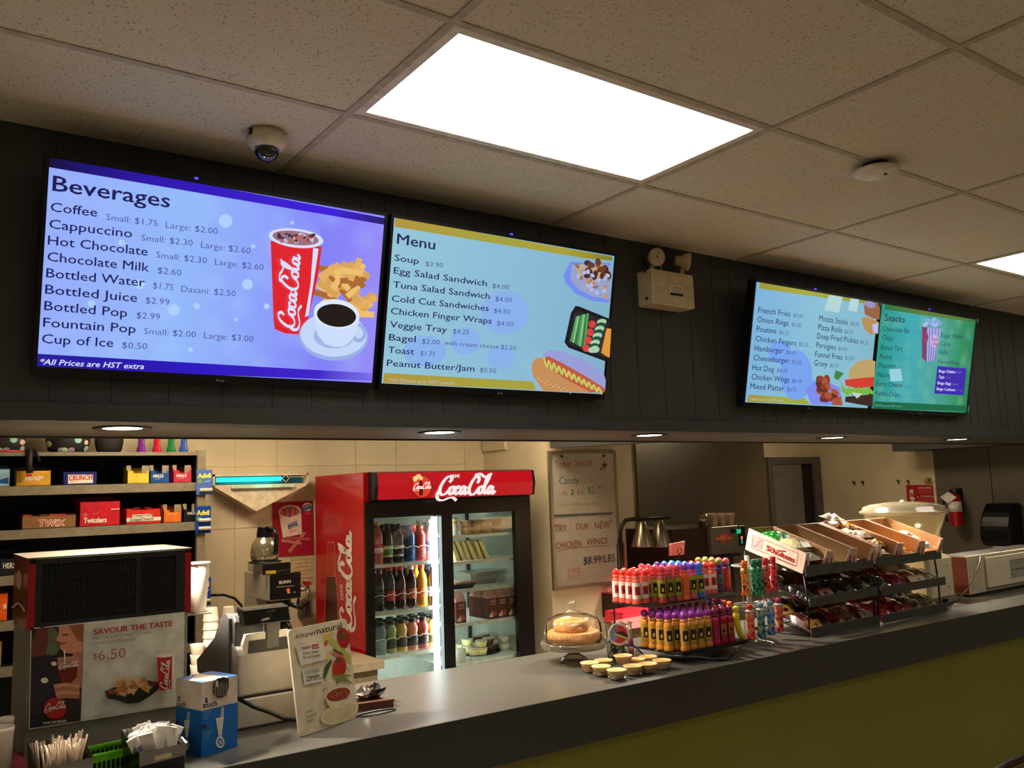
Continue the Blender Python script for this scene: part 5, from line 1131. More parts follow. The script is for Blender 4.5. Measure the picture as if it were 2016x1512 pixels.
# ================================================================== DRINK DISPENSER
DY = 2.80
U0, U1 = .317, .761
t = thing('drink_dispenser', 'stainless drink dispenser with black grille, red side panels and price poster, rear side', 'drink dispenser', ((U0+U1)/2, 3.0, CT))
sst = mat('dispenser_steel', (150, 144, 130), .35, .35, var=.03)
hz1 = at(200, 1090, Y=DY).z; hz0 = at(200, 1222, Y=DY).z; dd = .36
m = MB(); m.box(U0+.006, U1-.006, DY+.012, DY+dd, CT, hz0+.03, sst); m.box(U0-.004, U1+.004, DY+.005, DY+dd, hz1-.004, hz1, mat('dispenser_top', (128, 120, 104), .3, .85, var=.03))
part('body', m, t)
m = MB(); m.box(U0+.003, U1-.003, DY+.016, DY+dd, hz0, hz1-.004, blackm); part('hood', m, t)
m = MB(); g = mat('grille_black', (20, 20, 19), .45)
n = 24; ww = U1-U0
m.box(U0+.03, U1-.03, DY+.006, DY+.016, hz0, hz1-.004, mat('grille_recess', (6, 6, 6), .8))
for (a, b, c, d) in ((U0+.018, U1-.018, hz1-.02, hz1-.004), (U0+.018, U1-.018, hz0, hz0+.012), (U0+.018, U0+.035, hz0+.012, hz1-.02), (U1-.045, U1-.018, hz0+.012, hz1-.02), (U0+ww*.64, U0+ww*.67, hz0+.012, hz1-.02)): m.box(a, b, DY, DY+.016, c, d, g)
for i in range(n):
    z = hz0+.015+i*(hz1-hz0-.04)/n; m.box(U0+.035, U1-.045, DY+.003, DY+.007, z, z+.003, g)
for i in range(22): x = U0+.045+i*ww*.6/22; m.box(x, x+.0018, DY+.001, DY+.005, hz0+.01, hz1-.018, g)
part('grille', m, t)
m = MB(); m.box(U0, U0+.018, DY, DY+.016, hz0-.005, hz1-.018, crd); m.box(U0, U0+.005, DY+.016, DY+dd, hz0-.005, hz1-.004, mat('side_copper', (190, 100, 70), .2, .5)); 
pl = Plane((U0-.0006, 0, 0), (0, -1, 0), (0, 0, 1)); P = Paint(m, pl, 0, 1050, 3.273); P.line([(80, 480), (120, 450), (160, 500)], 8, Wp); P.ell(125, 300, 20, 60, mat('side_print', (206, 150, 130), .4)); part('red_side_panel', m, t)
m = MB(); m.box(U1-.018, U1, DY, DY+.016, hz0-.002, hz1-.014, crd); m.box(U1-.005, U1, DY+.016, DY+dd, hz0-.005, hz1-.004, crd); part('red_side_panel', m, t)
# poster on the front
PS = Paint(MB(), Plane((0, DY-.0002, 0), (1, 0, 0), (0, 0, 1)), 0, 1050, 3.273); m = PS.mb
def PQ(q): return [(PS.p(*a, 0).x, PS.p(*a, 0).z) for a in q]
m.prism(PQ([(197, 612), (1190, 503), (1180, 1105), (185, 1268)]), (0, DY+.004, 0), (1, 0, 0), (0, 0, 1), (0, -1, 0), .004, mat('poster_offwhite', (206, 204, 188), .35))
P = PS
P.poly([(205, 618), (540, 583), (520, 1208), (192, 1255)], mat('ad_dark', (46, 26, 30), .4))
P.ell(330, 700, 60, 90, mat('ad_green', (96, 104, 70), .4)); P.ell(255, 720, 50, 120, mat('ad_brown', (104, 50, 36), .4), .2); P.poly([(205, 800), (330, 780), (370, 1000), (300, 1240), (194, 1253)], mat('ad_jacket', (36, 28, 44), .4))
sk = mat('ad_skin', (206, 140, 106), .4); sk2 = mat('ad_skin2', (178, 108, 80), .4)
P.poly([(378, 600), (538, 585), (530, 760), (470, 775), (420, 770), (385, 740), (392, 705), (360, 688), (378, 650)], sk); P.poly([(440, 592), (538, 584), (534, 700), (500, 690), (470, 640)], mat('ad_hair', (150, 88, 50), .4)); P.line([(385, 712), (425, 706)], 8, mat('ad_lip', (150, 60, 56), .4)); P.line([(400, 655), (440, 650)], 7, mat('ad_dark', 0))
P.poly([(470, 770), (530, 758), (524, 990), (480, 1000), (440, 930)], sk2)
P.poly([(370, 840), (505, 815), (490, 930), (460, 960), (400, 968), (372, 900)], mat('ad_cola', (110, 36, 26), .2)); P.poly([(370, 800), (508, 785), (505, 850), (370, 876)], mat('ad_glass', (186, 130, 110), .2)); P.script((380, 868), (505, 855), (4, -34), Wp, .08); P.line([(412, 750), (418, 840)], 8, Wp)
for i in range(4): P.line([(350+i*6, 985+i*24), (420, 975+i*24), (505, 985+i*22)], 26, [sk, sk2][i % 2])
P.ell(285, 945, 24, 18, Wp); P.ell(345, 838, 18, 14, Wp)
P.ell(352, 1125, 74, 68, mat('ad_disc', (180, 20, 28), .35)); P.script((284, 1140), (420, 1120), (6, -44), Wp, .08); P.text('TASTE THE FEELING', (272, 1228), (425, 1212), 15, Wp, .03)
adred = mat('ad_red', (176, 40, 52), .4); adgr = mat('ad_grey', (130, 130, 124), .4)
P.text('SAVOUR THE TASTE', (598, 652), (1108, 596), 36, adred, .03); P.text('Nachos and a small fountain', (596, 684), (966, 642), 21, adgr, 0); P.text('Coca-Cola beverage', (596, 716), (870, 684), 21, adgr, 0); P.text('$', (596, 808), (625, 805), 36, adred, -.01); P.text('6.50', (630, 818), (805, 798), 66, adred, -.015)
P.poly([(672, 1015), (745, 985), (950, 945), (1028, 960), (1015, 1000), (970, 1040), (900, 1085), (820, 1095), (750, 1070), (690, 1062)], mat('ad_tray', (30, 26, 26), .4)); P.ell(722, 1018, 34, 14, mat('ad_salsa', (176, 80, 40), .4), -.1); P.ell(990, 968, 34, 12, mat('ad_salsa2', (130, 40, 36), .4), -.1)
random.seed(12); ch = [mat('chip_a', (206, 150, 76), .5), mat('chip_b', (226, 180, 110), .5), mat('chip_c', (184, 122, 58), .5)]
for i in range(34):
    x, y = random.uniform(755, 940), random.uniform(950, 1035); a = random.uniform(0, 3); P.poly([(x+34*math.cos(a+k*2.1), y-8+30*math.sin(a+k*2.1)) for k in range(3)], ch[i % 3])
P.poly([(1000, 790), (1120, 775), (1105, 995), (1015, 1008)], mat('ad_cupred', (178, 24, 34), .35)); P.poly([(1098, 778), (1118, 776), (1108, 992), (1094, 995)], Wp); P.ell(1060, 780, 60, 12, Wp, -.1); P.script((1065, 1000), (1085, 810), (-52, -4), Wp, .08)
P.poly([(585, 1168), (1130, 1100), (1130, 1106), (585, 1176)], mat('ad_line', (180, 178, 166), .4))
pp = part('price_poster', m, t, 'glossy poster of a drinker, nachos and a red cup')
m = MB(); q = at(21, 1217, Y=3.1); m.ball((U0-.001, 3.08, hz0-.012), .006, alu); part('side_bolt', m, t)
# big paper cup beside it
c = at(389, 1108, Y=3.08); r = .040; zb_ = c.z-.165
m = MB(); m.box(U1, c.x+.034, 3.03, 3.13, zb_-.004, zb_, sst); part('cup_bracket', m, t)
t = thing('large_paper_cup', 'large white paper cup with rolled rim right behind the drink dispenser', 'cup', (c.x, 3.08, zb_))
m = MB(); m.lathe((c.x, 3.08, zb_), [(.028, 0), (.029, .004), (r, .162), (r-.001, .163), (.028, .01), (.0001, .01)], mat('paper_cup', (226, 214, 196), .5), 28); part('cup_body', m, t); m = MB(); m.lathe((c.x, 3.08, zb_+.16), [(r-.001, 0), (r+.003, .002), (r+.003, .006), (r-.001, .007)], mat('paper_cup', 0), 28); part('rim', m, t)
# ================================================================== FRONT COUNTER, LEFT
def onc(px, py): 
    p = at(px, py, z=CT); return p
# straw carton
P0, P1, P2 = onc(345, 1478), onc(396, 1491), onc(467, 1470)
u1 = (P1-P0).normalized(); w1 = (P1-P0).length; u2 = (P2-P1).normalized(); w2 = (P2-P1).length
ztop = at(395.6, 1345, Y=P1.y).z
blue = mat('straw_blue', (14, 104, 184), .35); bwh = mat('straw_white', (214, 198, 180), .45); txt = mat('straw_ink', (30, 44, 80), .4)
t = thing('straw_box', 'blue and white carton of straws with an oval window, standing on the counter', 'straw box', P1)
P3 = P0+(P2-P1)
m = MB(); H = ztop-CT; zm = H*.62
def rim(z): return [Vector((p.x, p.y, CT+z)) for p in (P0, P1, P2, P3)]
m.hexa(rim(0)+rim(zm), blue); m.hexa(rim(zm)+rim(H), bwh)
m.add([p+Vector((0, 0, .0006)) for p in rim(H)], [(0, 1, 2, 3)], blue)
a, b, c_, d_ = rim(H+.001); m.add([a.lerp(b, .5), b.lerp(c_, .15), b.lerp(c_, .75), a.lerp(d_, .6)], [(0, 1, 2, 3)], bwh)
pl1 = Plane(P0, u1, (0, 0, 1)); pl2 = Plane(P1, u2, (0, 0, 1))
Z = (0, 1050, 3.273)
P = Paint(m, pl2, *Z)
P.text('t uch', (1305, 1128), (1398, 1110), 36, txt, .02); P.ell(1329, 1112, 11, 11, txt); P.ell(1329, 1112, 6, 6, bwh); P.line([(1329, 1062), (1329, 1092)], 12, txt)
P.poly([(1388, 1192), (1440, 1178), (1427, 1300), (1405, 1305)], Wp); P.line([(1422, 1182), (1427, 1122)], 6, Wp, lift=False); P.line([(1434, 1180), (1438, 1118)], 6, Wp, lift=False); P.line([(1400, 1312), (1428, 1306)], 8, Wp)
P.ell(1415, 1345, 28, 38, Wp); P.line([(1400, 1350), (1410, 1325), (1428, 1335), (1428, 1360), (1412, 1365), (1412, 1345)], 8, blue)
for i in range(4): P.line([(1305, 1150+i*16), (1358-i*8, 1143+i*16)], 4, mat('print_paleblue', (120, 170, 214), .4), lift=False); P.line([(1303, 1280+i*12), (1372-i*10, 1272+i*12)], 3, mat('print_paleblue', 0), lift=False)
P.ell(1312, 1243, 17, 14, txt)
P.poly([(1372, 960), (1395, 935), (1440, 924), (1468, 935), (1470, 980), (1460, 1030), (1430, 1058), (1395, 1058), (1368, 1030)], mat('window_dark', (40, 36, 30), .6))
for i in range(5): P.line([(1385+i*18, 960+i), (1380+i*18, 1045)], 11, mat('straw_grey', (120, 110, 92), .4), lift=(i == 0))
P.line([(1392, 950), (1392, 985)], 12, Wp)
P = Paint(m, pl1, *Z)
P.text('t uch', (1140, 1115), (1198, 1118), 32, txt, .02); P.line([(1154, 1048), (1154, 1080)], 9, txt)
P.poly([(1188, 1205), (1225, 1200), (1213, 1318), (1199, 1318)], Wp); P.line([(1210, 1205), (1213, 1150)], 5, Wp, lift=False); P.line([(1219, 1203), (1223, 1150)], 5, Wp, lift=False); P.ell(1203, 1362, 18, 36, Wp); P.line([(1195, 1365), (1203, 1340), (1213, 1355), (1206, 1380), (1200, 1362)], 6, blue); P.ell(1146, 1218, 9, 16, txt)
part('carton', m, t)
# green basket and two clear bins in front of the dispenser
def quadbin(px, name, lab, colr, w, d, h, rot, wall=.003, slots=False, cat='bin', z0=CT, flare=.012):
    c = at(px[0], px[1], z=z0+h)
    t = thing(name, lab, cat, (c.x, c.y, z0), rot); M = Matrix.Translation((c.x, c.y, z0)) @ Matrix.Rotation(rot, 4, 'Z')
    return t, M
def openbox(m, w, d, h, fl, wl, mt, front=1.0, slots=0):
    def ring(z, o, i=0): return [(-w/2-o+i, -d/2-o+i, z), (w/2+o-i, -d/2-o+i, z), (w/2+o-i, d/2+o-i, z), (-w/2-o+i, d/2+o-i, z)]
    O0, O1, I0, I1 = ring(0, 0), ring(h, fl), ring(wl, 0, wl), ring(h, fl, wl)
    if front < 1:
        for R in (O1, I1):
            for k in (0, 1): R[k] = (R[k][0], R[k][1], h*front)
    m.add(O0+O1+I0+I1, [(3, 2, 1, 0), (0, 1, 5, 4), (1, 2, 6, 5), (2, 3, 7, 6), (3, 0, 4, 7), (8, 9, 10, 11), (9, 8, 12, 13), (10, 9, 13, 14), (11, 10, 14, 15), (8, 11, 15, 12), (4, 5, 13, 12), (5, 6, 14, 13), (6, 7, 15, 14), (7, 4, 12, 15)], mt)
grn = mat('basket_green', (120, 216, 30), .4)
c = at(214, 1476, z=CT+.05); rz = math.radians(7)
t = thing('green_basket', 'lime green slotted plastic basket between the two clear bins', 'basket', (c.x, c.y, CT), rz); M = Matrix.Translation((c.x, c.y, CT)) @ Matrix.Rotation(rz, 4, 'Z')
m = MB(); openbox(m, .118, .085, .055, .006, .002, grn)
for (a, b, c1, d) in ((-.067, .067, -.051, -.041), (-.067, .067, .041, .051), (-.067, -.055, -.051, .051), (.055, .067, -.051, .051)): m.box(a, b, c1, d, .052, .057, grn)
for i in range(10): m.box(-.052+i*.0115, -.045+i*.0115, -.0475, -.0455, .012, .036, mat('slot_dark', (16, 24, 8), .8)); m.box(-.052+i*.0115, -.045+i*.0115, .0425, .0405, .026, .046, mat('slot_dark', 0))
part('basket', m.xf(M), t)
m = MB(); random.seed(4)
for i in range(40):
    a = random.uniform(-.5, .5); x, y = random.uniform(-.045, .03), random.uniform(-.03, .03)
    m.tube([(x, y, .012+i*.0004), (x+.04*math.cos(a), y+.03*math.sin(a), .015+i*.0004)], .0015, mat('twist_tie', (70, 64, 50), .5), 4)
s_ = mk('stir_sticks', m.xf(M)); tag(s_, 'dark stir sticks lying loose in the lime green basket', 'stir sticks'); s_['kind'] = 'stuff'
smoke = glassy('smoky_plastic', (150, 140, 126), .22, .12)
def clearbin(px, py, lab, w, d, h, rz):
    c = at(px, py, z=CT+h*.8); M = Matrix.Translation((c.x, c.y, CT)) @ Matrix.Rotation(rz, 4, 'Z')
    t = thing('clear_bin', lab, 'bin', (c.x, c.y, CT), rz)
    m = MB(); openbox(m, w, d, h, .006, .003, smoke, .62); part('bin_body', m.xf(M), t)
    m = MB(); m.box(-w/2-.001, w/2+.001, -d/2-.003, -d/2+.0, .0, h*.5, mat('bin_dark', (26, 24, 22), .35)); m.box(-w/2-.002, -w/2+.001, -d/2, d/2, 0, h*.55, mat('bin_dark', 0)); m.box(w/2-.001, w/2+.002, -d/2, d/2, 0, h*.55, mat('bin_dark', 0)); part('bin_lower', m.xf(M), t)
    m = MB(); m.box(-.022, .022, -d/2-.0045, -d/2-.0032, h*.36, h*.5, mat('masking_tape', (206, 186, 140), .6)); part('label_holder', m.xf(M), t)
    return t, M
t1_, M1 = clearbin(118, 1478, 'dark clear bin heaped with white straws, left of the green basket', .115, .11, .10, math.radians(6))
t2_, M2 = clearbin(303, 1450, 'dark clear bin heaped with white packets, right of the green basket', .115, .11, .105, math.radians(10))
sw = mat('packet_white', (236, 230, 220), .5); sb = mat('packet_blue', (90, 120, 180), .5)
random.seed(21)
for i in range(80):
    x, y = random.uniform(-.044, .044), random.uniform(-.045, .035); tx, ty = random.uniform(-.6, .8), random.uniform(-.6, .15)
    m = MB(); L = .10; zb0 = .004+random.uniform(0, .012)
    top = (max(-.055, min(.055, x+tx*L*.5)), y+ty*L*.25, zb0+L*random.uniform(.85, 1.08))
    m.tube([(x, y, zb0), top], .0023, mat('straw_wrap', (222, 200, 176), .5), 5)
    single('wrapped_straw', m.xf(M1), 'thin white wrapped straw standing in the left clear bin', 'straw', 'wrapped straws in the left bin')
for i in range(30):
    x, y = -.042+(i % 6)*.0165, -.035+(i//6)*.017; a = random.uniform(-.5, .5); b = random.uniform(-.35, .35)
    m = MB(); m.box(-.0085*2, .0085*2, -.002, .002, 0, .065, sw); 
    if i % 3 == 0: m.box(-.008, .008, -.0026, -.002, .02, .035, sb)
    R = Matrix.Translation((x*.85, y, .030+.018*math.cos((x)*30)+random.uniform(0, .012))) @ Matrix.Rotation(a, 4, 'Y') @ Matrix.Rotation(b, 4, 'X') @ Matrix.Rotation(random.uniform(-.6, .6), 4, 'Z')
    single('sugar_packet', m.xf(M2 @ R), 'white paper sugar packet piled in the right clear bin', 'sugar packet', 'sugar packets in the right bin')
# far left cups and cloth
foamstack(8, 1412, 22, 2.70, CT, 'foam cup stack at the far left edge of the counter', False) if False else None
for k, (px, top_, Y, r, n_) in enumerate(((-2, 1432, 2.62, .035, 2), (12, 1412, 2.80, .020, 3), (44, 1418, 2.95, .022, 2))):
    if k == 2: continue
    zt_ = at(px, top_, Y=Y).z; x = at(px, top_, Y=Y).x; hh = (zt_-CT)
    m = MB(); m.lathe((x, Y, CT), [(r*.82, 0), (r*.95, hh*.9), (r, hh*.93), (r, hh), (r*.92, hh), (r*.85, hh*.8)], foam, 24)
    single('foam_cup', m, ['large foam cup cut off at the lower left edge', 'small foam cup behind the large one at the lower left'][k], 'cup', 'foam cups')
c = at(36, 1500, z=CT+.01); m = MB(); m.hexa([(c.x-.03, c.y-.09, CT), (c.x+.028, c.y-.09, CT), (c.x+.015, c.y+.06, CT), (c.x-.03, c.y+.06, CT), (c.x-.02, c.y-.08, CT+.02), (c.x+.018, c.y-.08, CT+.014), (c.x+.006, c.y+.05, CT+.03), (c.x-.02, c.y+.05, CT+.03)], mat('cloth_pink', (150, 50, 66), .8, bump=.6, scale=60)); single('pink_cloth', m, 'folded dark pink cloth beside the drink dispenser', 'cloth', bevel=.004)

# cash register
t = thing('cash_register', 'silver cash register with customer display, seen from behind', 'cash register', (1.10, 2.93, CT))
sil = mat('register_silver', (168, 162, 152), .35, .25, var=.03); sild = mat('register_grey', (96, 94, 90), .4, .2); sill = mat('register_light', (206, 200, 190), .25, .4)
RX0, RX1, RY = .885, 1.20, 2.74
rz1 = at(467, 1375, Y=RY).z; rz2 = at(470, 1285, Y=RY).z; rz3 = at(480, 1208, Y=RY+.08).z; rz4 = at(560, 1240, Y=RY+.09).z
m = MB(); m.box(RX0, RX1, RY, RY+.42, CT+.004, rz1-.006, sil, c=.004); m.box(RX0+.004, RX1-.004, RY+.004, RY+.41, CT, rz1, blackm); part('cash_drawer', m, t)
m = MB(); h0, h2, h3 = rz1, rz2, rz4
# body side outline from customer side (y=0) to the keyboard side
m.prism([(.002, h0), (.002, h2-.01), (.012, h2+.008), (.05, h3-.02), (.075, h3-.006), (.10, h3-.004), (.15, h3-.02), (.22, h2+.01), (.42, h0+.055), (.42, h0)], (RX0+.004, RY, 0), (0, 1, 0), (0, 0, 1), (1, 0, 0), RX1-RX0-.008, sil)
bd = part('body', m, t, bevel=.008)
h3 = rz3; m = MB(); m.prism([(.03, h2-.04), (.045, h3-.02), (.07, h3), (.12, h3), (.19, h2-.04)], (RX0+.006, RY, 0), (0, 1, 0), (0, 0, 1), (1, 0, 0), .15, sild); part('printer_hood', m, t, bevel=.006)
m = MB(); m.prism([(.07, h0+.02), (.07, h3-.01), (.10, h3+.004), (.15, h3-.012), (.22, h2+.02), (.42, h0+.06), (.41, h0+.02)], (RX0-.004, RY, 0), (0, 1, 0), (0, 0, 1), (1, 0, 0), .01, mat('register_side', (100, 96, 96), .35)); part('side_cheek', m, t)
m = MB(); 
q = at(410, 1290, Y=2.9)
yy = RY+.02; m.prism([(.01, h2-.055+.0), (.185, h2-.05), (.185, h2+.035), (.16, h2+.05), (.02, h2+.05), (.01, h2+.02)], (RX0+.01, RY+.028, 0), (1, 0, 0), (0, 0, 1), (0, -1, 0), .022, sill); 
m.prism([(.025, h2-.02), (.17, h2-.02), (.165, h2+.03), (.03, h2+.03)], (RX0+.01, RY+.010, 0), (1, 0, 0), (0, 0, 1), (0, -1, 0), .007, mat('register_recess', (46, 44, 42), .4)); part('printer_cover', m, t)
m = MB(); xk = at(533, 1240, Y=RY+.02).x; zk0 = at(533, 1275, Y=RY+.02).z; zk1 = at(533, 1222, Y=RY+.02).z
m.box(xk-.022, xk+.022, RY+.002, RY+.03, zk0, zk1, sild, c=.003); part('display_post', m, t)
m = MB(); a = at(475, 1206, Y=RY); b = at(566, 1225, Y=RY); zt1 = at(520, 1196, Y=RY).z; zb1 = at(520, 1228, Y=RY).z
m.prism([(-.03, zb1+.004), (.0, zb1), (.02, zb1+.012), (.05, zt1-.002), (.045, zt1+.004), (-.01, zt1)], (a.x, RY, 0), (0, 1, 0), (0, 0, 1), (1, 0, 0), b.x-a.x, mat('display_black', (12, 13, 15), .12, coat=.4))
pl = Plane((0, RY-.03, 0), (1, 0, 0), (0, 0, 1)); P = Paint(m, pl, 370, 1130, 4.32); P.text('CASIO', (628, 398), (695, 384), 17, whitep, .03); P.text('0.00', (672, 335), (740, 322), 26, mat('digits_dim', (60, 74, 60), .4), .02); part('customer_display', m, t, bevel=.003)
pts = [at(470, 1376, Y=RY-.02), at(500, 1392, Y=RY-.04), at(530, 1402, Y=RY-.05), at(560, 1415, Y=RY-.06), at(590, 1418, Y=RY-.06)]
m = MB(); m.tube(catmull([(p.x, p.y) for p in pts], 3) and [tuple(p) for p in pts], .006, blackp, 6); single('register_cord', m, 'black cord drooping across the front of the cash register', 'cord')

# soup board, leaning
Pa, Pb = at(590, 1452, z=CT+.001), at(706.5, 1412, z=CT+.001)
u = (Pb-Pa).normalized(); nb = Vector((u.y, -u.x, 0))       # towards the customer
best = None
for hh in [x*.005 for x in range(40, 90)]:
    for aa in [x*.02 for x in range(-5, 30)]:
        v = (Vector((0, 0, 1))*math.cos(aa)-nb*math.sin(aa)); e = 0
        for base, (qx, qy) in ((Pa, (571.4, 1243)), (Pb, (675.6, 1217))):
            T = base+v*hh-CAM; d = T.dot(_f); e += (1008+FPX*T.dot(CR)/d-qx)**2+(756-FPX*T.dot(CU)/d-qy)**2
        if best is None or e < best[0]: best = (e, hh, aa)
_, BH, BA = best
v = (Vector((0, 0, 1))*math.cos(BA)-nb*math.sin(BA)); n_ = u.cross(v)
if n_.dot(CAM-Pa) < 0: n_ = -n_
Lb = (Pb-Pa).length
t = thing('soup_board', 'cream soup advertising board leaning on the counter before the register', 'sign board', Pa)
c = .012; m = MB(); ol = [(c, 0), (Lb-.02, 0), (Lb, .02), (Lb, BH-c), (Lb-c*.3, BH-c*.3), (Lb-c, BH), (c, BH), (c*.3, BH-c*.3), (0, BH-c), (0, c), (c*.3, c*.3)]
m.prism(ol, Pa-n_*.006, u, v, n_, .006, mat('board_cream', (222, 208, 176), .35))
pl = Plane(Pa, u, v); P = Paint(m, pl, 370, 1130, 4.32)
ink = mat('board_ink', (24, 20, 18), .4)
P.text('souper', (912, 550), (1095, 515), 44, ink, .0, .3); P.text('natural', (1098, 512), (1308, 462), 52, ink, .01, 0)
tr = mat('tomato_red', (190, 40, 30), .35); ye = mat('pepper_yellow', (226, 190, 100), .4); gg = mat('veg_olive', (130, 140, 60), .4); gd = mat('veg_dkgreen', (60, 90, 40), .4)
P.line([(1165, 560), (1190, 510), (1230, 500)], 26, ye); P.poly([(1150, 545), (1215, 530), (1300, 610), (1385, 700), (1390, 775), (1320, 720), (1240, 620)], mat('celery_print', (190, 184, 100), .4)); P.ell(1170, 590, 16, 24, mat('radish', (200, 90, 50), .4)); P.ell(1185, 540, 34, 22, ye, .3)
P.ell(1318, 545, 52, 88, mat('pepper_red', (170, 34, 40), .3), -.15); P.ell(1312, 530, 20, 32, gd)
P.poly([(1178, 655), (1300, 695), (1340, 735), (1260, 705)], mat('carrot_print', (216, 100, 50), .4)); P.poly([(1225, 632), (1300, 668), (1325, 700), (1240, 660)], mat('bean_print', (110, 60, 40), .4))
P.poly([(1210, 722), (1218, 750), (1160, 890), (1138, 885), (1160, 790)], gd); P.ell(1180, 712, 13, 24, ye)
P.ell(1281, 795, 57, 88, tr, .1); P.ell(1272, 735, 16, 28, gd)
P.poly([(1203, 870), (1300, 850), (1395, 865), (1330, 880), (1410, 945), (1300, 900), (1250, 940), (1270, 895)], gg)
for (x, y) in ((1345, 800), (1357, 815), (1150, 680), (1162, 905), (1140, 990), (1152, 980), (1250, 920)): P.ell(x, y, 5, 6, ink, n=6)
P.ell(1275, 1180, 172, 82, mat('saucer_print', (226, 210, 166), .4), -.42); P.ell(1275, 1180, 150, 66, mat('saucer_print2', (212, 194, 150), .4), -.42)
P.poly([(1150, 1055), (1175, 1120), (1220, 1152), (1300, 1140), (1350, 1090), (1375, 1000)], mat('bowl_print', (232, 218, 178), .4)); P.ell(1262, 1025, 114, 62, mat('bowl_rim', (236, 224, 190), .4), -.28); P.ell(1262, 1027, 104, 53, mat('soup_print', (150, 66, 44), .35), -.28)
for i in range(14): P.ell(1262+math.cos(i*2.3)*70, 1027+math.sin(i*1.7)*26, 13, 9, mat('soup_bits', (184, 96, 66), .4), n=7)
for tx, a, b in (('soup', (975, 1188), (1035, 1165)), ('is good', (980, 1228), (1068, 1202)), ('food', (985, 1272), (1040, 1250))): P.text(tx, a, b, 26, ink, 0, .25)
part('board', m, t)
def slip(q, nm, lab):
    m = MB(); A = [P.pl.px(370+x/4.32, 1130+y/4.32, .004) for x, y in q]; B = [p+n_*.003 for p in A]; m.add(A+B, [(3, 2, 1, 0), (4, 5, 6, 7), (0, 1, 5, 4), (1, 2, 6, 5), (2, 3, 7, 6), (3, 0, 4, 7)], mat('slip_white', (232, 222, 204), .45)); return m
m = slip([(905, 620), (1138, 585), (1158, 728), (950, 780)], 0, 0); P2_ = Paint(m, pl, 370, 1130, 4.32); P2_.k = .0075
P2_.text("TODAY'S", (952, 645), (1030, 633), 20, ink, .02); P2_.poly([(1038, 605), (1097, 595), (1100, 633), (1042, 641)], tr); P2_.text('SOUP', (1046, 634), (1096, 626), 20, whitep, .03, lift=True); P2_.text('Chicken Cheddar', (963, 690), (1100, 668), 24, ink, 0); P2_.text('Broccoli Chowder', (970, 725), (1110, 702), 24, ink, 0); part('soup_slip', m, t, 'white slip naming the chowder')
m = slip([(960, 822), (1128, 790), (1138, 912), (980, 945)], 0, 0); P2_ = Paint(m, pl, 370, 1130, 4.32); P2_.k = .0075
P2_.poly([(975, 825), (1100, 800), (1102, 835), (978, 858)], mat('slip_grey', (186, 178, 164), .5)); P2_.text('Vegetable', (990, 892), (1105, 875), 26, ink, .01, lift=True); P2_.text('Beef Barley', (993, 918), (1130, 892), 18, ink, 0); part('soup_slip', m, t, 'smaller white slip reading Vegetable')
m = MB(); bk = Pa+u*(Lb*.5)-n_*.008; m.add([bk-u*.03+v*(BH*.6), bk+u*.03+v*(BH*.6), Vector(((bk+u*.03).x-n_.x*.11, (bk+u*.03).y-n_.y*.11, CT)), Vector(((bk-u*.03).x-n_.x*.11, (bk-u*.03).y-n_.y*.11, CT))], [(0, 1, 2, 3), (3, 2, 1, 0)], mat('board_cream', 0)); part('easel_back', m, t)

# brown tray with foil wrappers and a wire loop
a, b = at(704, 1400, z=CT), at(775, 1391, z=CT)
t = thing('wrapper_tray', 'small brown wooden tray beside the soup board', 'tray', ((a.x+b.x)/2, a.y+.05, CT))
m = MB(); m.prism([(a.x-.04, a.y), (b.x, b.y), (b.x-.015, b.y+.13), (a.x-.05, a.y+.13)], (0, 0, CT), (1, 0, 0), (0, 1, 0), (0, 0, 1), .018, mat('tray_brown', (96, 52, 32), .5)); m.prism([(a.x-.04, a.y-.001), (b.x+.004, b.y-.001), (b.x, b.y+.02), (a.x-.04, a.y+.02)], (0, 0, CT+.018), (1, 0, 0), (0, 1, 0), (0, 0, 1), .006, mat('tray_brown', 0)); part('tray_base', m, t)
random.seed(5)
for nm, px, py, r, colr in (('silver', 716, 1380, .032, mat('foil_silver', (200, 196, 190), .15, .9)), ('dark', 740, 1372, .034, mat('foil_dark', (40, 34, 28), .2, .4)), ('brown', 728, 1368, .028, mat('foil_brown', (90, 60, 44), .2, .4))):
    c = at(px, py, Y=a.y+.06); m = MB(); c.z = CT+.019; pts = []
    for i in range(5):
        for k in range(9): pts.append((c.x+math.cos(k*.698)*r*math.sin(PI*(i+.6)/5.4)*random.uniform(.6, 1.3), c.y+math.sin(k*.698)*r*math.sin(PI*(i+.6)/5.4)*random.uniform(.6, 1.3), c.z+.045*i/4*random.uniform(.75, 1.1)+(0 if i else 0)))
    F = [(i*9+k, i*9+(k+1) % 9, (i+1)*9+(k+1) % 9, (i+1)*9+k) for i in range(4) for k in range(9)]+[tuple(range(8, -1, -1)), tuple(range(36, 45))]
    m.add(pts, F, colr); single('foil_wrapper', m, 'crumpled '+nm+' candy wrapper on the brown tray', 'wrapper', 'crumpled wrappers on the brown tray')
c = at(735, 1400, z=CT+.004); m = MB(); m.tube([(c.x+.07*math.cos(k*.35)-.0, c.y-.02+.022*math.sin(k*.35), CT+.003) for k in range(19)], .0025, blackm, 5); single('wire_loop', m, 'thin dark wire loop lying in front of the brown tray', 'wire')

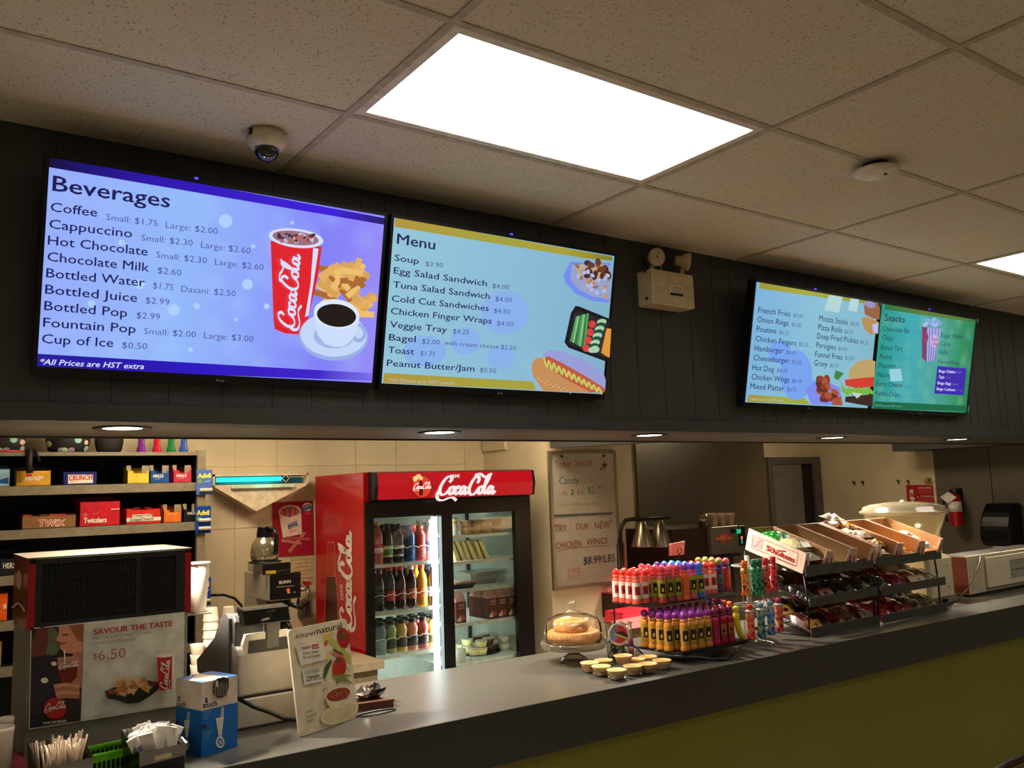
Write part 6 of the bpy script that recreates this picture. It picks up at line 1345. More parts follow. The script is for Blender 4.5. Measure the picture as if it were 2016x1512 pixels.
# ================================================================== CAKE STAND, TARTS, JAR
c = onc(1131, 1303); cx, cy = c.x, c.y
zp = at(1130, 1264, Y=cy).z; zd = at(1130, 1208, Y=cy).z; zk = at(1130, 1188, Y=cy).z; R = .128
gl = glassy('clear_glass', (246, 244, 238), .10, .02); gl2 = glassy('pressed_glass', (226, 220, 206), .12, .08, haze=.13, hazecol=(210, 202, 186))
t = thing('cake_stand', 'pressed glass cake stand on the counter in front of the whiteboard', 'cake stand', (cx, cy, CT)); h = zp-CT
m = MB(); m.lathe((cx, cy, CT), [(.062, 0), (.058, .008), (.045, .02), (.022, .035), (.020, h*.45), (.034, h*.62), (.05, h*.75), (.04, h*.82), (.02, h-.012)], gl2, 24, smooth=False); part('pedestal', m, t)
m = MB(); pr = [(.02, h-.012), (.10, h-.010), (.128, h-.02), (.136, h-.002), (.134, h+.006), (.10, h+.002), (.0001, h+.002)]; m.lathe((cx, cy, CT), pr, gl2, 36); part('plate', m, t)
t = thing('glass_dome', 'clear ribbed glass dome with a round knob over the cakes', 'dome', (cx, cy, zp+.004))
H = zd-zp
m = MB(); m.lathe((cx, cy, zp+.005), [(R-.012, 0), (R-.010, H*.35), (R-.014, H*.62), (R-.028, H*.8), (R-.06, H*.93), (.02, H), (.0001, H)], gl, 48); d_ = part('dome', m, t)
m = MB()
for k in range(56):
    a = 2*PI*k/56; m.tube([(cx+(R-.0105)*math.cos(a), cy+(R-.0105)*math.sin(a), zp+.008), (cx+(R-.009)*math.cos(a), cy+(R-.009)*math.sin(a), zp+.005+H*.34)], .0012, gl2, 4)
part('ribs', m, t)
m = MB(); m.lathe((cx, cy, zd+.005), [(.03, 0), (.034, .006), (.012, .012), (.010, .018), (.017, .026), (.017, .038), (.008, .046), (.0001, .047)], gl2, 20); part('knob', m, t)
cake = mat('cake_gold', (200, 144, 84), .6, bump=.3, scale=90); r2 = .052
m = MB(); m.lathe((cx, cy, zp+.007), [(R-.022, 0), (R-.020, .01), (R-.022, .036), (R-.03, .040), (.0001, .040)], cake, 48); single('sponge_cake', m, 'wide golden lower cake under the glass dome', 'cake')
m = MB(); m.lathe((cx-.01, cy, zp+.047), [(.070, 0), (.072, .01), (.07, .04), (.062, .044), (.0001, .044)], mat('cake_amber', (214, 160, 98), .6, bump=.3, scale=90), 40); single('sponge_cake', m, 'smaller golden cake stacked on top under the glass dome', 'cake')
# tarts
crust = mat('tart_crust', (222, 184, 124), .6, bump=.3, scale=120); fill = mat('tart_filling', (216, 150, 82), .25); pk = glassy('tart_clamshell', (244, 244, 240), .16, .08)
sp = [(1184, 1311, 0), (1214, 1318, 0), (1246, 1310, 0), (1275, 1306, 0), (1303, 1299, 0), (1161, 1304, 0), (1188, 1299, 0), (1252, 1297, 0), (1276, 1292, 0), (1227, 1290, .018)]
nmz = ['front left', 'frontmost', 'front centre', 'front right', 'rightmost', 'leftmost', 'rear left', 'rear centre', 'rear right', 'raised rear']
first = None
for i, (px, py, dz) in enumerate(sp):
    c = at(px, py, z=CT+.036+dz); lab = nmz[i]+' butter tart of the group beside the cake stand'
    if first is None:
        first = (c.x, c.y, CT+.005+dz); L = Vector(first); t = thing('butter_tart', lab, 'tart', L, group='butter tarts on the counter')
        m = MB(); m.lathe(L, [(.022, 0), (.026, .004), (.034, .026), (.0375, .031), (.034, .032), (.031, .025)], crust, 22); part('crust', m, t)
        m = MB(); m.lathe(L, [(.0315, .024), (.02, .0265), (.0001, .027)], fill, 22); part('filling', m, t); ft = t
    else: dup(ft, (c.x, c.y, CT+.005+dz), 0, lab)
t = None
m = MB()
for i, (px, py, dz) in enumerate(sp[:9]):
    c = at(px, py, z=CT+.036); m.lathe((c.x, c.y, CT), [(.025, 0), (.030, .004), (.0385, .024), (.042, .026)], pk, 14)
single('tart_tray', m, 'clear plastic tray with cups holding the butter tarts', 'plastic tray')
# jar of beads with round tag
c = onc(1214, 1296); jx, jy = c.x+.006, c.y-.012
t = thing('plastic_jar', 'clear plastic jar with dark green contents beside the cake stand', 'jar', (jx, jy, CT)); zj = at(1212, 1228, Y=jy).z
m = MB(); m.lathe((jx, jy, CT), [(.045, 0), (.05, .006), (.056, zj-CT), (.060, zj-CT+.002), (.056, zj-CT-.002)], glassy('jar_plastic', (226, 226, 214), .15, .05), 28); part('jar_wall', m, t)
m = MB(); random.seed(8)
for i in range(46):
    a = random.uniform(0, 6.3); r = random.uniform(.015, .044); z = CT+random.uniform(.01, .075); m.tube([(jx+r*math.cos(a), jy+r*math.sin(a), z), (jx+r*.8*math.cos(a+.6), jy+r*.8*math.sin(a+.6), z+random.uniform(.01, .03))], .004, mat(['leaf_dark', 'leaf_mid', 'leaf_pale'][i % 3], [(24, 44, 36), (50, 70, 54), (120, 130, 120)][i % 3], .3), 5)
s_ = mk('jar_filling', m); tag(s_, 'tangle of dark green ribbons filling the clear plastic jar', 'ribbon'); s_['kind'] = 'stuff'
c = at(1219, 1250, Y=jy-.075); d = Vector((-.45, -.88, .15)).normalized()
t = thing('round_tag', 'round white-rimmed tag with a red and blue picture hung on the jar', 'tag', c)
pl = Plane(c, (.88, -.45, 0), (0, 0, 1)); m = MB(); q = [(1219+21*math.cos(a*PI/14), 1249+22*math.sin(a*PI/14)) for a in range(28)]
A = [pl.px(*a, -.004) for a in q]; B = [pl.px(*a, .0) for a in q]; k = 28; m.add(A+B, [tuple(range(k)), tuple(range(k, 2*k))]+[(i, (i+1) % k, k+(i+1) % k, k+i) for i in range(k)], mat('tag_white', (226, 214, 200), .4))
P = Paint(m, pl, 1050, 1050, 3.953); P.ell(668, 785, 66, 70, mat('tag_red', (206, 60, 70), .4)); P.ell(625, 790, 30, 50, mat('tag_blue', (120, 140, 200), .4)); P.poly([(640, 770), (700, 760), (735, 790), (735, 830), (690, 815)], mat('tag_dark', (60, 36, 40), .4)); P.line([(632, 780), (728, 818)], 14, mat('tag_lime', (200, 196, 110), .4)); P.ell(640, 730, 22, 22, mat('tag_grey', (140, 130, 120), .4)); part('picture_disc', m, t)
m = MB(); a = at(1240, 1265, Y=jy-.06); b = at(1271, 1293, z=CT+.004); b2 = Vector((b.x, b.y, CT+.004)); m.tube([a, a.lerp(b2, .5)+Vector((0, 0, .002)), b2], .003, mat('pen_blue', (30, 30, 130), .3), 6); single('blue_cord', m, 'dark blue cord running from the jar down to the counter', 'cord')
p = onc(1244, 1297); m = MB(); m.lathe((p.x, p.y, CT), [(.010, 0), (.010, .07), (.007, .085), (.0001, .09)], mat('stick_purple', (130, 40, 90), .3), 12); m.lathe((p.x, p.y, CT), [(.0104, .02), (.0104, .05)], mat('stick_pink', (206, 120, 130), .3), 12); single('glue_stick', m, 'small purple and pink tube standing right of the jar', 'tube')
p = onc(1252, 1297); m = MB(); m.lathe((p.x+.012, p.y, CT), [(.011, 0), (.011, .03), (.005, .032), (.005, .05), (.0001, .051)], gl2, 12); single('glass_bottle', m, 'tiny clear glass bottle right of the purple tube', 'bottle')
# ================================================================== RIGHT: BACK COUNTER, HEAT LAMP, FRYER
t = thing('steel_work_table', 'long steel work table behind the dabber display carrying the heat lamp and fryer', 'work table', (5.4, 4.65, 0))
m = MB(); m.box(4.10, 6.9, 3.98, 5.55, .88, .92, ss); part('table_top', m, t); m = MB(); m.box(4.12, 6.88, 4.05, 5.5, .05, .88, cabw); part('cabinet', m, t)
HY = 4.30
a0 = at(1237, 1170, Y=HY); zt = at(1240, 1021, Y=HY).z; xe = at(1318, 1024, Y=HY).x
t = thing('heat_lamp', 'two-shade heat lamp on a bent black arm glowing red beside the whiteboard', 'heat lamp', (a0.x+.3, HY+.1, .92))
m = MB(); m.box(a0.x-.06, a0.x+.50, HY+.03, HY+.34, .92, 1.075, mat('lamp_base_dark', (50, 26, 26), .3, .3), c=.006); m.box(a0.x-.06, a0.x+.50, HY+.03, HY+.34, 1.075, 1.082, mat('lamp_tray_red_lit', (90, 20, 26), .3)); part('base', m, t)  # bulbs' red glow put into the tray top's colour
m = MB(); x = a0.x; m.tube(catmull([(0, 0)], 1) and [(x, HY+.05, 1.08), (x, HY+.05, zt-.09), (x+.012, HY+.045, zt-.045), (x+.045, HY+.04, zt-.012), (x+.09, HY+.03, zt-.006), (xe, HY+.0, zt-.008)], .014, mat('arm_black', (34, 28, 26), .3, .3), 8); part('arm', m, t)
m = MB(); m.tube([(x-.03, HY+.05, 1.083), (x-.035, HY+.05, 1.2), (x-.03, HY+.05, 1.4), (x-.005, HY+.05, zt-.08)], .005, blackp, 5); part('power_cord', m, t)
m = MB(); m.tube([(x+.03, HY+.06, 1.083), (x+.03, HY+.06, zt-.16)], .012, mat('rod_red', (190, 60, 60), .4), 6); part('support_rod', m, t)
sh = mat('shade_metal', (150, 138, 116), .28, .9, var=.02)
for px_, tilt in ((1266, .0), (1301, .06)):
    c = at(px_, 1076, Y=HY); zz = zt-.02
    m = MB(); m.lathe((c.x, HY+.0, c.z), [(.078, 0), (.078, .004), (.026, zz-c.z-.01), (.018, zz-c.z)], sh, 32); m.lathe((c.x, HY, c.z+.003), [(.074, 0), (.024, zz-c.z-.02)], sh, 32); s_ = part('lamp_shade', m, t)
    m = MB(); m.ball((c.x, HY, c.z+.035), .035, emi('infrared_bulb', (255, 70, 60), 14)); part('bulb', m, s_, 'glowing red heat bulb')
    l = bpy.data.lights.new('heat_bulb', 'SPOT'); l.energy = 14; l.color = (1, .10, .13); l.spot_size = math.radians(120); l.spot_blend = .7; l.shadow_soft_size = .035; o = bpy.data.objects.new('heat_bulb', l); COL.objects.link(o); o.location = (c.x, HY, c.z+.0)
for i, (y0, y1, z0, z1, pa, pb, colr, lab) in enumerate(((4.14, 4.31, .92, 1.0, 1221, 1276, mat('paper_red_lit', (214, 40, 60), .6), 'upper red-lit sheets lying in front of the heat lamp base'), (4.01, 4.13, .92, .965, 1224, 1290, mat('paper_pink_lit', (226, 130, 130), .6), 'lower pink-lit pale sheets at the table edge under the heat lamp'))):  # heat lamp's red light put into the colours of these sheets
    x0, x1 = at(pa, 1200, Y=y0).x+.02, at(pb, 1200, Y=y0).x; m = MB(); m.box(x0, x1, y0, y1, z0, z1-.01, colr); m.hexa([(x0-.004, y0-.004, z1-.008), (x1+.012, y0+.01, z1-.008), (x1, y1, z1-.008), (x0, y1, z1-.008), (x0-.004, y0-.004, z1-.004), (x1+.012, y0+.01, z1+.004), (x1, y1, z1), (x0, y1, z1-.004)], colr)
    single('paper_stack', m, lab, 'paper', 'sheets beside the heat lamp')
# fryer: dark side cabinet + steel front head
KY = 4.45
xa, xb, xc = at(1325, 1040, Y=KY).x, at(1394, 1040, Y=KY).x, at(1462, 1036, Y=KY-.03).x; zt = at(1394, 1038, Y=KY).z; zb = at(1400, 1093, Y=KY).z
t = thing('countertop_fryer', 'boxy steel countertop fryer with an orange badge and green display', 'fryer', ((xa+xc)/2, 4.7, .92))
m = MB(); m.box(xa, xb, KY+.01, KY+.5, .92, zt, mat('fryer_dark', (74, 50, 44), .3, .5)); m.box(xb, xc, KY+.08, KY+.5, .92, zt, mat('fryer_dark', 0)); part('cabinet', m, t)
m = MB(); m.box(xb, xc-.05, KY-.03, KY+.09, zb, zt, mat('fryer_steel', (140, 134, 122), .35, .6), c=.004); m.box(xb+.01, xc-.06, KY-.045, KY+.0, zb-.02, zb-.005, blackm)
pl = Plane((0, KY-.0305, 0), (1, 0, 0), (0, 0, 1)); P = Paint(m, pl, 1050, 860, 4.29)
og = mat('badge_orange', (216, 74, 40), .4, var=0); cr2 = mat('badge_cream', (226, 190, 160), .4)
P.poly([(1533, 842), (1578, 838), (1590, 812), (1632, 810), (1642, 832), (1682, 828), (1680, 868), (1640, 872), (1630, 898), (1608, 908), (1590, 895), (1578, 876), (1535, 880)], og); P.text('FRY', (1582, 878), (1634, 872), 44, cr2, .02); P.text('PERFECT', (1538, 868), (1578, 866), 16, cr2, .02); P.text('FRYER', (1640, 866), (1680, 864), 16, cr2, .02)
part('front_head', m, t)
m = MB(); k_ = at(1442, 1045, Y=KY-.03); m.lathe((k_.x, KY-.03, k_.z), [(.022, 0), (.020, .02), (.0001, .021)], blackp, 16, ax=(0, -1, 0)); part('dial', m, t)
m = MB(); m.box(xc-.05, xc+.02, KY-.035, KY-.01, zb+.05, zt-.005, blackp, c=.003); P = Paint(m, Plane((0, KY-.0355, 0), (1, 0, 0), (0, 0, 1)), 1050, 860, 4.29); P.poly([(1716, 780), (1752, 778), (1754, 815), (1718, 818)], emi('lcd_green', (40, 190, 130), .9)); P.poly([(1752, 840), (1765, 838), (1767, 868), (1754, 870)], emi('led_orange', (250, 140, 110), 1)); P.poly([(1756, 876), (1767, 874), (1768, 900), (1758, 902)], emi('led_green', (30, 200, 160), .9)); part('control_strip', m, t)
# cups of paper on top of the fryer
cpw = mat('paper_tray_white', (226, 200, 186), .6)
for i, px_ in enumerate((1398, 1414, 1430)):
    a = at(px_, 1012, Y=KY+.10); w_ = .036; m = MB(); h = a.z-zt
    m.hexa([(a.x-w_*.5, KY+.06, zt+.001), (a.x+w_*.7, KY+.06, zt+.001), (a.x+w_*.7, KY+.15, zt+.001), (a.x-w_*.5, KY+.15, zt+.001), (a.x-w_*.85, KY+.05, zt+h), (a.x+w_*1.15, KY+.05, zt+h+.006), (a.x+w_*1.15, KY+.16, zt+h+.006), (a.x-w_*.85, KY+.16, zt+h)], cpw)
    for k in range(5): xx = a.x-w_*.8+k*w_*.38; m.box(xx, xx+.002, KY+.049, KY+.051, zt+h*.35, zt+h, mat('fold_line', (180, 150, 140), .6))
    single('fry_tray_stack', m, ['left', 'middle', 'right'][i]+' stack of pink-lit paper food trays on the fryer', 'paper trays', 'stacks of paper trays on the fryer')
a = at(1385, 1012, Y=KY+.08); m = MB(); m.lathe((a.x, KY+.09, zt+.001), [(.034, 0), (.036, a.z-zt-.002), (.034, a.z-zt-.002), (.03, .004)], mat('steel_cup', (170, 160, 144), .2, .9), 20); single('steel_canister', m, 'small steel canister on the fryer left of the paper trays', 'canister')

# ================================================================== DABBER DISPLAY
def dabber(cap, body, band, H=.150, r=.0195, label=None, acc=None):
    """prototype parts at the origin: bottle, label, collar, round cap"""
    a = MB(); a.lathe((0, 0, 0), [(r*.96, 0), (r*1.06, .004), (r*1.02, .014), (r*.90, .022), (r*.90, H*.66), (r*.80, H*.71), (r*.60, H*.745)], body, 12)
    c = MB(); c.lathe((0, 0, H*.74), [(r*.62, 0), (r*.72, .004), (r*.72, .010), (r*.45, .014)], band, 10)
    d = MB(); d.ball((0, 0, H-r*.83), r*.83, cap, 10)
    l = MB(); z0, z1 = H*.16, H*.64; rr = r*.91+.0006
    n = 8; pts = []
    for z in (z0, z1):
        for k in range(n): an = -PI*1.16+PI*1.0*k/(n-1); pts.append((rr*math.cos(an), rr*math.sin(an), z))
    l.add(pts, [(k, k+1, n+k+1, n+k) for k in range(n-1)], label or body, True)
    if acc:
        rr += .0004; pts = []
        for z in (z0+.016, z1-.016):
            for k in range(4): an = -PI*.86+PI*.40*k/3; pts.append((rr*math.cos(an), rr*math.sin(an), z))
        l.add(pts, [(k, k+1, 5+k, 4+k) for k in range(3)], acc[0], True)
        rr += .0003; pts = []
        for z in (z0+.024, z0+.038): 
            for k in range(3): an = -PI*.74+PI*.14*k/2; pts.append((rr*math.cos(an), rr*math.sin(an), z))
        l.add(pts, [(k, k+1, 4+k, 3+k) for k in range(2)], acc[1], True)
    return a, l, c, d
_D = {}
def put_dabber(kind, loc, lab, group, rz=0):
    cfg = DK[kind]
    if kind not in _D:
        t = thing('bingo_dabber', lab, 'bingo dabber', loc, 0, group=group); M = Matrix.Translation(Vector(loc))
        a, l, c, d = dabber(**cfg)
        part('bottle_body', a.xf(M), t); part('label', l.xf(M), t); part('collar', c.xf(M), t); part('round_cap', d.xf(M), t)
        _D[kind] = t; return t
    return dup(_D[kind], loc, rz, lab, group)
def gm(n, c, k=.6): return mat('dab_'+n, c, .14, coat=k, var=.04)
ochre = gm('gold', (206, 136, 52)); lg = mat('dab_label_gold', (196, 158, 70), .25, .35); dkp = mat('dab_print', (34, 26, 20), .3); crm = mat('dab_cream', (226, 206, 150), .4)
DK = {
 'gold': dict(cap=gm('purple', (140, 36, 150)), body=ochre, band=gm('amber', (216, 140, 70)), label=lg, acc=(dkp, crm)),
 'magenta': dict(cap=gm('wine', (120, 20, 60)), body=gm('magenta', (176, 26, 84)), band=gm('plum', (100, 16, 50)), label=gm('magenta2', (160, 30, 70))),
 'crimson': dict(cap=gm('wine', 0), body=gm('crimson', (156, 22, 44)), band=gm('plum', 0), label=gm('crimson2', (140, 30, 40)), acc=(gm('bronze', (170, 90, 50)), dkp)),
 'redwhite': dict(H=.138, cap=gm('scarlet', (226, 50, 40)), body=gm('coral', (206, 90, 76)), band=gm('coral2', (226, 120, 100)), label=mat('dab_white', (222, 206, 196), .35), acc=(gm('logo_red', (170, 40, 44)), mat('dab_navy', (40, 40, 90), .4))),
 'rose': dict(cap=gm('rose', (214, 60, 80)), body=gm('rosebody', (170, 70, 60)), band=gm('rose', 0), label=mat('dab_yellowgreen', (150, 150, 50), .35), acc=(dkp, mat('dab_yellow', (220, 200, 80), .4))),
 'brownish': dict(cap=gm('pinkc', (220, 90, 110)), body=gm('brownb', (130, 60, 44)), band=gm('rose', 0), label=mat('dab_olive', (140, 130, 50), .35), acc=(dkp, mat('dab_yellow', 0))),
 'orange': dict(cap=gm('violet', (120, 50, 190)), body=gm('orangeb', (232, 110, 40)), band=gm('orangec', (240, 90, 60)), label=gm('orangel', (226, 110, 60))),
 'pinkish': dict(cap=gm('blueviolet', (96, 60, 210)), body=gm('pinkb', (206, 84, 130)), band=gm('pinkc2', (220, 70, 160)), label=mat('dab_yellowgreen', 0), acc=(dkp, mat('dab_yellow', 0))),
 'blue': dict(cap=gm('azure', (40, 130, 220)), body=gm('blueb', (40, 120, 200)), band=gm('azure', 0), label=mat('dab_yellowgreen', 0), acc=(dkp, mat('dab_yellow', 0))),
 'dark': dict(cap=gm('greenish', (140, 140, 60)), body=gm('indigob', (50, 30, 90)), band=gm('indigoc', (40, 40, 120)), label=gm('indigol', (70, 40, 80)), acc=(gm('tealp', (60, 100, 110)), dkp)),
 'purplered': dict(cap=gm('pinkc', 0), body=gm('purplered', (130, 30, 70)), band=gm('indigoc', 0), label=gm('redorange', (190, 60, 50))),
}
NM = {'gold': 'gold-labelled dabber with purple cap', 'magenta': 'magenta dabber with wine cap', 'crimson': 'crimson dabber with wine cap', 'redwhite': 'white-labelled dabber with bright red cap', 'rose': 'brown-red dabber with rose cap', 'brownish': 'brown dabber with pink cap', 'orange': 'orange dabber with violet cap', 'pinkish': 'pink dabber with blue-violet cap', 'blue': 'blue dabber with azure cap', 'dark': 'dark indigo dabber with green cap', 'purplered': 'purple and red dabber with pink cap'}
RY0 = 2.50; ZL1 = 1.125
zz_top = at(1335, 1101, Y=RY0+.16).z
ZL2 = at(1335, 1184, Y=RY0+.10).z
t = thing('dabber_rack', 'black wire two-tier rack holding bingo dabbers on the counter', 'display rack', (2.95, 2.62, CT))
bw = mat('rack_wire_black', (18, 17, 17), .35)
DX0 = at(1325, 1277, z=ZL1+.0).x-.045
sp_ = .0455
nx = 9
xl, xr = DX0-.01, DX0+sp_*8.6
m = MB()
fA = onc(1262, 1297); fB = onc(1437, 1303); fC = onc(1442, 1268+6)
zA = at(1268, 1270, Y=RY0+.02).z
yb = RY0+.30
m.tube([(fA.x-.01, fA.y+.02, CT+.004), (xl, RY0-.03, ZL1-.008), (fB.x, fB.y+.02, CT+.005), (fA.x-.01, fA.y+.02, CT+.004)], .0045, bw)
m.tube([(xr, RY0-.03, ZL1-.004), (fB.x, fB.y+.02, CT+.005)], .0045, bw)
m.tube([(xl, RY0-.03, ZL1-.006), (xr, RY0-.03, ZL1-.006)], .0045, bw)
for x in (xl, xr): m.tube([(x, RY0-.03, ZL1-.006), (x, yb, ZL1-.006), (x, yb, CT+.004)], .004, bw); m.tube([(x, RY0+.12, ZL1-.006), (x, RY0+.13, ZL2-.006), (x, yb+.05, ZL2-.006), (x, yb+.05, CT+.004)], .004, bw)
part('wire_legs', m, t)
m = MB(); m.box(xl, xr, RY0-.03, RY0+.20, ZL1-.006, ZL1-.001, bw); m.box(xl, xr, RY0-.034, RY0-.03, ZL1-.006, ZL1+.006, bw); part('lower_tray', m, t)
m = MB(); xu0 = xl-.05; xu1 = xr+.13
for k in range(7): m.tube([(xu0, RY0+.10+k*.034, ZL2-.003), (xu1, RY0+.10+k*.034, ZL2-.003)], .0022, bw, 4)
for x in (xu0, (xu0+xu1)/2, xu1): m.tube([(x, RY0+.10, ZL2-.004), (x, RY0+.305, ZL2-.004)], .0028, bw, 4)
part('upper_tray', m, t)
rown = ['front', 'second', 'third', 'fourth', 'fifth', 'sixth', 'seventh']
order = ['gold', 'gold', 'gold', 'gold', 'magenta', 'crimson', 'crimson', 'crimson']
for i in range(7):
    for k in range(5):
        kd = 'gold' if i < 4 else order[i] if k < 3 else 'crimson'
        x = DX0+.045+sp_*i; y = RY0+k*.044
        if y > RY0+.19: continue
        put_dabber(kd, (x, y, ZL1), NM[kd]+', lower tier, '+rown[k]+' row, '+(['first', 'second', 'third', 'fourth', 'fifth', 'sixth', 'seventh', 'last'][i])+' from left', 'dabbers on the lower tier')
for k in range(1, 5):   # the file of gold ones standing out to the left, deeper rows
    put_dabber('gold', (DX0, RY0+k*.044, ZL1), NM['gold']+', lower tier, outermost left, '+rown[k]+' row', 'dabbers on the lower tier')
uo = ['redwhite', 'redwhite', 'rose', 'brownish', 'rose', 'orange', 'pinkish', 'blue', 'redwhite', 'redwhite', 'redwhite', 'dark', 'purplered']
ux0 = at(1268, 1165, Y=RY0+.12).x
for i, kd in enumerate(uo):
    mid = 2 <= i <= 7
    for k in range(5 if mid else 4):
        x = ux0+.001+i*.0462; y = RY0+(.112 if mid else .165)+k*.0405
        if y > RY0+.30: continue
        kk = kd if (k < 2 or i % 2) else {'orange': 'pinkish', 'rose': 'redwhite', 'redwhite': 'redwhite', 'pinkish': 'blue', 'dark': 'purplered', 'purplered': 'dark'}.get(kd, kd)
        put_dabber(kk, (x, y, ZL2), NM[kk]+', upper tier, '+rown[k]+' row, '+['1st', '2nd', '3rd', '4th', '5th', '6th', '7th', '8th', '9th', '10th', '11th', '12th', '13th'][i]+' from left', 'dabbers on the upper tier')
# card clip behind
a, b = at(1323, 1068, Y=RY0+.32), at(1353, 1092, Y=RY0+.32)
m = MB(); m.hexa([(a.x, RY0+.34, b.z), (b.x, RY0+.34, b.z), (b.x, RY0+.344, b.z), (a.x, RY0+.344, b.z), (a.x, RY0+.335, a.z-.008), (b.x+.006, RY0+.335, a.z), (b.x+.006, RY0+.339, a.z), (a.x, RY0+.339, a.z-.008)], mat('card_peach', (224, 150, 130), .6)); part('price_card', m, t, 'blank peach card in the ring clip')
m = MB(); cc = at(1338, 1084, Y=RY0+.325); m.tube([(cc.x+.014*math.cos(k*.45), RY0+.325, cc.z+.014*math.sin(k*.45)) for k in range(15)], .002, bw, 5); m.tube([(cc.x, RY0+.33, cc.z-.012), (cc.x, RY0+.33, ZL2)], .003, bw, 5); part('ring_clip', m, t)

# ================================================================== CAROUSEL
cc = at(1487, 1264, z=CT); CX, CY = cc.x, cc.y
acr = mat('acrylic_white', (190, 184, 172), .2, coat=.5); acl = glassy('acrylic_clear', (236, 234, 228), .22, .05)
t = thing('dabber_carousel', 'white two-ring spinner stand of novelty dabbers beside the candy rack', 'display stand', (CX, CY, CT))
zl_ = at(1485, 1190, Y=CY).z; zu_ = at(1485, 1112, Y=CY).z; ztop_ = at(1485, 1092, Y=CY).z
m = MB(); m.lathe((CX, CY, CT), [(.10, 0), (.102, .004), (.09, .008), (.02, .012), (.012, .02)], acl, 36); part('base_disc', m, t)
m = MB(); m.cyl((CX-.02, CY, CT+.01), (CX-.02, CY, ztop_), .011, acr, 14); part('pole', m, t)
for z in (zl_, zu_):
    m = MB(); m.tube([(CX+.085*math.cos(k*PI/14), CY+.085*math.sin(k*PI/14), z) for k in range(29)], .0022, acr, 5)
    for k in range(6): m.tube([(CX-.02, CY, z), (CX+.085*math.cos(k*PI/3), CY+.085*math.sin(k*PI/3), z)], .0018, acr, 4)
    part('holder_ring', m, t)
m = MB()
for k in range(3): a = k*2.1+.8; m.tube([(CX+.05*math.cos(a), CY+.05*math.sin(a), CT+.01), (CX+.05*math.cos(a), CY+.05*math.sin(a), zu_)], .002, acr, 4)
part('support_wires', m, t)
DK2 = [('orange tube', 1471, 0, (232, 84, 30), (240, 110, 30)), ('green patterned', 1490, 0, (20, 90, 60), (10, 110, 80)), ('dark green patterned', 1500, 0, (24, 80, 50), (12, 96, 70)), ('red patterned', 1513, 0, (176, 40, 36), (206, 34, 44)), ('deep red patterned', 1528, 0, (150, 30, 30), (196, 30, 40)),
       ('red parrot', 1476, 1, (196, 40, 34), (206, 36, 40)), ('teal patterned', 1497, 1, (20, 70, 76), (90, 150, 160)), ('blue patterned', 1516, 1, (30, 80, 130), (110, 160, 190)), ('maroon patterned', 1533, 1, (130, 30, 44), (150, 40, 90))]
patt = {}
def pattern(n, base, a_, b_):
    m_ = bpy.data.materials.new('pattern_'+n); m_.use_nodes = True; nt = m_.node_tree; N = nt.nodes; L = nt.links; bs = N['Principled BSDF']; bs.inputs['Roughness'].default_value = .15; bs.inputs['Coat Weight'].default_value = .5
    tc = N.new('ShaderNodeTexCoord'); v = N.new('ShaderNodeTexNoise'); v.inputs['Scale'].default_value = 48; L.new(tc.outputs['Object'], v.inputs['Vector']); r = N.new('ShaderNodeValToRGB'); e = r.color_ramp.elements; e[0].position = .40; e[0].color = lin(base); e[1].position = .62; e[1].color = lin(b_); q = e.new(.52); q.color = lin(a_); r.color_ramp.interpolation = 'LINEAR'
    L.new(v.outputs['Fac'], r.inputs[0]); L.new(r.outputs['Color'], bs.inputs['Base Color']); return m_
for nm, px_, low, body, cap in DK2:
    dx = (px_-1485)*.00155*1.15
    ang = math.asin(max(-1, min(1, dx/.1))); yy = CY-.085*math.cos(ang)+.0
    x = at(px_, 1200, Y=yy).x
    if not low: zz = zu_-.115; H = .150
    else: zz = zl_-.125; H = .150
    L_ = (x, yy, zz)
    tt = thing('novelty_dabber', nm+' novelty dabber hung on the '+('lower' if low else 'upper')+' ring of the spinner', 'bingo dabber', L_, group='novelty dabbers on the spinner')
    bm = pattern(nm, body, tuple(min(255, int(c*1.7+40)) for c in body), (200, 160, 60) if low else (30, 26, 30))
    m = MB(); m.lathe(L_, [(.019, 0), (.021, .006), (.016, .03), (.0155, .07), (.019, .10), (.018, .112), (.012, .118)], bm, 14); part('bottle_body', m, tt)
    m = MB()
    if low: m.lathe(L_, [(.019, .112), (.021, .116), (.019, .122)], acr, 12); m.ball((x, yy, zz+.134), .0145, gm('nov_'+nm.split()[0], cap), 10)
    else: m.lathe(L_, [(.013, .112), (.013, .148), (.010, .150)], gm('nov_'+nm.split()[0]+'2', cap), 12)
    part('cap', m, tt)
tt = thing('banana_dabber', 'yellow banana-shaped dabber on the lower ring of the spinner', 'bingo dabber', (0, 0, 0), group='novelty dabbers on the spinner'); xb_ = at(1452, 1200, Y=CY-.088).x; tt.location = (xb_, CY-.088, CT+.03); _mtx[tt.name] = Matrix.Translation(tt.location)
m = MB(); yl = gm('banana', (226, 206, 40), .3)
m.tube([(xb_-.012, CY-.088, zl_-.005), (xb_-.010, CY-.088, zl_-.03), (xb_-.006, CY-.0882, zl_-.06), (xb_+.006, CY-.0884, zl_-.09), (xb_+.022, CY-.0886, zl_-.118)], .0125, yl, 10); part('banana_body', m, tt)
m = MB(); m.ball((xb_-.012, CY-.088, zl_+.012), .014, yl, 10); part('cap', m, tt)
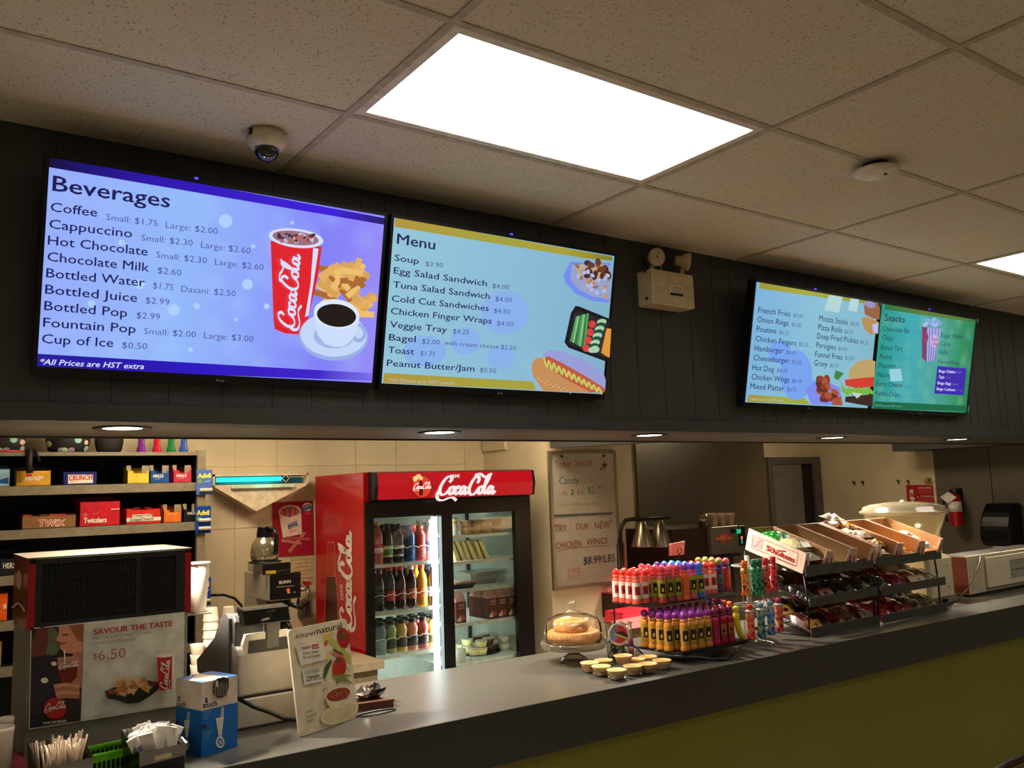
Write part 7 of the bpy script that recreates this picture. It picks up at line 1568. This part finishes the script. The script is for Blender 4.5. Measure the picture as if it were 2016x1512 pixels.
for i, (px_, c3, nm) in enumerate(((1397, (80, 50, 190), 'violet'), (1408, (200, 50, 60), 'red'), (1416, (96, 60, 190), 'purple'), (1425, (226, 80, 40), 'orange-red'), (1436, (236, 90, 30), 'orange'))):
    c = at(px_, 1181+i*2, Y=CY+.14)
    tt = thing('small_dabber', 'short dabber with a '+nm+' ball cap standing behind the spinner', 'bingo dabber', (c.x, CY+.14, CT), group='short dabbers behind the spinner')
    m = MB(); m.lathe((c.x, CY+.14, CT), [(.016, 0), (.017, .01), (.015, c.z-CT-.03), (.010, c.z-CT-.012)], gm('smoke', (90, 60, 60)), 12); part('bottle_body', m, tt); m = MB(); m.ball((c.x, CY+.14, c.z), .014, gm('sm_'+nm, c3), 10); part('cap', m, tt)

# ================================================================== CANDY RACKS
rk = mat('rack_front_grey', (66, 64, 58), .6)
def tri(px, py, Y): return at(px, py, Y=Y)
FRY_ = [2.485, 2.482, 2.492]      # front of bottom, middle, top shelf
def tray_levels(i, px_l):
    return
UNITS = [(3.395, 3.925), (3.945, 4.53)]
# heights of the front strips measured at the left unit's left end
ZF = [(at(1599, 1256, Y=2.485).z+.004, at(1597, 1236, Y=2.485).z), (at(1595, 1195, Y=2.482).z, at(1593, 1177, Y=2.482).z), (at(1581, 1136, Y=2.492).z, at(1581, 1115, Y=2.492).z)]
DEP = .34; RISE = .105
def yx(x): return -.0275*(x-3.4)+(.0)
for ui, (ux0_, ux1_) in enumerate(UNITS):
    tt = thing('candy_rack', ['left three-shelf black wire candy rack next to the dabber spinner', 'right three-shelf black wire candy rack next to the slush machine'][ui], 'display rack', ((ux0_+ux1_)/2, 2.7, CT), group='tilted wire candy racks')
    for li, (z0, z1) in enumerate(ZF):
        y = FRY_[li]+yx((ux0_+ux1_)/2)
        m = MB(); m.box(ux0_-.005, ux1_, y, y+.006, z0, z1, rk); part('front_strip', m, tt)
        m = MB()
        for x in (ux0_, ux1_-.01): m.tube([(x, y+.006, z0+.006), (x, y+DEP, z0+.006+RISE)], .004, bw, 5)
        for k in range(16): x = ux0_+.02+k*(ux1_-ux0_-.04)/15; m.tube([(x, y+.006, z0+.006), (x, y+DEP, z0+.006+RISE)], .0022, bw, 4)
        m.tube([(ux0_, y+DEP, z0+.006+RISE), (ux1_-.01, y+DEP, z0+.006+RISE)], .004, bw, 5)
        part('wire_shelf', m, tt)
    m = MB()
    for x in (ux0_+.002, ux1_-.012):
        m.tube([(x, FRY_[0]+.01, ZF[0][1]-.01), (x, FRY_[1]+.01, ZF[1][0]+.005), (x, FRY_[2]+.01, ZF[2][0]+.005)], .005, bw, 6)
        m.tube([(x, FRY_[0]+DEP, CT+.004), (x, FRY_[0]+DEP, ZF[0][0]+RISE), (x, FRY_[2]+DEP, ZF[2][0]+RISE)], .005, bw, 6)
        m.tube([(x, FRY_[0]+.006, CT+.004), (x, FRY_[0]+DEP, CT+.004)], .004, bw, 6)
    m.tube([(ux0_+.002, FRY_[0]+DEP, CT+.004), (ux1_-.012, FRY_[0]+DEP, CT+.004)], .004, bw, 6)
    part('frame', m, tt)
# bags on the two lower shelves
def bag(x, y, z, w, d, mt, nm, lab, grp, lab_m=None, tilt=math.atan2(RISE, DEP)+.10, puff=.034):
    n = 7; random.seed(int(x*977+z*331))
    m = MB(); P_ = []
    for side in (0, 1):
        for i in range(n):
            for j in range(n):
                a = i/(n-1); b = j/(n-1); e = (math.sin(PI*a)*math.sin(PI*b))**.5
                hz = puff*e*random.uniform(.75, 1.15)*(1 if side else .12)+.002*side
                P_.append(((a-.5)*w+random.uniform(-.002, .002), b*d, hz))
    F = []
    for i in range(n-1):
        for j in range(n-1):
            q = (i*n+j, (i+1)*n+j, (i+1)*n+j+1, i*n+j+1); F.append(q[::-1]); F.append(tuple(v+n*n for v in q))
    ed = [i*n for i in range(n)]+[(n-1)*n+j for j in range(1, n)]+[i*n+n-1 for i in range(n-2, -1, -1)]+[j for j in range(n-2, 0, -1)]
    for a_, b_ in zip(ed, ed[1:]+ed[:1]): F.append((a_, b_, b_+n*n, a_+n*n))
    M = Matrix.Translation((x, y, z)) @ Matrix.Rotation(tilt, 4, 'X')
    m.add(P_, F, mt)
    tt = thing('candy_bag', lab, 'candy bag', (x, y, z), group=grp); part('bag_body', m.xf(M), tt)
    if not lab_m: return
    m = MB(); m.add([(-w*.48, .006, puff*.35), (w*.48, .006, puff*.35), (w*.48, .05, puff*.95+.003), (-w*.48, .05, puff*.95+.003)], [(0, 1, 2, 3)], lab_m); part('header_card', m.xf(M), tt)
def wrapm(n, c): 
    if 'wrap_'+n not in _M:
        m_ = mat('wrap_'+n, c, .14, coat=1.0, var=.5 if sum(c) < 420 else .12, scale=60, bump=.9)
    return _M['wrap_'+n]
BG = {0: [('brown', (70, 34, 24)), ('choc', (52, 26, 20)), ('redbrown', (120, 36, 30)), ('clear tan', (130, 100, 84)), ('rust', (130, 50, 40)), ('pinkred', (170, 50, 60)), ('dark red', (126, 20, 26)), ('olive', (90, 80, 56)), ('tan', (120, 104, 80))],
      1: [('black', (26, 22, 24)), ('liquorice', (34, 30, 34)), ('coal', (30, 26, 26)), ('slate', (60, 58, 58)), ('dark olive', (56, 54, 42)), ('smoky', (70, 66, 60)), ('plum', (140, 40, 70)), ('white and red', (170, 110, 100)), ('grey', (140, 134, 120))]}
for li in (0, 1):
    z0 = ZF[li][0]+.013
    k = 0
    for ui, (ux0_, ux1_) in enumerate(UNITS):
        nb = 5 if ui == 0 else 4; w_ = (ux1_-ux0_-.03)/nb
        for i in range(nb):
            nm, c3 = BG[li][k]; k += 1
            x = ux0_+.015+w_*(i+.5)
            hc = mat('header_card_'+['gold', 'red', 'cream', 'gold', 'silver'][i % 5], [(196, 150, 70), (150, 30, 34), (200, 180, 140), (196, 150, 70), (150, 140, 130)][i % 5], .4)
            if (i*3+li+ui) % 4: hc = None
            for lay in (0, 1):
                y = FRY_[li]+.012+yx(x)+lay*.15; zz = z0+lay*.15*RISE/DEP+.008*lay
                bag(x, y, zz, w_*1.04, .165, wrapm(nm.replace(' ', '_'), c3), nm, nm+' candy bag, '+('front' if lay == 0 else 'rear')+', '+['bottom', 'middle'][li]+' shelf of the '+['left', 'right'][ui]+' rack, place '+str(i+1), 'bags on the candy racks', hc)
# cartons on the top shelf
kraft = mat('kraft_brown', (168, 126, 84), .7, var=.04); kw = mat('carton_white_print', (214, 186, 170), .5); lred = mat('logo_deep_red', (150, 26, 40), .4)
tl = math.atan2(RISE, DEP)
def carton(ix, x0, x1, lab, side_art=False, filln=None):
    z0 = ZF[2][0]+.012; y = FRY_[2]+.010+yx(x0); D_ = .335; M = Matrix.Translation((x0, y, z0)) @ Matrix.Rotation(tl, 4, 'X')
    W_ = x1-x0; w = .003; hf, hb = .098, .108
    tt = thing('display_carton', lab, 'display carton', (x0+W_/2, y, z0), group='open candy cartons on top of the racks')
    m = MB(); m.box(0, W_, 0, D_, 0, w, kraft); m.box(0, W_, D_-w, D_, 0, hb, kraft)
    fl = [(0, 0), (D_, 0), (D_, hb), (0, hf)]
    for xx, sgn in ((0, -1), (W_-w, 1)):
        m.prism(fl, (xx, 0, 0), (0, 1, 0), (0, 0, 1), (1, 0, 0), w, kraft)
        m.prism(fl, (xx+(-.0008 if sgn < 0 else w), 0, 0), (0, 1, 0), (0, 0, 1), (1, 0, 0), .0008, kw)
    m.prism([(0, 0), (W_, 0), (W_, hf), (W_-.022, hf), (W_-.046, .012), (.046, .012), (.022, hf), (0, hf)], (0, 0, 0), (1, 0, 0), (0, 0, 1), (0, 1, 0), w, kw)
    for xx in (.004, W_-.020): m.prism([(0, .01), (.015, .01), (.015, .06), (.006, .066), (.003, .055)], (xx, -.0006, 0), (1, 0, 0), (0, 0, 1), (0, 1, 0), .0005, lred)
    part('carton_body', m.xf(M), tt)
    if side_art:
        X = x0-.0012; pl = Plane((X, 0, 0), (0, -1, 0), (0, 0, 1)); m = MB(); P = Paint(m, pl, 1440, 980, 4.383)
        for a_, b_ in (((190, 322), (575, 480)), ((575, 480), (560, 590)), ((560, 590), (174, 428)), ((174, 428), (190, 322))): P.line([a_, b_], 3.5, lred, lift=False)
        P.poly([(192, 328), (274, 362), (264, 448), (182, 412)], mat('logo_panel', (206, 150, 150), .5)); P.line([(190, 420), (222, 410), (238, 380), (270, 368)], 7, mat('logo_swirl', (170, 90, 96), .5))
        P.text('Scholtens', (298, 450), (545, 562), 40, lred, .04, .1, hv=(8, -42)); P.line([(305, 415), (360, 436)], 8, lred); P.line([(390, 455), (470, 460)], 9, lred)
        P.line([(400, 525), (540, 582)], 4, lred)
        part('side_print', m, tt)
    return tt, M, W_, D_
cl = UNITS[0]; cw_ = (cl[1]-cl[0])/3
cr_ = UNITS[1]; cv = (cr_[1]-cr_[0])/4
CART = [(cl[0]-.006, cl[0]+cw_-.006, 'white-sided candy carton lettered in red, leftmost on top of the racks', True),
        (cl[0]+cw_, cl[0]+2*cw_-.006, 'nearly empty open kraft carton, second from the left on the racks', False),
        (cl[0]+2*cw_, cl[1]-.004, 'open kraft carton, third from the left on top of the racks', False),
        (cr_[0], cr_[0]+1.25*cv, 'kraft carton heaped with shiny bags under the downlight', False),
        (cr_[0]+1.27*cv, cr_[0]+2.6*cv, 'open kraft carton with a few orange bags, second from the right', False),
        (cr_[0]+2.62*cv, cr_[1]-.004, 'open kraft carton with clear tubs, rightmost on the racks', False)]
CO = [carton(i, *c[:3], side_art=c[3]) for i, c in enumerate(CART)]
LIFT = {0: .042, 1: 0, 2: 0, 3: .012, 4: .02, 5: .035}
def pile(ci, items, grp):
    tt, M, W_, D_ = CO[ci]
    for nm, x, y, z, w_, d_, colr, lab in items:
        z = max(0, z+LIFT.get(ci, 0))
        m = MB(); n = 6; random.seed(int(1000*(x+y+z)+ci)); P_ = []
        for s_ in (0, 1):
            for i in range(n):
                for j in range(n):
                    a, b = i/(n-1), j/(n-1); e = (math.sin(PI*a)*math.sin(PI*b))**.5; P_.append((x+(a-.5)*w_, y+(b-.5)*d_, z+(.022*e*random.uniform(.7, 1.3) if s_ else -.003*e)+.004))
        F = []
        for i in range(n-1):
            for j in range(n-1):
                q = (i*n+j, (i+1)*n+j, (i+1)*n+j+1, i*n+j+1); F.append(q[::-1]); F.append(tuple(v+n*n for v in q))
        ed = [i*n for i in range(n)]+[(n-1)*n+j for j in range(1, n)]+[i*n+n-1 for i in range(n-2, -1, -1)]+[j for j in range(n-2, 0, -1)]
        for a_, b_ in zip(ed, ed[1:]+ed[:1]): F.append((a_, b_, b_+n*n, a_+n*n))
        m.add(P_, F, colr); single(nm, m.xf(M), lab, 'candy bag', grp)
gw = wrapm('green', (60, 150, 70)); ww_ = wrapm('white', (214, 206, 190)); ow = wrapm('orange', (230, 120, 40)); pw = wrapm('pinkwhite', (226, 180, 160)); cw2 = wrapm('clearwhite', (240, 222, 190))
W0 = CO[0][2]
pile(0, [('candy_bag', W0*.5, .25, .03, W0*.85, .12, gw, 'green candy bag at the back of the white-sided carton'), ('candy_bag', W0*.48, .235, .052, W0*.8, .11, gw, 'upper green candy bag in the white-sided carton'), ('candy_bag', W0*.5, .15, .01, W0*.85, .14, ww_, 'lowest pale bag in the white-sided carton'), ('candy_bag', W0*.5, .14, .03, W0*.8, .13, ww_, 'second pale bag in the white-sided carton'), ('candy_bag', W0*.52, .13, .05, W0*.78, .12, wrapm('cream', (226, 210, 160)), 'top pale bag with a yellow label in the white-sided carton'), ('candy_bag', W0*.5, .045, .008, W0*.8, .07, ww_, 'small pale bag at the front of the white-sided carton')], 'bags in the white-sided carton')
pile(1, [('candy_bag', W0*.5, .06, .004, W0*.8, .09, gw, 'single green bag at the front of the second carton')], 'bags in the kraft cartons')
pile(2, [('candy_bag', W0*.5, .06, .004, W0*.8, .09, wrapm('cream', 0), 'single cream bag at the front of the third carton')], 'bags in the kraft cartons')
W3 = CO[3][2]
pile(3, [('candy_bag', W3*(.35+.3*(i % 2)), .05+.044*i, .03+.009*i+.012*(i % 2), W3*.62, .085, [cw2, ow, pw, cw2][i % 4], ['frontmost', 'second', 'third', 'fourth', 'fifth', 'sixth', 'seventh', 'rearmost'][i]+' shiny bag heaped in the brightly lit kraft carton') for i in range(8)], 'shiny bags heaped in the kraft carton')
pile(4, [('candy_bag', W3*.5, .06, .01, W3*.8, .09, ow, 'orange bag at the front of the second carton from the right')], 'bags in the kraft cartons')
pile(5, [('candy_bag', W3*.5, .05+.05*i, .01+.012*i, W3*.75, .08, [ww_, pw][i % 2], ['front', 'middle', 'rear'][i]+' pale bag in the rightmost kraft carton') for i in range(3)], 'bags in the kraft cartons')

# ================================================================== SLUSH MACHINE, MICROWAVE
SY = 2.60; sx0, sx1 = 4.62, at(1881, 1150, Y=2.60).x
zbt = at(1850, 1183, Y=SY).z; zst = at(1860, 1092, Y=SY).z
cwht = mat('machine_white', (218, 206, 176), .4, var=.02)
t = thing('slush_machine', 'white drink machine with a large clear bowl, behind the right candy rack', 'drink machine', ((sx0+sx1)/2, 2.95, CT))
m = MB(); m.box(sx0, sx1, SY, SY+.34, zbt, zst, cwht, c=.02); m.box(sx0+.03, sx1-.04, SY+.03, SY+.3, zst, zst+.02, cwht, c=.01); part('base_housing', m, t)
for k in range(4):
    m = MB(); x = (sx0+.04, sx1-.05)[k % 2]; y = SY+(.04, .29)[k//2]; m.cyl((x, y, CT), (x, y, zbt+.002), .016, blackp); part('foot', m, t)
for q in ((1864, 1112), (1868, 1155)):
    c = at(*q, Y=SY); m = MB(); m.lathe((c.x, SY, c.z), [(.006, 0), (.005, .003)], alu, 8, ax=(0, -1, 0)); part('screw', m, t)
bxc = at(1781, 1030, Y=SY+.19).x; zr = at(1781, 1008, Y=SY+.19).z; ztl = at(1770, 987, Y=SY+.19).z
bl_ = glassy('bowl_clear', (236, 230, 214), .06, .12, haze=.12, hazecol=(170, 160, 140))
m = MB(); m.lathe((bxc, SY+.19, zst+.02), [(.145, 0), (.18, (zr-zst)*.45), (.222, zr-zst-.03), (.238, zr-zst-.022), (.232, zr-zst-.03)], bl_, 40); part('bowl', m, t)
m = MB(); m.lathe((bxc, SY+.19, zr), [(.243, 0), (.241, .008), (.225, .014), (.22, .032), (.18, .046), (.08, .058), (.0001, .060)], glassy('lid_clear', (230, 224, 208), .12, .12, haze=.10, hazecol=(170, 160, 140)), 40); m.lathe((bxc, SY+.19, zr+.058), [(.014, 0), (.016, .008), (.0001, .012)], alu, 12); part('lid', m, t)
m = MB(); m.cyl((bxc, SY+.19, zst), (bxc, SY+.19, zst+.06), .05, cwht, 20, .03); part('spinner_head', m, t)
p0, p1 = onc(1848, 1190), onc(1862, 1190)
m = MB(); pts = [at(*q, z=CT+.008) for q in ((1800, 1192), (1850, 1192), (1885, 1180), (1908, 1160))]; m.tube([pts[0], pts[1], pts[2], Vector((pts[3].x, pts[3].y+.1, CT+.008))], .006, mat('cord_grey', (90, 84, 72), .4), 6); single('power_cord', m, 'grey power cord curling behind the slush machine foot', 'cord')
a = onc(1850, 1199); b = onc(1873, 1200); m = MB(); m.hexa([(a.x-.04, a.y, CT+.001), (b.x, b.y, CT+.001), (b.x-.01, b.y+.02, CT+.001), (a.x-.04, a.y+.06, CT+.001), (a.x-.04, a.y, CT+.012), (b.x, b.y, CT+.004), (b.x-.01, b.y+.02, CT+.004), (a.x-.04, a.y+.06, CT+.012)], mat('paper_peach', (214, 150, 120), .5)); single('paper_corner', m, 'pale peach paper corner poking out right of the candy rack', 'paper')
MX = 5.20; q0 = onc(1918, 1177); MX = q0.x; MY = q0.y+.02; zt = at(1918, 1094, Y=MY).z; z0 = at(1918, 1170, Y=MY).z
t = thing('microwave_oven', 'white microwave oven with a dark shiny side, at the right end of the counter', 'microwave', (MX+.5, MY+.2, CT))
yb_ = at(1850, 1100, X=MX).y
m = MB(); m.box(MX, MX+1.0, MY, yb_, z0, zt, mat('microwave_case', (196, 186, 158), .35), c=.003); m.box(MX-.002, MX, MY+.004, yb_, z0+.005, zt-.004, mat('microwave_side', (92, 46, 40), .12, .4)); m.box(MX, MX+1.0, MY+.02, yb_, zt, zt+.002, mat('microwave_top', (60, 54, 48), .3)); part('case', m, t)
m = MB(); m.box(MX+.19, MX+.92, MY-.022, MY, z0+.02, zt-.012, cwht, c=.008); part('door', m, t)
m = MB(); m.box(MX+.46, MX+.80, MY-.0245, MY-.0215, z0+.06, zt-.05, mat('microwave_window', (150, 148, 140), .2)); m.box(MX+.46, MX+.80, MY-.026, MY-.0242, (z0+zt)/2-.002, (z0+zt)/2+.002, sild); part('door_window', m, t)
for k in range(4):
    m = MB(); m.cyl((MX+(.04, .95)[k % 2], MY+(.04, .3)[k//2], CT), (MX+(.04, .95)[k % 2], MY+(.04, .3)[k//2], z0+.002), .014, blackp); part('foot', m, t)
m = MB(); pts = [at(1930, 1096, Y=MY-.005), at(1928, 1110, Y=MY-.03), at(1918, 1135, Y=MY-.05), at(1905, 1160, Y=MY-.07), at(1880, 1185, Y=MY-.10)]; pts[-1].z = max(pts[-1].z, CT+.006); m.tube(pts, .004, mat('cord_grey', 0), 6); single('drooping_cable', m, 'thin grey cord hanging down the front of the microwave', 'cord')

# ================================================================== CHAIR, lower right
c = at(2016, 1492, Y=1.55)
t = thing('counter_chair', 'dark framed chair whose rounded back shows at the lower right corner', 'chair', (c.x+.12, 1.55, 0))
x0, x1, zc = at(1937, 1516, Y=1.55).x-.02, c.x+.40, c.z+.004
fr = mat('chair_frame', (50, 36, 24), .3, .3); ub = mat('chair_cushion', (120, 96, 66), .6)
ol = [(x0, zc-.36), (x0, zc-.10), (x0+.03, zc-.05), (x0+.09, zc-.012), (x0+.16, zc), (x1-.16, zc), (x1-.09, zc-.012), (x1-.03, zc-.05), (x1, zc-.10), (x1, zc-.36)]
m = MB(); m.tube([(a, 1.55, b) for a, b in ol], .012, fr, 8); part('back_frame', m, t)
m = MB(); m.prism([(a+(.012 if a < (x0+x1)/2 else -.012), b-.010) for a, b in ol], (0, 1.535, 0), (1, 0, 0), (0, 0, 1), (0, 1, 0), .03, ub); part('back_cushion', m, t)
zs_ = .62
m = MB(); m.box(x0+.01, x1-.01, 1.12, 1.56, zs_-.05, zs_, ub, c=.015); part('seat', m, t)
for k in range(4):
    m = MB(); x = (x0+.02, x1-.02)[k % 2]; y = (1.15, 1.54)[k//2]; m.cyl((x, y, 0), (x, y, zs_-.05 if k < 2 else zc-.3), .013, fr); part('leg', m, t)
